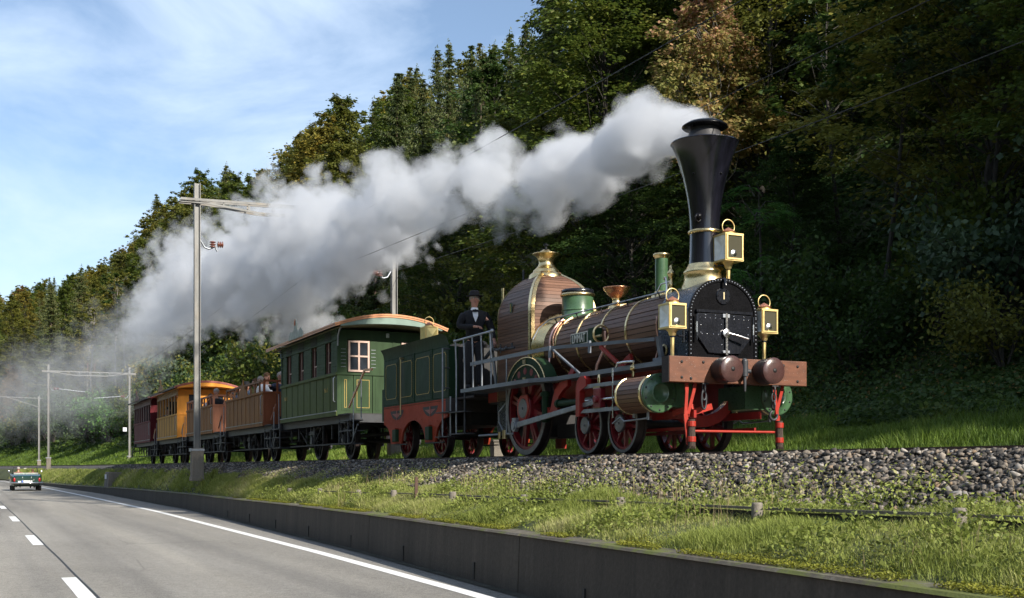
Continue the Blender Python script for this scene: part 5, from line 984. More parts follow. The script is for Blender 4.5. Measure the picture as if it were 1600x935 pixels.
# ================================================================ tender
TE = root('locomotive_tender', (-9.75, 0, 0), 'green riveted tender with red lower frame behind the locomotive', 'tender')
TX0, TX1, TY = -11.64, -7.86, 1.0
for s in (-1, 1):
    for x in (-10.79, -8.80): wheel(TE, x, s * .80, .45, 9, ('wred', 'wred', 'tread'), .10, s, .13)
for x in (-10.79, -8.80): part(MB().cyl((x, -.7, .45), (x, .7, .45), .055, 12), 'axle', 'dark', TE)
part(B((TX0 + .02, -.97, 1.12), (TX1 - .35, .97, 2.1)), 'tank', 'dark', TE); part(B((TX0 + .1, -.5, .62), (TX1 - .1, .5, 1.1)), 'underframe', 'dark', TE)
def halfell(xc, rx, z0_, rz, n=14): return [(xc + rx * cos(a), z0_ + rz * sin(a)) for a in np.linspace(0, pi, n)]
for s in (-1, 1):
    y0, y1 = s * TY, s * (TY - .03)
    b = MB().prism([(TX0, 1.11), (TX1, 1.11), (TX1, 2.12), (TX0, 2.12)], 'Y', y0, y1); sd_ = part(b, 'side_sheet', 'tgreen', TE)
    # outward flared rim, rounded up at the front
    b = MB(); prof = [(0, 2.12), (.010, 2.20), (.035, 2.27), (.075, 2.33), (.085, 2.345)]; xs_ = [TX0 - .06, TX1 - .22, TX1 - .10, TX1 - .03, TX1]; k_ = [1, 1, .8, .45, 0.0]
    vs = [(x, s * (TY + p[0] * k_[i] - .012), 2.12 + (p[1] - 2.12) * (1 if i < 2 else k_[i] ** .6 if k_[i] else .0)) for i, x in enumerate(xs_) for p in prof]; m5 = len(prof)
    b.add(vs, [(i * m5 + j, (i + 1) * m5 + j, (i + 1) * m5 + j + 1, i * m5 + j + 1) for i in range(len(xs_) - 1) for j in range(m5 - 1)], True); part(b, 'flared_rim', 'tgreen', TE)
    # red frame plate with two full arches, pedestals, lens-shaped cut-outs shown recessed
    z_ = 1.105; pts = [(TX1, z_), (TX0, z_), (TX0, .72), (TX0 + .22, .62), (TX0 + .44, .30), (-10.62, .30)] + halfell(-9.80, .72, .30, .44, 16)[::-1] + [(-8.62, .30)] + [(-7.93 + .62 * cos(a), .30 + .45 * sin(a)) for a in np.linspace(pi, pi * .52, 8)] + [(TX1, .76)]
    fr = MB()
    # assemble from vertical strips under the polyline
    low = pts[2:]; low = sorted(low, key=lambda p: p[0]); y0f, y1f = s * (TY + .012), s * (TY - .03)
    xs_ = np.linspace(TX0, TX1, 90); lz = []
    for x in xs_:
        z0_ = .30
        if x < TX0 + .44: z0_ = .30 + .42 * (1 - ((x - TX0) / .44) ** 2) ** .5 if x < TX0 + .439 else .30
        for xc, rx in ((-9.80, .70), (-7.84, .68)):
            if abs(x - xc) < rx: z0_ = .30 + .46 * sqrt(1 - ((x - xc) / rx) ** 2)
        lz.append(z0_)
    for i in range(89): fr.hexa([(xs_[i], y0f, lz[i]), (xs_[i + 1], y0f, lz[i + 1]), (xs_[i + 1], y1f, lz[i + 1]), (xs_[i], y1f, lz[i]), (xs_[i], y0f, z_), (xs_[i + 1], y0f, z_), (xs_[i + 1], y1f, z_), (xs_[i], y1f, z_)])
    fp_ = part(fr, 'frame_side', 'tred', TE)
    for xc in (-10.78, -8.80):
        yo = s * (TY + .014); q = [(xc - .42, 1.0), (xc + .42, 1.0)] + [(xc + .42 * cos(a), 1.0 - .20 * sin(a) ** 1.3) for a in np.linspace(.15, pi - .15, 10)]
        part(MB().prism(q[::-1], 'Y', yo, yo - s * .004), 'spring_opening', 'dark', fp_); part(MB().prism([(xc - .02, .80), (xc + .02, .80), (xc + .03, 1.0), (xc - .03, 1.0)], 'Y', yo + s * .006, yo).prism([(xc - .30, .94), (xc + .30, .94), (xc, .84)], 'Y', yo + s * .003, yo), 'spring_link', 'wred', fp_)
        g = MB().box((xc - .10, s * TY, .34), (xc + .12, s * (TY + .09), .60)); part(g, 'axle_box', 'tgreen', TE, .01); part(MB().box((xc - .09, s * TY, .61), (xc + .10, s * (TY + .09), .63)), 'axle_box_lid', 'tred', TE)
    part(MB().box((-10.9, s * (TY + .01), .27), (-10.1, s * (TY + .05), .295)).box((-9.0, s * (TY + .01), .27), (-8.0, s * (TY + .05), .295)), 'tie_bar', 'dark', TE)
    # panels with gold lining
    for (a, c_) in ((-11.55, -10.80), (-10.60, -9.85), (-9.68, -8.83), (-8.68, -7.95)):
        pn = MB().box((a, y0, 1.22), (c_, y0 + s * .005, 2.04)); pp = part(pn, 'panel', 'tgreen', TE)
        a_, b_, z0_, z1_ = a + .02, c_ - .02, 1.26, 2.0; ch_ = .06
        oc_ = [(a_ + ch_, z0_), (b_ - ch_, z0_), (b_, z0_ + ch_), (b_, z1_ - ch_), (b_ - ch_, z1_), (a_ + ch_, z1_), (a_, z1_ - ch_), (a_, z0_ + ch_), (a_ + ch_, z0_)]
        xm, zm = (a_ + b_) / 2, (z0_ + z1_) / 2; ic_ = [(x + .012 * (1 if x < xm else -1), z + .010 * (1 if z < zm else -1)) for x, z in oc_]
        part(MB().ringplate(ic_, oc_, 'Y', y0 + s * .005, y0 + s * .009), 'gold_lining', 'yellow', pp)
    for x in (-10.70, -9.765, -8.755): part(MB().box((x - .045, y0, 1.13), (x + .045, y0 + s * .010, 2.12)), 'riveted_strip', 'tgreen', TE)
    if s < 0:
        b = MB(); rr_ = []
        for x in (-11.61, -10.70, -9.765, -8.755, -7.89):
            for z in np.arange(1.16, 2.12, .045): rr_ += [(x - .028, y0 - .011, z), (x + .028, y0 - .011, z)] if x not in (-11.61, -7.89) else [(x, y0 - .002, z)]
        for x in np.arange(TX0 + .04, TX1, .05): rr_ += [(x, y0 - .002, 2.10), (x, y0f, 1.075), (x, y0 - .002, 1.135)]
        rivets(b, rr_, .010, 'Y', 5); part(b, 'rivets', 'tgreen', TE, kind='stuff').name = 'rivet_row'
        b = MB(); rivets(b, [(x, y0f, z) for x in (TX0 + .03,) for z in (.75, .85, .95)] + [(x, y0f, .84 - .02 * k) for k, x in enumerate((-11.2, -10.9, -10.6, -9.6, -9.3, -9.1, -8.7, -8.4))] + [(x, y0f, z) for x in (-10.96, -10.56, -8.98, -8.58) for z in np.arange(.36, .66, .08)], .014, 'Y', 6); part(b, 'rivets', 'tred', TE, kind='stuff').name = 'frame_rivet_row'
part(B((TX0 - .03, -1.0, .74), (TX0, 1.0, 2.12)), 'end_sheet', 'tgreen', TE); part(B((TX1 - .30, -.99, 1.12), (TX1 - .27, .99, 2.12)), 'front_bulkhead', 'dark', TE)
part(B((TX1 - .27, -.97, 1.0), (TX1, -.80, 2.10)), 'front_locker', 'tgreen', TE); part(B((TX1 - .27, .80, 1.0), (TX1, .97, 2.10)), 'front_locker', 'tgreen', TE)
part(B((TX1 - .1, -1.02, .86), (TX1 + .12, 1.02, 1.11)), 'front_beam', 'woodend', TE); part(B((TX1 - .2, -.88, 1.08), (TX1 + .95, .88, 1.12)), 'footplate', 'woodend', TE)
b = MB(); rl_ = random.Random(3)
for k in range(150): x, y, r = rl_.uniform(TX0 + .3, TX1 - .5), rl_.uniform(-.9, .9), rl_.uniform(.06, .13); b.sphere((x, y, 2.12 + rl_.uniform(-.05, .10) * 1), r, 5, 4, (rl_.uniform(.7, 1.3), rl_.uniform(.7, 1.3), .7))
for q in range(len(b.s)): b.s[q] = False
part(b, 'coal', 'dark', TE, kind='stuff')
for x, z0_, z1_ in ((-7.86, .38, 2.05), (-7.46, .38, 1.12)): part(MB().cyl((x, -1.12, z0_), (x, -1.12, z1_), .017, 8), 'ladder_post', 'steel', TE)
for z in (.375, .83): part(MB().box((-8.0, -1.22, z - .008), (-7.30, -1.02, z + .008)), 'step', 'iron', TE)
b = MB()
for z in (1.30, 1.68, 2.04): b.cyl((-7.86, -1.12, z), (-7.86, -.97, z), .012, 6)
part(b, 'ladder_stay', 'iron', TE); part(MB().cyl((-10.42, -1.06, .90), (-10.42, -1.06, 2.09), .017, 8).cyl((-10.42, -1.0, 2.07), (-10.42, -1.08, 2.07), .022, 8), 'brake_rod', 'oldbrass', TE)
part(B((TX0 - .16, -1.0, .80), (TX0 - .03, -.78, 1.50)), 'corner_box', 'tgreen', TE)
lamp(-9.9, -.62, 2.50, parent=TE, rear=True, h=.36, wd=.27)
for x in (-11.9,):
    for y in (-.5, .5): b = MB(); b.cyl((x - .12, y, 1.0), (TX0 - .03, y, 1.0), .08, 16); b.cyl((x - .16, y, 1.0), (x - .12, y, 1.0), .15, 20); part(b, 'buffer', 'dark', TE)

# ================================================================ passenger coaches
def bowed(X, w_, z0, z1, n=24): return [(y, z0 + (z1 - z0) * (1 - (y / w_) ** 2)) for y in np.linspace(-w_, w_, n)]
def coach(xf, xr, label, low, trim, endm, kind, roofm=None, fasc=None, wheels=(), crest='slate', name='passenger_coach'):
    R_ = root(name, ((xf + xr) / 2, 0, 0), label, 'train coach'); Y = 1.2; closed = kind != 'open'
    for x in wheels:
        for s in (-1, 1): wheel(R_, x, s * .80, .45, 8, ('dark', 'dark', 'tread'), .10, s, .13)
        part(MB().cyl((x, -.7, .45), (x, .7, .45), .05, 10), 'axle', 'dark', R_)
        for s in (-1, 1):
            b = MB(); b.box((x - .16, s * .93, .40), (x - .11, s * .97, .88)); b.box((x + .11, s * .93, .40), (x + .16, s * .97, .88)); b.box((x - .16, s * .93, .38), (x + .16, s * .97, .42)); b.box((x - .10, s * .91, .42), (x + .10, s * 1.0, .60))
            for k in range(4): b.box((x - .42 + .07 * k, s * .90, .66 + .025 * k), (x + .42 - .07 * k, s * .98, .68 + .025 * k))
            part(b, 'axle_guard', 'iron', R_)
    # underframe
    f = MB()
    for s in (-1, 1): f.box((xr - .35, s * 1.0, .87), (xf + .9, s * 1.08, 1.045))
    f.box((xf + .82, -1.15, .86), (xf + .92, 1.15, 1.05)); f.box((xr - .42, -1.15, .86), (xr - .34, 1.15, 1.05))
    part(f, 'underframe', 'iron' , R_); part(B((xr - .3, -1.18, 1.045), (xf + .85, 1.18, 1.075)), 'floor', 'dark', R_)
    b = MB()
    for x in np.linspace(xr + .4, xf - .3, 7): b.box((x - .02, -1.02, .50), (x + .02, -.98, .87))
    b.box((xr + .2, -.99, .36), (xf - .2, -.95, .40)); b.cyl((xr - .2, 0, .62), (xf + .7, 0, .62), .05, 8); b.bar((xr + 1.0, -.94, .85), (xr + 1.9, -.94, .42), .03, .04); b.bar((xr + 2.6, -.94, .42), (xr + 3.3, -.94, .85), .03, .04); b.box((xr + .9, -.6, .45), (xr + 1.6, .6, .85)); part(b, 'brake_gear', 'dark', R_)
    # end steps and platform
    for xs_, sg in ((xf + .05, 1), (xr - .05, -1)):
        st = MB(); x1 = xs_ + sg * 1.0
        for z, o_ in ((.36, 0), (.66, .18), (.90, .34)): st.box((xs_ + sg * (.05 + .4 * o_), -1.22, z - .012), (x1 + sg * (.15 - o_ * .1), -.92, z + .012))
        st.bar((xs_ + sg * .12, -1.20, .36), (xs_ + sg * .12, -1.20, .95), .03, .03, (1, 0, 0)); st.bar((xs_ + sg * 1.15, -1.20, .36), (xs_ + sg * 1.6 if sg > 0 else xs_ - .75, -1.20, .78), .03, .05); st.box((xs_ + sg * .8, -1.21, .36), (xs_ + sg * .84, -1.17, .9))
        part(st, 'end_steps', 'iron', R_)
        for x, z0, z1 in ((xs_ + sg * 1.15, .36, 1.55), (xs_ + sg * 1.75, .90, 1.90)): 
            if sg > 0: part(MB().cyl((x, -1.17, z0), (x, -1.17, z1), .014, 8), 'handrail_post', 'steel', R_)
    b = MB(); b.bar((xf + .86, -1.17, 1.20), (xf + 2.05 if low == 'cgreenlow' else xf + 1.45, -1.17, 1.98 if low == 'cgreenlow' else 1.62), .035, .05); 
    if low == 'cgreenlow': b.bar((xf + 2.05, -1.17, 1.98), (xf + 2.6, -1.17, 1.96), .035, .05)
    part(b, 'wooden_handrail', 'handwood' if closed else 'pinktrim', R_)
    part(MB().tube([(xf - .10, -Y - .03, 1.98), (xf - .10, -Y - .07, 1.94), (xf - .10, -Y - .07, 1.40), (xf - .10, -Y - .02, 1.38)], .014, 6), 'grab_rail', 'steel', R_)
    # lower body
    N_ = 9 if kind != 'rib' else 8; xs_ = np.linspace(xr, xf, N_ + 1)
    for s in (-1, 1):
        for a, c_ in zip(xs_[:-1], xs_[1:]): part(MB().box((a + .035, s * (Y - .03), 1.16), (c_ - .035, s * Y, 2.02)), 'side_panel', low, R_)
        part(MB().box((xr, s * (Y - .05), 1.05), (xf, s * (Y - .031), 2.06)), 'panel_backing', trim, R_)
        for x in xs_: part(MB().box((max(xr, x - .034), s * (Y - .03), 1.16), (min(xf, x + .034), s * (Y + .014 if kind == 'rib' else Y - .012), 2.02)), 'batten', trim if low != 'cgreenlow' else 'cgreentrim', R_)
        part(B((xr, s * (Y - .04), 1.045), (xf, s * (Y + .03), 1.155)), 'bottom_sill', low, R_); part(B((xr, s * (Y + .028), 1.145), (xf, s * (Y + .042), 1.165)), 'white_moulding', 'steel' if closed else 'slate', R_)
        part(B((xr - .02, s * (Y - .04), 2.02), (xf + .02, s * (Y + .035), 2.085)), 'belt_rail', low, R_)
    # end walls (lower): a centre door and two side fields
    for x, sg in ((xf, 1), (xr, -1)):
        for y0, y1 in ((-1.17, -.80), (-.80, -.32), (-.32, .32), (.32, .80), (.80, 1.17)):
            part(MB().box((x - sg * .04, y0 + .008, 1.06), (x, y1 - .008, 2.06)), 'end_panel', endm, R_)
            part(MB().box((x, y0 + .07, 1.18), (x + sg * .008, y1 - .07, 1.96)), 'raised_field', endm, R_)
        part(B((x - sg * .01, -Y - .02, 2.03), (x + sg * .025, Y + .02, 2.085)), 'end_belt_rail', endm, R_)
    # corner posts
    ztop = 3.14 if closed else 2.43
    for x in (xf - .03, xr + .03):
        for s in (-1, 1): part(B((x - .035, s * (Y - .06), 1.06), (x + .035, s * (Y + .006), ztop)), 'corner_post', trim if x < xf - 1 else endm, R_)
    if kind == 'open':
        for s in (-1, 1):
            part(B((xr, s * (Y - .06), 2.38), (xf, s * (Y + .01), 2.44)), 'top_rail', trim, R_)
            for x in xs_[1:-1]: part(B((x - .025, s * (Y - .05), 2.085), (x + .025, s * Y, 2.38)), 'rail_post', trim, R_)
            xm = (xr + xf) / 2 - .1; q = [(xm - .62, 2.085), (xm + .62, 2.085), (xm + .55, 2.26), (xm + .38, 2.28), (xm + .20, 2.42), (xm + .12, 2.45), (xm, 2.62 if s < 0 else 2.5), (xm - .12, 2.45), (xm - .20, 2.42), (xm - .38, 2.28), (xm - .55, 2.26)]
            part(MB().prism(q[::-1], 'Y', s * (Y - .02), s * (Y + .018)), 'shaped_crest', low, R_)
        for x in (xf - .03, xr + .03):
            part(B((x - .03, -Y, 2.38), (x + .03, Y, 2.44)), 'end_top_rail', endm, R_)
            for y in (-.78, -.32, .32, .78): part(B((x - .025, y - .03, 2.085), (x + .025, y + .03, 2.38)), 'end_rail_post', endm, R_)
        for x in np.linspace(xr + .8, xf - .8, 4): part(MB().box((x - .2, -1.05, 1.45), (x + .2, 1.05, 1.49)).box((x - .22, -1.05, 1.49), (x - .18, 1.05, 1.9)), 'bench', 'dark', R_)
    else:
        nw = 4 if kind == 'closed' else 7; pit = (xf - xr) / nw; ww = .54 if kind == 'closed' else pit - .16; wz0, wz1 = 2.10, 2.87
        x0s = [xr + .56 + k * 1.30 for k in range(4)] if kind == 'closed' else [xr + k * pit + .08 for k in range(nw)]
        for s in (-1, 1):
            edges = [xr + .06]; 
            for x in x0s: edges += [x, x + ww]
            edges.append(xf - .06); sd_ = MB()
            for a, c_ in zip(edges[::2], edges[1::2]):
                if c_ - a < .02: continue
                if kind == 'closed':
                    for k in range(10): z = 2.09 + k * .078; sd_.box((a, s * (Y - .045), z), (c_, s * (Y - .012 - .004 * (k % 2)), z + .070))
                    sd_.box((a, s * (Y - .05), 2.09), (c_, s * (Y - .030), 2.88))
                else: sd_.box((a, s * (Y - .05), 2.09), (c_, s * (Y - .005), 2.88))
            for k in range(3):
                z = 2.90 + k * .078; sd_.box((xr + .06, s * (Y - .045), z), (xf - .06, s * (Y - .010), z + .070))
            part(sd_, 'board_siding' if kind == 'closed' else 'window_posts', 'cgreen' if kind == 'closed' else trim, R_, kind='stuff').name = 'side_boarding'
            part(B((xr, s * (Y - .05), 2.868), (xf, s * (Y + .004), 2.90)), 'window_head_rail', trim if kind == 'rib' else 'cgreen', R_)
            for x in x0s:
                if kind == 'closed':
                    wn = link('window', None, R_, Vector((x + ww / 2, s * Y, 2.48)) - wloc(R_)); part(B((x, s * (Y - .16), 2.09), (x + ww, s * (Y - .15), 2.88)), 'dark_interior', 'dark', wn)
                    fr = MB(); fr.box((x + .0, s * (Y - .075), 2.09), (x + .03, s * (Y - .05), 2.87)); fr.box((x + .20, s * (Y - .075), 2.10), (x + .225, s * (Y - .05), 2.87)); fr.box((x + .225, s * (Y - .075), 2.36), (x + ww - .01, s * (Y - .05), 2.385)); fr.box((x + ww - .02, s * (Y - .075), 2.09), (x + ww, s * (Y - .05), 2.87)); fr.box((x, s * (Y - .08), 2.085), (x + ww, s * (Y - .01), 2.105)); part(fr, 'window_frame', 'reveal', wn); part(MB().box((x + .225, s * (Y - .062), 2.36), (x + ww - .02, s * (Y - .045), 2.39)).box((x + .20, s * (Y - .05), 2.10), (x + .222, s * (Y - .045), 2.87)), 'sash_edge', 'redframe', wn)
                    part(B((x + .235, s * (Y - .075), 2.105), (x + ww - .03, s * (Y - .07), 2.36)), 'pane', 'glass', wn)
                    lv = link('louvre', None, R_, Vector((x + ww / 2, s * Y, 3.0)) - wloc(R_)); part(B((x - .02, s * (Y - .012), 2.905), (x + ww + .02, s * (Y - .006), 3.11)), 'louvre_backing', 'dark', lv)
                    for k in range(6): part(MB().hexa([(x, s * (Y - .008), 2.915 + k * .032), (x + ww, s * (Y - .008), 2.915 + k * .032), (x + ww, s * (Y + .012), 2.908 + k * .032), (x, s * (Y + .012), 2.908 + k * .032), (x, s * (Y - .008), 2.925 + k * .032), (x + ww, s * (Y - .008), 2.925 + k * .032), (x + ww, s * (Y + .012), 2.918 + k * .032), (x, s * (Y + .012), 2.918 + k * .032)][::1]), 'slat', trim, lv)
        # end walls upper
        for x, sg in ((xf, 1), (xr, -1)):
            e_ = endm
            if kind == 'closed' and sg > 0:
                for y0, y1 in ((-1.14, -.95), (-.38, -.20), (.20, .40), (.95, 1.14)):
                    part(B((x - .04, y0, 2.085), (x - .004, y1, 3.12)), 'end_wall_board', e_, R_)
                    if y0 in (-1.14, -.38):
                        for k in range(6): part(B((x - .006, y0 + .03, 2.22 + k * .085), (x + .004, y1 - .04, 2.228 + k * .085)), 'vent_slit', 'steel', R_)
                part(B((x - .04, -.20, 2.085), (x - .012, .20, 3.12)), 'door_upper', e_, R_)
                for y0, y1 in ((-.95, -.38), (.40, .95)):
                    wn = link('end_window', None, R_, Vector((x, (y0 + y1) / 2, 2.48)) - wloc(R_)); a, c_, zb, zt = y0 + .02, y1 - .02, 2.11, 2.86; fr = MB(); zm = (zb + zt) / 2; ym = (a + c_) / 2
                    for (p0, p1, q0, q1) in ((a, a + .045, zb, zt), (c_ - .045, c_, zb, zt), (ym - .022, ym + .022, zb + .045, zt - .045)): fr.box((x - .02, p0, q0), (x + .022, p1, q1))
                    for (q0, q1) in ((zb, zb + .045), (zt - .045, zt)): fr.box((x - .02, a + .045, q0), (x + .020, c_ - .045, q1))
                    for (p0, p1) in ((a + .045, ym - .022), (ym + .022, c_ - .045)): fr.box((x - .02, p0, zm - .02), (x + .020, p1, zm + .02))
                    part(fr, 'window_frame', 'redframe', wn)
                    for p0, p1 in ((a + .045, ym - .022), (ym + .022, c_ - .045)):
                        for q0, q1 in ((zb + .045, zm - .02), (zm + .02, zt - .045)): part(B((x - .012, p0, q0), (x - .006, p1, q1)), 'pane', 'glass', wn)
                    part(B((x - .04, y0, 2.88), (x - .006, y1, 3.12)), 'end_wall_board', e_, R_)
                part(MB().cyl((x + .05, .05, 2.96), (x + .05, .05, 3.06), .04, 10), 'small_lamp', 'slate', R_)
            else:
                for y0, y1 in ((-1.14, -.72), (-.30, .30), (.72, 1.14)): part(B((x - .04, y0, 2.085), (x - .004, y1, 3.12)), 'end_wall_board', e_, R_)
                for y0, y1 in ((-.72, -.30), (.30, .72)): part(B((x - .04, y0, 2.085), (x - .03, y1, 2.9)), 'end_window_pane', 'glass', R_); part(B((x - .04, y0, 2.9), (x - .004, y1, 3.12)), 'end_wall_board', e_, R_)
        # roof
        X0, X1, rw = xr - .92, xf + .56, 1.40; rf = link('roof', None, R_, Vector(((xf + xr) / 2, 0, 3.3)) - wloc(R_)); top = bowed(0, rw, 3.20, 3.47); bot = bowed(0, rw, 3.165, 3.435)
        part(MB().ringplate(bot, top, 'X', X0, X1), 'roof_sheet', 'roof', rf)
        for dz, dx in ((0, .030), (-.042, .016)):
            b = MB().ringplate([(y, z - .036) for y, z in [(p[0], p[1] + dz) for p in top]], [(y, z + dz + .002) for y, z in top], 'X', X1, X1 + dx); part(b, 'front_roof_moulding', roofm, rf)
            for s in (-1, 1): part(B((X0, s * rw, 3.168 + dz), (X1 + dx, s * (rw + dx), 3.204 + dz)), 'side_roof_moulding', roofm if kind == 'closed' else 'roof', rf)
        fa = [(y, z - .080) for y, z in top if abs(y) < 1.30]; fl = [(y, min(z - .082, 3.13 + .10 * (1 - (y / 1.3) ** 2))) for y, z in top if abs(y) < 1.30]
        part(MB().ringplate(fl, fa, 'X', X1 - .03, X1), 'fascia', fasc, rf); part(MB().ringplate([(y, z - .02) for y, z in fl], fl, 'X', X0 + .05, X1 - .03), 'soffit', 'soffit' if kind == 'closed' else endm, rf)
        for s in (-1, 1):
            part(B((xr, s * (Y - .02), 3.12), (xf, s * (Y + .03), 3.165)), 'cornice', 'cgreen' if kind == 'closed' else trim, rf)
            for x, sg in ((xf, 1), (xr, -1)):
                b = MB(); pts = [(x + sg * .005, s * (Y - .01), 2.72), (x + sg * .03, s * (Y - .01), 2.95), (x + sg * .14, s * (Y - .01), 3.08), (x + sg * .36, s * (Y + .0), 3.15)]; b.tube(pts, [.018, .024, .024, .018], 6); part(b, 'roof_bracket', 'steel' if kind == 'closed' else trim, rf)
        xm = (xf + xr) / 2 - .25; q = [(xm - .75, 3.17), (xm + .75, 3.17), (xm + .72, 3.30), (xm + .50, 3.42), (xm + .30, 3.33), (xm + .16, 3.42), (xm + .12, 3.58), (xm, 3.70), (xm - .12, 3.58), (xm - .16, 3.42), (xm - .34, 3.36), (xm - .55, 3.40), (xm - .62, 3.30)]
        part(MB().prism(q[::-1], 'Y', -rw - .02, -rw - .05), 'roof_crest', crest if crest != 'self' else trim, rf, .008); part(MB().tube([(xm, -rw - .055, 3.52), (xm, -rw - .055, 3.6), (xm, -rw - .05, 3.69)], [.03, .03, .012], 6), 'crest_finial', 'pinktrim' if kind == 'closed' else trim, rf)
        if kind == 'closed': part(MB().sphere((xf - .6, .1, 3.50), .10, 12, 6, (1, 1, .7)), 'roof_ventilator', 'roof', rf)
        for k in range(4): x = xr + .8 + k * (xf - xr - 1.6) / 3; part(MB().box((x - .2, -1.05, 1.45), (x + .2, 1.05, 1.49)).box((x - .22, -1.05, 1.49), (x - .18, 1.05, 2.0)), 'bench', 'dark', R_)
    return R_
gc = coach(-14.58, -20.16, 'green closed coach with curved copper-edged roof behind the tender', 'cgreenlow', 'cgreentrim', 'cgreen', 'closed', 'edge', 'cfascia', (-14.86, -17.72))
for x in (-19.62, -15.55):
    tm = text_mesh('lettering', 'No 1', .16, 'yellow', .002); o = link('gold_lettering', tm, gc); o.location = Vector((x, -1.204, 1.70)) - wloc(gc); o.rotation_euler = (pi / 2, 0, 0)
for y0, y1 in ((-1.03, -.97), (-.72, -.40)):
    oc_ = [(y0, 1.24), (y1, 1.24), (y1, 1.92), (y0, 1.92), (y0, 1.24)]; ic_ = [(y0 + .012, 1.252), (y1 - .012, 1.252), (y1 - .012, 1.908), (y0 + .012, 1.908), (y0 + .012, 1.252)]; part(MB().ringplate(ic_, oc_, 'X', -14.572, -14.566), 'gold_lining', 'yellow', gc)
coach(-22.37, -28.0, 'open-topped brown coach carrying passengers, directly behind the green coach', 'brown', 'browntrim', 'brownend', 'open', wheels=(-22.75, -25.35), name='open_coach')
coach(-30.39, -36.03, 'open-topped tan coach with salmon end wall, behind the tall mast', 'pink', 'pinktrim', 'pinkend', 'open', wheels=(-30.25, -33.4), name='open_coach')
coach(-38.44, -44.2, 'ochre roofed coach with bright orange sunlit end and red roof edge', 'orange', 'orangetrim', 'orangeend', 'rib', 'roofred', 'orangeend', (-39.0, -41.9), 'self')
coach(-46.56, -52.6, 'dark maroon roofed coach at the tail of the train', 'maroon', 'maroontrim', 'maroonend', 'rib', 'maroontrim', 'maroonend', (-46.0, -49.0), 'self')

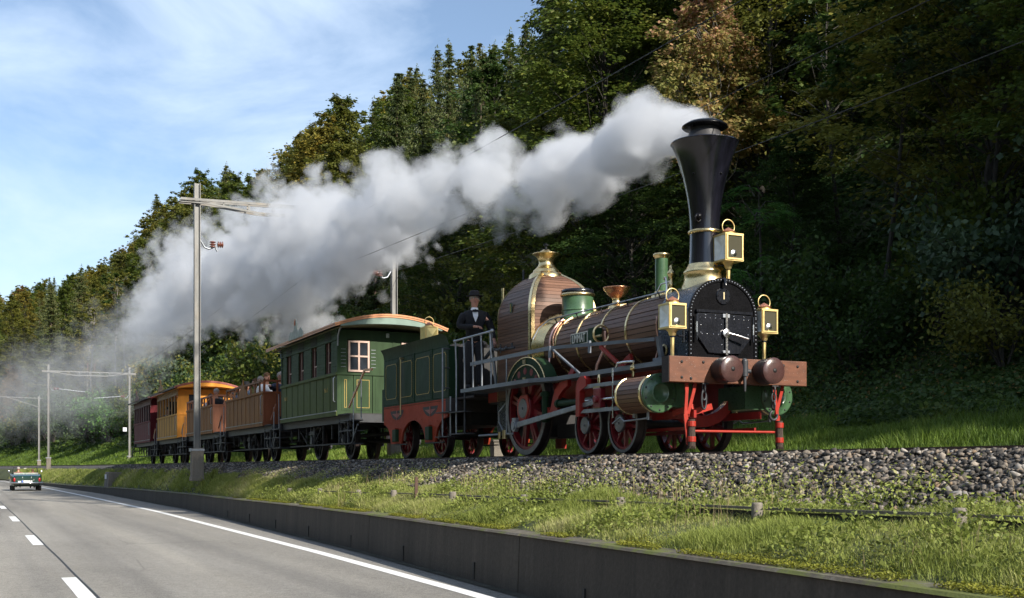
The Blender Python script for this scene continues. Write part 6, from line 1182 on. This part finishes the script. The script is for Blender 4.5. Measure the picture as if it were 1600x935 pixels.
# ================================================================ people
def skin_mesh(name, nodes, edges, mat, parent, lvl=1):
    me = bpy.data.meshes.new(name); me.from_pydata([n_[0] for n_ in nodes], edges, []); o = link(name, me, parent); me.materials.append(M[mat])
    sk = o.modifiers.new('skin', 'SKIN'); sk.use_smooth_shade = True
    for v, n_ in zip(me.skin_vertices[0].data, nodes): r = n_[1]; v.radius = r if isinstance(r, tuple) else (r, r)
    me.skin_vertices[0].data[0].use_root = True
    ss = o.modifiers.new('sub', 'SUBSURF'); ss.levels = lvl; ss.render_levels = lvl
    return o
def figure(loc, head, label, cat='person', seated=False, coat='navy', trousers='cloth', hair='hair', hat=None, arms=None, sc=1.0, group=None, shirt=None, tie=False, turn=0, detail=1):
    """one continuous skinned body (legs, trunk, arms, hands, head) with clothes, hair and hat as children"""
    P_ = root('person', loc, label, cat, group); P_.rotation_euler = (0, 0, head); P_.scale = (sc, sc, sc)
    hip = .92 if not seated else .46; nd = [((0, 0, hip), (.10, .11))]; ed = []
    def ad(p, r, k): nd.append((p, r)); ed.append((k, len(nd) - 1)); return len(nd) - 1
    w1 = ad((0, 0, hip + .18), (.09, .11), 0); w2 = ad((.0, 0, hip + .34), (.09, .12), w1); w3 = ad((-.01, 0, hip + .46), (.07, .09), w2); nk = ad((0.0, 0, hip + .56), .058, w3); nk2 = ad((.015, 0, hip + .61), .055, nk)
    ct, st = cos(turn), sin(turn); T_ = lambda x, y, z: (x * ct - y * st, x * st + y * ct, z)
    j1 = ad(T_(.035, 0, hip + .665), (.072, .060), nk2); j2 = ad(T_(.025, 0, hip + .735), (.090, .076), j1); j3 = ad(T_(.015, 0, hip + .80), (.082, .072), j2); ad(T_(.01, 0, hip + .835), (.04, .04), j3)
    legs = []
    for s in (-1, 1):
        if seated: L = [((.05, s * .08, hip - .02), .06), ((.42, s * .12, hip + .02), .05), ((.44, s * .12, .28), .05), ((.42, s * .12, .08), .04), ((.54, s * .12, .04), .035)]
        else: L = [((0, s * .08, hip - .10), .07), ((.015, s * .10, .50), .05), ((-.01, s * .11, .27), .055), ((-.02, s * .11, .09), .04), ((.12, s * .13, .035), .035)]
        k = 0; idx = []
        for p, r in L: k = ad(p, r, k); idx.append(k)
        legs.append((L, idx))
    arms = arms or {-1: [(.05, .27, hip + .22), (.25, .14, hip + .16)], 1: [(.05, .27, hip + .22), (.25, .14, hip + .16)]}
    AR = []
    for s in (-1, 1):
        el, wr = [Vector((a[0], s * a[1], a[2])) for a in arms[s]]; sh = Vector((0, s * .185, hip + .475)); k = ad(tuple(sh - Vector((0, s * .02, .02))), .035, w3); k = ad(tuple((sh + el) / 2), .038, k); k = ad(tuple(el), .034, k); k = ad(tuple((el + wr) / 2), .032, k); kw = ad(tuple(wr), .028, k)
        d = (wr - el).normalized(); pm = wr + d * .05; kp = ad(tuple(pm), (.036, .020), kw); kk = ad(tuple(wr + d * .085), (.038, .016), kp); side = d.cross(Vector((0, 0, 1))).normalized(); up = side.cross(d)
        for q, ln in ((-.028, .065), (-.010, .078), (.009, .074), (.027, .058)):
            f1 = wr + d * (.09 + ln * .5) + side * q * 1.15 - up * .012; f2 = wr + d * (.09 + ln * .75) + side * q * 1.2 - up * .045; k1 = ad(tuple(f1), .009, kk); ad(tuple(f2), .008, k1)
        t1 = wr + d * .055 - side * s * .045 - up * .01; t2 = wr + d * .095 - side * s * .055 - up * .03; k1 = ad(tuple(t1), .011, kp); ad(tuple(t2), .009, k1)
        AR.append([sh, (sh + el) / 2, el, (el + wr) / 2, wr - d * .01])
    body = skin_mesh('body', nd, ed, 'skin', P_)
    # face
    hz_ = hip + .735
    b = MB(); b.tube([T_(.105, 0, hz_ + .03), T_(.135, 0, hz_ - .008), T_(.11, 0, hz_ - .015)], [.010, .017, .010], 8); part_local(b, 'nose', 'skin', P_)
    for s in (-1, 1):
        b = MB().sphere(T_(.098, s * .033, hz_ + .022), .011, 8, 6); part_local(b, 'eye', 'eyew' if detail > 1 else 'eye', P_)
        if detail > 1: part_local(MB().sphere(T_(.108, s * .033, hz_ + .022), .005, 8, 6), 'pupil', 'eye', P_)
        b = MB().sphere(T_(.01, s * .080, hz_), .028, 8, 6, (.7, .4, 1.1)); part_local(b, 'ear', 'skin', P_)
    b = MB().tube([T_(.103, -.024, hz_ - .045), T_(.112, 0, hz_ - .05), T_(.103, .024, hz_ - .045)], .006, 6); part_local(b, 'mouth', 'mouth', P_)
    # clothes
    tor = [((0, 0, hip - .06), (.155, .175)), ((0, 0, hip + .10), (.145, .17)), ((0, 0, hip + .30), (.155, .195)), ((-.01, 0, hip + .46), (.14, .19)), ((-.01, 0, hip + .545), (.070, .080))]; te = [(0, 1), (1, 2), (2, 3), (3, 4)]
    cd = list(tor); ce = list(te)
    for pts in AR:
        k = 3
        for q, (p, r) in enumerate(zip(pts, (.100, .088, .068, .058, .048))): cd.append((tuple(p), r)); ce.append((k, len(cd) - 1)); k = len(cd) - 1
    skin_mesh('jacket', cd, ce, coat, P_)
    for L, idx in legs:
        q = [((0, L[0][0][1] * .8, hip - .0), .125)] + [(p, r + .034) for p, r in L[:4]]; skin_mesh('trouser_leg', q, [(i, i + 1) for i in range(4)], trousers, P_)
        q = [(tuple(Vector(L[3][0])), .05), (tuple((Vector(L[3][0]) + Vector(L[4][0])) / 2), .05), (tuple(Vector(L[4][0]) + Vector((.03, 0, 0))), .04)]; skin_mesh('shoe', q, [(0, 1), (1, 2)], 'cloth', P_)
    if shirt:
        b = MB(); X_ = .150; b.add([(X_ - .03, -.05, hip + .50), (X_ - .03, .05, hip + .50), (X_ + .012, .045, hip + .42), (X_ + .015, .0, hip + .31), (X_ + .012, -.045, hip + .42)], [(0, 4, 3, 2, 1)]); b.v = [(x + .02, y, z) for x, y, z in b.v]; part_local(b, 'shirt_front', shirt, P_)
        b = MB().lathe([(.075, 0), (.062, .05)], (.01, 0, hip + .545), 14); part_local(b, 'collar', shirt, P_)
        if tie: part_local(MB().box((X_ + .01, -.05, hip + .505), (X_ + .03, .05, hip + .54)).box((X_ + .012, -.014, hip + .50), (X_ + .036, .014, hip + .545)), 'bow_tie', 'cloth', P_)
    if hair: b = MB().lathe([(.088, -.045), (.094, 0), (.088, .05), (.055, .085), (.001, .098)], T_(-.005, 0, hip + .775), 18); b.v = [(x, y, z + (.02 if x > .04 else 0)) for x, y, z in b.v]; part_local(b, 'hair', hair, P_)
    if hat:
        b = MB().lathe([(.088, .0), (.15, .005), (.158, .018), (.150, .016), (.094, .012), (.093, .075), (.082, .108), (.05, .118), (.001, .116)], T_(.012, 0, hip + .795), 26); part_local(b, 'hat', hat, P_)
    return P_
def part_local(mb, name, mat, parent): return link(name, mb.mesh(name, mat), parent)
cam_a = atan2(-.39, .92)
figure((-7.08, -.80, 1.215), cam_a + .12, 'man in black suit, bow tie and black hat standing on the footplate', coat='cloth', trousers='cloth', hair='hair', hat='cloth', shirt='shirt', tie=True, sc=1.0, turn=.1, detail=2,
       arms={-1: [(.02, .30, 1.16), (.26, .02, 1.14)], 1: [(.03, .31, 1.14), (.16, .34, .92)]})
PS = [(-22.95, -.55, 'navy', None, 'skin', 'grey-bearded man in dark sweater leaning on the end rail of the brown coach', {-1: [(.25, .30, .86), (.60, .42, .90)], 1: [(.25, .25, .86), (.55, .10, .92)]}, 1.0, -.2),
      (-23.9, -.75, 'shirt', None, 'hairb', 'red-haired passenger in a white top standing tallest in the brown coach', None, 1.03, .3), (-24.55, -.80, 'olive', None, 'hair', 'passenger with light hair in olive jacket beside the white-clad one', None, .98, -.5),
      (-25.4, -.78, 'lblue', None, 'hairb', 'passenger in pale blue jacket in the middle of the brown coach', None, .97, -.9), (-26.4, -.85, 'navy', 'cloth', 'hair', 'passenger in dark cap and navy coat behind the crest of the brown coach', None, .92, .2), (-27.3, -.85, 'navy', None, 'hairb', 'passenger in navy at the rear of the brown coach', None, .90, -1.0),
      (-30.85, -.35, 'navy', None, 'hair', 'passenger in navy jacket seen through the end rail of the tan coach', None, .95, 2.6), (-31.9, -.80, 'cloth', None, 'hair', 'grey-haired passenger looking up in the tan coach', None, 1.02, -.3), (-32.8, -.85, 'shirt', None, 'hairb', 'passenger in white shirt in the tan coach', None, .92, -.8), (-34.9, -.85, 'olive', None, 'hairb', 'passenger half hidden by the mast in the tan coach', None, .88, .4)]
for x, y, ct_, ht, hr_, lb, am, sc, hd in PS:
    if am: am = {k: [(a, b_, c_) for a, b_, c_ in v] for k, v in am.items()}
    figure((x, y, 1.24), 0.0 if hd < 1.5 else pi, lb, seated=True, turn=max(-1.1, min(.6, hd)) if hd < 1.5 else .4, coat=ct_, hair=hr_ if hr_ != 'skin' else 'hair', hat=ht, arms=am, sc=1.12 * sc)
figure((-43.3, -.85, 1.17), 0, turn=-1.2, label= 'passenger in dark cap at the window of the ochre coach', seated=True, coat='navy', hat='cloth', sc=1.04)

# ================================================================ overhead line
def mast(g, x, y, z0, z1, base=None, w_=.175):
    b = MB(); b.box((x - w_ / 2, y - w_ / 2, z0), (x + w_ / 2, y - w_ / 2 + .018, z1)); b.box((x - w_ / 2, y + w_ / 2 - .018, z0), (x + w_ / 2, y + w_ / 2, z1)); b.box((x - .01, y - w_ / 2 + .018, z0), (x + .01, y + w_ / 2 - .018, z1)); m_ = part(b, 'mast', 'mast', g)
    if base:
        part(MB().box((x - .175, y - .175, base), (x + .175, y + .175, z0 + .78)).box((x - .20, y - .20, base), (x + .20, y + .20, base + .12)), 'foundation_block', 'concrete', g, .015)
        part(MB().box((x - .19, y - .19, z0 + .70), (x + .19, y + .19, z0 + .76)).box((x - .12, y - .22, z0 + .68), (x + .12, y - .19, z0 + .78)), 'clamp_band', 'steel', g)
    return m_
def insulator_arm(g, x, y, z, s, rod=2.2):
    part(MB().tube([(x, y + s * .10, z), (x, y + s * .22, z - .20), (x, y + s * .34, z - .24), (x, y + s * .46, z - .20)], .03, 8), 'curved_bracket', 'steel', g)
    b = MB()
    for k in range(3): b.lathe([(.035, 0), (.095, .02), (.10, .035), (.04, .06)], (x, y + s * .46, z - .20 + k * .07), 14)
    part(b, 'insulator', 'insul', g); b = MB()
    for k in range(3): b.lathe([(.035, 0), (.095, .02), (.10, .035), (.04, .06)], (x, y + s * (.60 + k * .06), z - .09), 14, 'Y')
    part(b, 'insulator', 'insul', g); part(MB().cyl((x, y + s * .5, z - .08), (x, y + s * (.8 + rod), z - .30), .030, 8), 'steady_rod', 'steel', g); part(MB().cyl((x, y + s * .46, z - .16), (x, y + s * .46, z - .02), .04, 8), 'insulator_cap', 'steel', g)
def gantry(x, y1, y2, z0a, z0b, zb, zt, label, base1, base2, ext=.5, arms=(6.62, 6.0), dx2=0):
    g = root('overhead_line_gantry', (x, y1, z0a), label, 'gantry'); mast(g, x, y1, z0a, zt, base1); mast(g, x + dx2, y2, z0b, zt, base2)
    for dx in (-.125, .125):
        part(MB().bar((x + dx, y1 - ext, zb + .08), (x + dx + dx2, y2 + ext, zb + .08), .035, .07), 'top_chord', 'mast', g)
        sk = lambda y: dx2 * (y - y1) / (y2 - y1); pts = [(x + dx, y1 - ext, zb + .02), (x + dx, y1 + .3, zb), (x + dx, y1 + (y2 - y1) * .30, zb - .20), (x + dx, y1 + (y2 - y1) * .70, zb - .20), (x + dx, y2 - .3, zb), (x + dx, y2 + ext, zb + .02)]; pts = [(p[0] + sk(p[1]), p[1], p[2]) for p in pts]
        for p, q in zip(pts[:-1], pts[1:]): part(MB().bar(p, q, .03, .06), 'bottom_chord', 'mast', g)
        for k in range(1, 8):
            f = k / 8; y = y1 + (y2 - y1) * f; part(B((x + sk(y) + dx - .012, y - .02, zb - .20 * min(1, f / .3, (1 - f) / .3)), (x + sk(y) + dx + .012, y + .02, zb + .06)), 'strut', 'mast', g)
    insulator_arm(g, x, y1, arms[0], 1, -.2 if x > -50 else 2.0); insulator_arm(g, x + dx2, y2, arms[1], -1, 2.0)
    return g
gantry(-23.25, -3.0, 3.0, -.40, .02, 7.72, 8.31, 'steel gantry with tall mast on a concrete block beside the road, reaching into the smoke', -.60, -.2, dx2=.62)
g = gantry(-90, -3.30, 3.0, -.15, .0, 7.55, 8.15, 'far gantry of two slender masts behind the last coach', -.4, -.2, arms=(6.3, 5.8))
for y in (-.3, .25): part(MB().box((-90.02, y - .02, 7.6), (-89.98, y + .02, 8.35)).lathe([(.07, 0), (.07, .03)], (-90, y, 8.3), 8), 'top_insulator', 'insul', g)
part(B((-89.86, 2.45, 2.80), (-89.83, 2.75, 3.12)), 'white_sign_board', 'shirt', g)
g = root('catenary_mast', (-118, -2.6, -.2), 'single far mast with a cantilever arm pointing left', 'mast'); mast(g, -118, -2.6, -.2, 7.1, -.4)
part(MB().bar((-118, -2.3, 6.9), (-118, -6.4, 7.0), .06, .06).bar((-118, -2.6, 6.0), (-118, -5.6, 6.95), .05, .05), 'cantilever', 'mast', g)
def wire(pts, label, r=.008):
    P2 = []
    for (a, b_) in zip(pts[:-1], pts[1:]):
        a, b_ = Vector(a), Vector(b_); n = 14
        for k in range(n): f = k / n; p = a.lerp(b_, f); p.z -= 4 * f * (1 - f) * (a - b_).length ** 2 * .00022; P2.append(p)
    P2.append(Vector(pts[-1])); o = part(MB().tube(P2, r, 5), 'overhead_wire', 'wire'); tag(o, label, 'wire')
wire([(28, .1, 6.3), (-23.25, 0, 6.75), (-90, -.2, 6.8), (-150, -8, 6.8)], 'highest thin overhead wire crossing the wood above the chimney')
wire([(28, .25, 5.25), (-23.25, .2, 5.65), (-90, -.2, 5.6), (-150, -8, 5.6)], 'contact wire running just above the locomotive chimney', .007)
wire([(28, 3.2, 5.7), (-23.25, 3.2, 6.1), (-90, 3.1, 6.1), (-150, -5, 6.1)], 'lowest overhead wire slanting down from the right edge behind the chimney')

# ================================================================ verge furniture
fn = root('low_cable_barrier', (0, -3.2, -.6), 'low grey cable trough on short concrete posts in the verge grass', 'barrier')
px_ = [9.4, 6.98, 4.74, 2.45, .15, -2.15, -4.63, -6.47, -8.89, -11.2]
for x in px_:
    z0 = float(ground_z(x, -3.2)); zt = z0 + .17; part(MB().lathe([(.05, -.15), (.048, .13), (.042, .15), (.001, .152)], (x, -3.2, z0), 14), 'post', 'concrete', fn)
for a, b_ in zip(px_[:-1], px_[1:]):
    za, zb = float(ground_z(a, -3.2)) + .10, float(ground_z(b_, -3.2)) + .10
    part(MB().bar((a - .05, -3.14, za), (b_ + .05, -3.14, zb), .03, .022), 'rail', 'concrete', fn); part(MB().bar((a - .05, -3.12, za - .07), (b_ + .05, -3.12, zb - .07), .02, .09), 'trough_board', 'tar', fn)
z0 = float(ground_z(-3.62, -3.2)); st = root('marker_stake', (-3.62, -3.2, z0), 'thin upright rusty stake standing in the verge grass', 'stake'); part(MB().bar((-3.62, -3.2, z0 - .1), (-3.60, -3.2, z0 + .36), .045, .03, (1, 0, 0)), 'stake', 'rust', st)
bk = root('concrete_marker_post', (-13.2, 2.35, -.1), 'squat concrete post standing beyond the rails under the tender', 'post'); part(MB().box((-13.35, 2.25, -.25), (-13.1, 2.5, .42)).box((-13.38, 2.22, .42), (-13.07, 2.53, .47)), 'post', 'concrete', bk, .01)

# ================================================================ green convertible
CARX, CARY = -55.2, -6.38
car = root('parked_car' if False else 'convertible_car', (CARX, CARY, -1.447), 'dark green open classic car driving away on the road at the far left', 'car')
M['carpaint'] = surf('dark_green_car_paint', (.006, .032, .022), .22, var=.08, coat=.6, bump=.02); M['chrome'] = surf('chrome', (.78, .79, .8), .12, 1, var=.08); M['tail'] = surf('tail_lens', (.35, .015, .02), .2, var=.2); M['rubber'] = surf('tyre_rubber', (.02, .02, .02), .8); M['plate'] = surf('number_plate', (.75, .76, .76), .5, var=.05); M['blueband'] = surf('blue_band', (.05, .12, .45), .5); M['tan'] = surf('leather_seat', (.20, .05, .04), .6)
gz = -1.447; cx0 = CARX     # rear bumper at cx0, nose at cx0-4
secs = [(0.00, .60, .36, .64, .70), (-.10, .70, .30, .72, .80), (-.40, .76, .24, .80, .86), (-1.1, .79, .22, .84, .885), (-1.4, .79, .22, .86, .90), (-2.3, .79, .22, .87, .93), (-2.7, .78, .22, .87, .93), (-3.5, .73, .25, .76, .84), (-3.9, .64, .34, .64, .70), (-4.0, .55, .42, .56, .60)]
def ringc(sx): x, hw, zb, zs_, zt = sx; return [(cx0 + x, CARY + y, gz + z) for y, z in ((-hw * .9, zb), (-hw, zb + .12), (-hw, (zb + zs_) / 2), (-hw * .985, zs_), (-hw * .90, zt), (-hw * .45, zt + .012), (hw * .45, zt + .012), (hw * .90, zt), (hw * .985, zs_), (hw, (zb + zs_) / 2), (hw, zb + .12), (hw * .9, zb))]
b = MB(); rings = [ringc(s_) for s_ in secs]; n = 12
for i in range(len(rings) - 1):
    for j in range(n):
        if i == 4 and 4 <= j <= 6: continue      # open cockpit
        b.add([rings[i][j], rings[i][(j + 1) % n], rings[i + 1][(j + 1) % n], rings[i + 1][j]], [(0, 1, 2, 3)], False)
b.add(rings[0], [tuple(range(n))[::-1]]); b.add(rings[-1], [tuple(range(n))]); part(b, 'body', 'carpaint', car)
cb = lambda a, b_: MB().box((cx0 + a[0], CARY + a[1], gz + a[2]), (cx0 + b_[0], CARY + b_[1], gz + b_[2]))
part(cb((-1.42, -.66, .35), (-2.28, .66, .45)), 'cockpit_floor', 'dark', car)
for y in (-.36, .36): part(cb((-1.52, y - .25, .4), (-1.66, y + .25, .98)), 'seat', 'tan', car, .03)
part(cb((-1.10, -.62, .88), (-1.44, .62, .96)), 'folded_hood', 'slate', car, .03)
b = MB(); b.tube([(cx0 - 2.35, CARY - .66, gz + .92), (cx0 - 2.18, CARY - .60, gz + 1.24), (cx0 - 2.15, CARY, gz + 1.27), (cx0 - 2.18, CARY + .60, gz + 1.24), (cx0 - 2.35, CARY + .66, gz + .92)], .018, 8); part(b, 'windscreen_frame', 'iron', car)
part(cb((-2.20, -.07, 1.17), (-2.22, .07, 1.22)), 'mirror', 'chrome', car)
for s in (-1, 1):
    part(MB().sphere((cx0 - .01, CARY + s * .62, gz + .60), .07, 10, 8, (.5, .8, 1.6)), 'tail_light', 'tail', car); part(MB().cyl((cx0 - 1.95, CARY + s * .80, gz + .93), (cx0 - 1.95, CARY + s * .80, gz + 1.0), .015).sphere((cx0 - 1.95, CARY + s * .83, gz + 1.03), .06, 8, 6, (.5, 1, 1)), 'wing_mirror', 'chrome', car)
    for x in (-.75, -3.15):
        wl = link('wheel', None, car, (x, s * .62, .30)); y = CARY + s * .66; part(MB().lathe([(.20, -.08), (.27, -.085), (.30, -.06), (.30, .06), (.27, .085), (.20, .08)], (cx0 + x, y, gz + .30), 24, 'Y'), 'tyre', 'rubber', wl); part(MB().cyl((cx0 + x, y - .07, gz + .30), (cx0 + x, y + .07, gz + .30), .20, 20), 'rim', 'chrome', wl)
    part(MB().box((cx0 + .03, CARY + s * .16, gz + .40), (cx0 + .07, CARY + s * .20, gz + .58)), 'over_rider', 'chrome', car); part(cb((.0, s * .20, .68), (.015, s * .24, .76)), 'boot_badge', 'chrome', car)
part(MB().tube([(cx0 - .12, CARY - .80, gz + .44), (cx0 + .05, CARY - .62, gz + .43), (cx0 + .07, CARY, gz + .43), (cx0 + .05, CARY + .62, gz + .43), (cx0 - .12, CARY + .80, gz + .44)], .035, 8), 'bumper', 'chrome', car)
pt = part(cb((.045, -.26, .44), (.06, .26, .56)), 'number_plate', 'plate', car); part(cb((.061, -.26, .445), (.063, -.20, .555)), 'blue_band', 'blueband', pt)
part(cb((.01, -.44, .46), (.03, -.30, .53)), 'oval_sticker', 'plate', car); part(cb((.01, .30, .56), (.03, .36, .62)), 'lamp', 'chrome', car); part(MB().cyl((cx0 + .05, CARY - .35, gz + .22), (cx0 - .4, CARY - .35, gz + .24), .03), 'exhaust', 'iron', car)
figure((CARX - 1.75, CARY - .36, gz + .14), pi, 'driver with light hair in the open green car', seated=True, coat='tan', hair='hair', sc=.86)
figure((CARX - 1.75, CARY + .36, gz + .10), pi, 'front passenger on the right side of the open green car', seated=True, coat='hairb', hair='hairb', sc=.80)

# ================================================================ smoke
PL = [(.0, .08, 4.56, .30), (.35, .12, 4.62, .44), (.8, .10, 4.66, .55), (1.7, .05, 4.74, .74), (2.9, 0, 4.78, .80), (4.5, 0, 4.89, .95), (6.4, 0, 5.19, 1.10), (8.4, 0, 5.78, 1.14), (9.6, 0, 5.70, 1.05), (12, 0, 5.75, 1.34), (14.3, 0, 5.95, 1.46), (17.1, 0, 6.06, 1.50), (21, 0, 6.55, 2.2), (26, 0, 6.62, 2.5), (31.2, 0, 6.95, 2.65), (38, -.2, 7.55, 2.80), (44.7, -.2, 7.6, 2.45), (53, 0, 7.8, 2.5), (62, -.4, 7.2, 3.6), (74, -1.4, 6.0, 4.8), (90, -3.4, 6.2, 5.6), (112, -7.0, 6.6, 6.0)]
PL = [(a, b_, c_, r_ * (1.06 if a < 33 else .88)) for a, b_, c_, r_ in PL]; pk = np.array(PL)
def plume_dom():
    mb = MB(); n = 28; V = []; S = np.concatenate([np.arange(0, 3, .2), np.arange(3, 60, .6), np.arange(60, 112.1, 1.5)])
    for q, s in enumerate(S):
        y, z, r = [np.interp(s, pk[:, 0], pk[:, k]) for k in (1, 2, 3)]
        for j in range(n):
            a = 2 * pi * j / n; P = Vector((s, cos(a) * 2, sin(a) * 2)); nz = .10 * sin(s * 1.9 / max(r, .5) + 3 * cos(a)) + .10 * sin(s * .9 + 2 * a)
            rr = r * (1.34 + nz) if s > .5 else r * 1.15
            V.append((-.80 - s, y + rr * cos(a), z + rr * sin(a)))
    L = len(S); mb.add(V, [(i * n + j, (i + 1) * n + j, (i + 1) * n + (j + 1) % n, i * n + (j + 1) % n) for i in range(L - 1) for j in range(n)], True)
    mb.add(V[:n], [tuple(range(n))]); mb.add(V[-n:], [tuple(range(n))[::-1]]); return mb
m, t, o = new_mat('steam_and_smoke'); geo = t.nodes.new('ShaderNodeNewGeometry'); sp = t.nodes.new('ShaderNodeSeparateXYZ'); t.links.new(geo.outputs['Position'], sp.inputs[0])
s01 = math_n(t, 'DIVIDE', math_n(t, 'MULTIPLY_ADD', sp.outputs[0], -1, -.80), 112.0)
def fcurve(vals, scale, off=0):
    n = t.nodes.new('ShaderNodeFloatCurve'); c = n.mapping.curves[0]; n.mapping.use_clip = False
    pts = sorted(vals)
    while len(c.points) < len(pts): c.points.new(.5, .5)
    for p, (a, b_) in zip(c.points, pts): p.location = (a / 112.0, (b_ + off) / scale); p.handle_type = 'AUTO_CLAMPED'
    n.mapping.update(); t.links.new(s01, n.inputs['Value']); return math_n(t, 'MULTIPLY_ADD', n.outputs[0], scale, -off)
# curve nodes hold about 24 points: fine for these profiles
yc = fcurve([(p[0], p[1]) for p in PL], 20, 10); zc = fcurve([(p[0], p[2]) for p in PL], 12); rc = fcurve([(p[0], p[3]) for p in PL], 8)
den = fcurve([(0, 4.0), (1.0, 4.2), (4, 2.7), (12, 1.9), (26, 1.15), (40, .75), (50, .34), (58, .10), (72, .045), (90, .026), (112, .018)], 6)
dy = math_n(t, 'SUBTRACT', sp.outputs[1], yc); dz_ = math_n(t, 'SUBTRACT', sp.outputs[2], zc)
rn = math_n(t, 'DIVIDE', math_n(t, 'SQRT', math_n(t, 'ADD', math_n(t, 'MULTIPLY', dy, dy), math_n(t, 'MULTIPLY', dz_, dz_))), rc)
nb = noise(t, posvec(t), 1.0, 6, .60, .3); nl = noise(t, posvec(t), .30, 2, .5, .2)
bill = math_n(t, 'ADD', math_n(t, 'MULTIPLY', math_n(t, 'SUBTRACT', nb, .5), 1.7), math_n(t, 'MULTIPLY', math_n(t, 'SUBTRACT', nl, .5), 1.3))
wv = t.nodes.new('ShaderNodeVectorMath'); wv.operation = 'ADD'; nc = t.nodes.new('ShaderNodeTexNoise'); nc.inputs['Scale'].default_value = 1.6; nc.inputs['Detail'].default_value = 2; t.links.new(geo.outputs['Position'], nc.inputs[0])
t.links.new(geo.outputs['Position'], wv.inputs[0]); ws = t.nodes.new('ShaderNodeVectorMath'); ws.operation = 'SCALE'; ws.inputs['Scale'].default_value = .55; t.links.new(nc.outputs['Color'], ws.inputs[0]); t.links.new(ws.outputs[0], wv.inputs[1])
vr = t.nodes.new('ShaderNodeTexVoronoi'); vr.inputs['Scale'].default_value = .95; vr.inputs['Detail'].default_value = 1.0; vr.inputs['Roughness'].default_value = .5; t.links.new(wv.outputs[0], vr.inputs['Vector'])
puff = math_n(t, 'MULTIPLY', math_n(t, 'SUBTRACT', .48, vr.outputs['Distance']), .95)
f = math_n(t, 'ADD', math_n(t, 'ADD', math_n(t, 'SUBTRACT', .88, rn), bill), puff)
k = t.nodes.new('ShaderNodeMapRange'); k.interpolation_type = 'SMOOTHSTEP'; k.inputs['From Min'].default_value = 0; k.inputs['From Max'].default_value = .22; t.links.new(f, k.inputs[0])
pv = t.nodes.new('ShaderNodeVolumePrincipled'); pv.inputs['Color'].default_value = (.87, .89, .925, 1); pv.inputs['Anisotropy'].default_value = .15
t.links.new(math_n(t, 'MULTIPLY', k.outputs[0], den), pv.inputs['Density']); t.links.new(pv.outputs[0], o.inputs[1])
m.cycles.volume_step_rate = .15
sm_ = part(plume_dom(), 'smoke_plume', m); tag(sm_, 'long plume of grey-white smoke trailing from the chimney over the train', 'smoke')

# ================================================================ unseen trees added across the road to keep sky light off the train
rs = random.Random(11)
for k in range(16):
    X = 26 - k * 8 + rs.uniform(-2, 2); Y = -24 - rs.uniform(0, 4) + (min(0, X + 60) * .22)
    tree('beech', k, X, Y, rs.uniform(.75, 1.05), rs.uniform(0, 6), rs.choice(['green', 'olive', 'dark']), 'unseen tree added opposite the railway to block sky light', 'unseen trees added opposite the railway', z=-1.6)

# unseen wooded hillside across the valley, added to darken reflections on the train
def oz(x, y): return -1.6 + float(I(-y, [(30, 0), (46, 2), (80, 20), (130, 46), (200, 62), (400, 66)])) + float(vnoise(x, y, 14)) * 1.0
sheet('unseen_blocking_hillside', list(np.arange(160, -460, -12)), [((lambda x, s=s: -s + float(yt(x)) * .9), oz) for s in (30, 38, 46, 56, 66, 80, 95, 112, 130, 160, 200, 300, 400)], Ghill)
for k in range(150):
    X = rs.uniform(-330, 120); s = rs.choice([34, 44, 56, 70, 88, 108, 130]) + rs.uniform(-4, 4); Y = -s + float(yt(X)) * .9
    if k % 3 == 0: tree('spruce', k, X, Y, rs.uniform(.8, 1.2), rs.uniform(0, 6), 'spruce', 'unseen spruce added across the valley to block sky reflections', 'unseen spruces added across the valley', z=oz(X, Y))
    else: tree('beech', k, X, Y, rs.uniform(.9, 1.5), rs.uniform(0, 6), rs.choice(['green', 'olive', 'dark', 'gold']), 'unseen broadleaf tree added across the valley to block sky reflections', 'unseen broadleaf trees added across the valley', z=oz(X, Y))
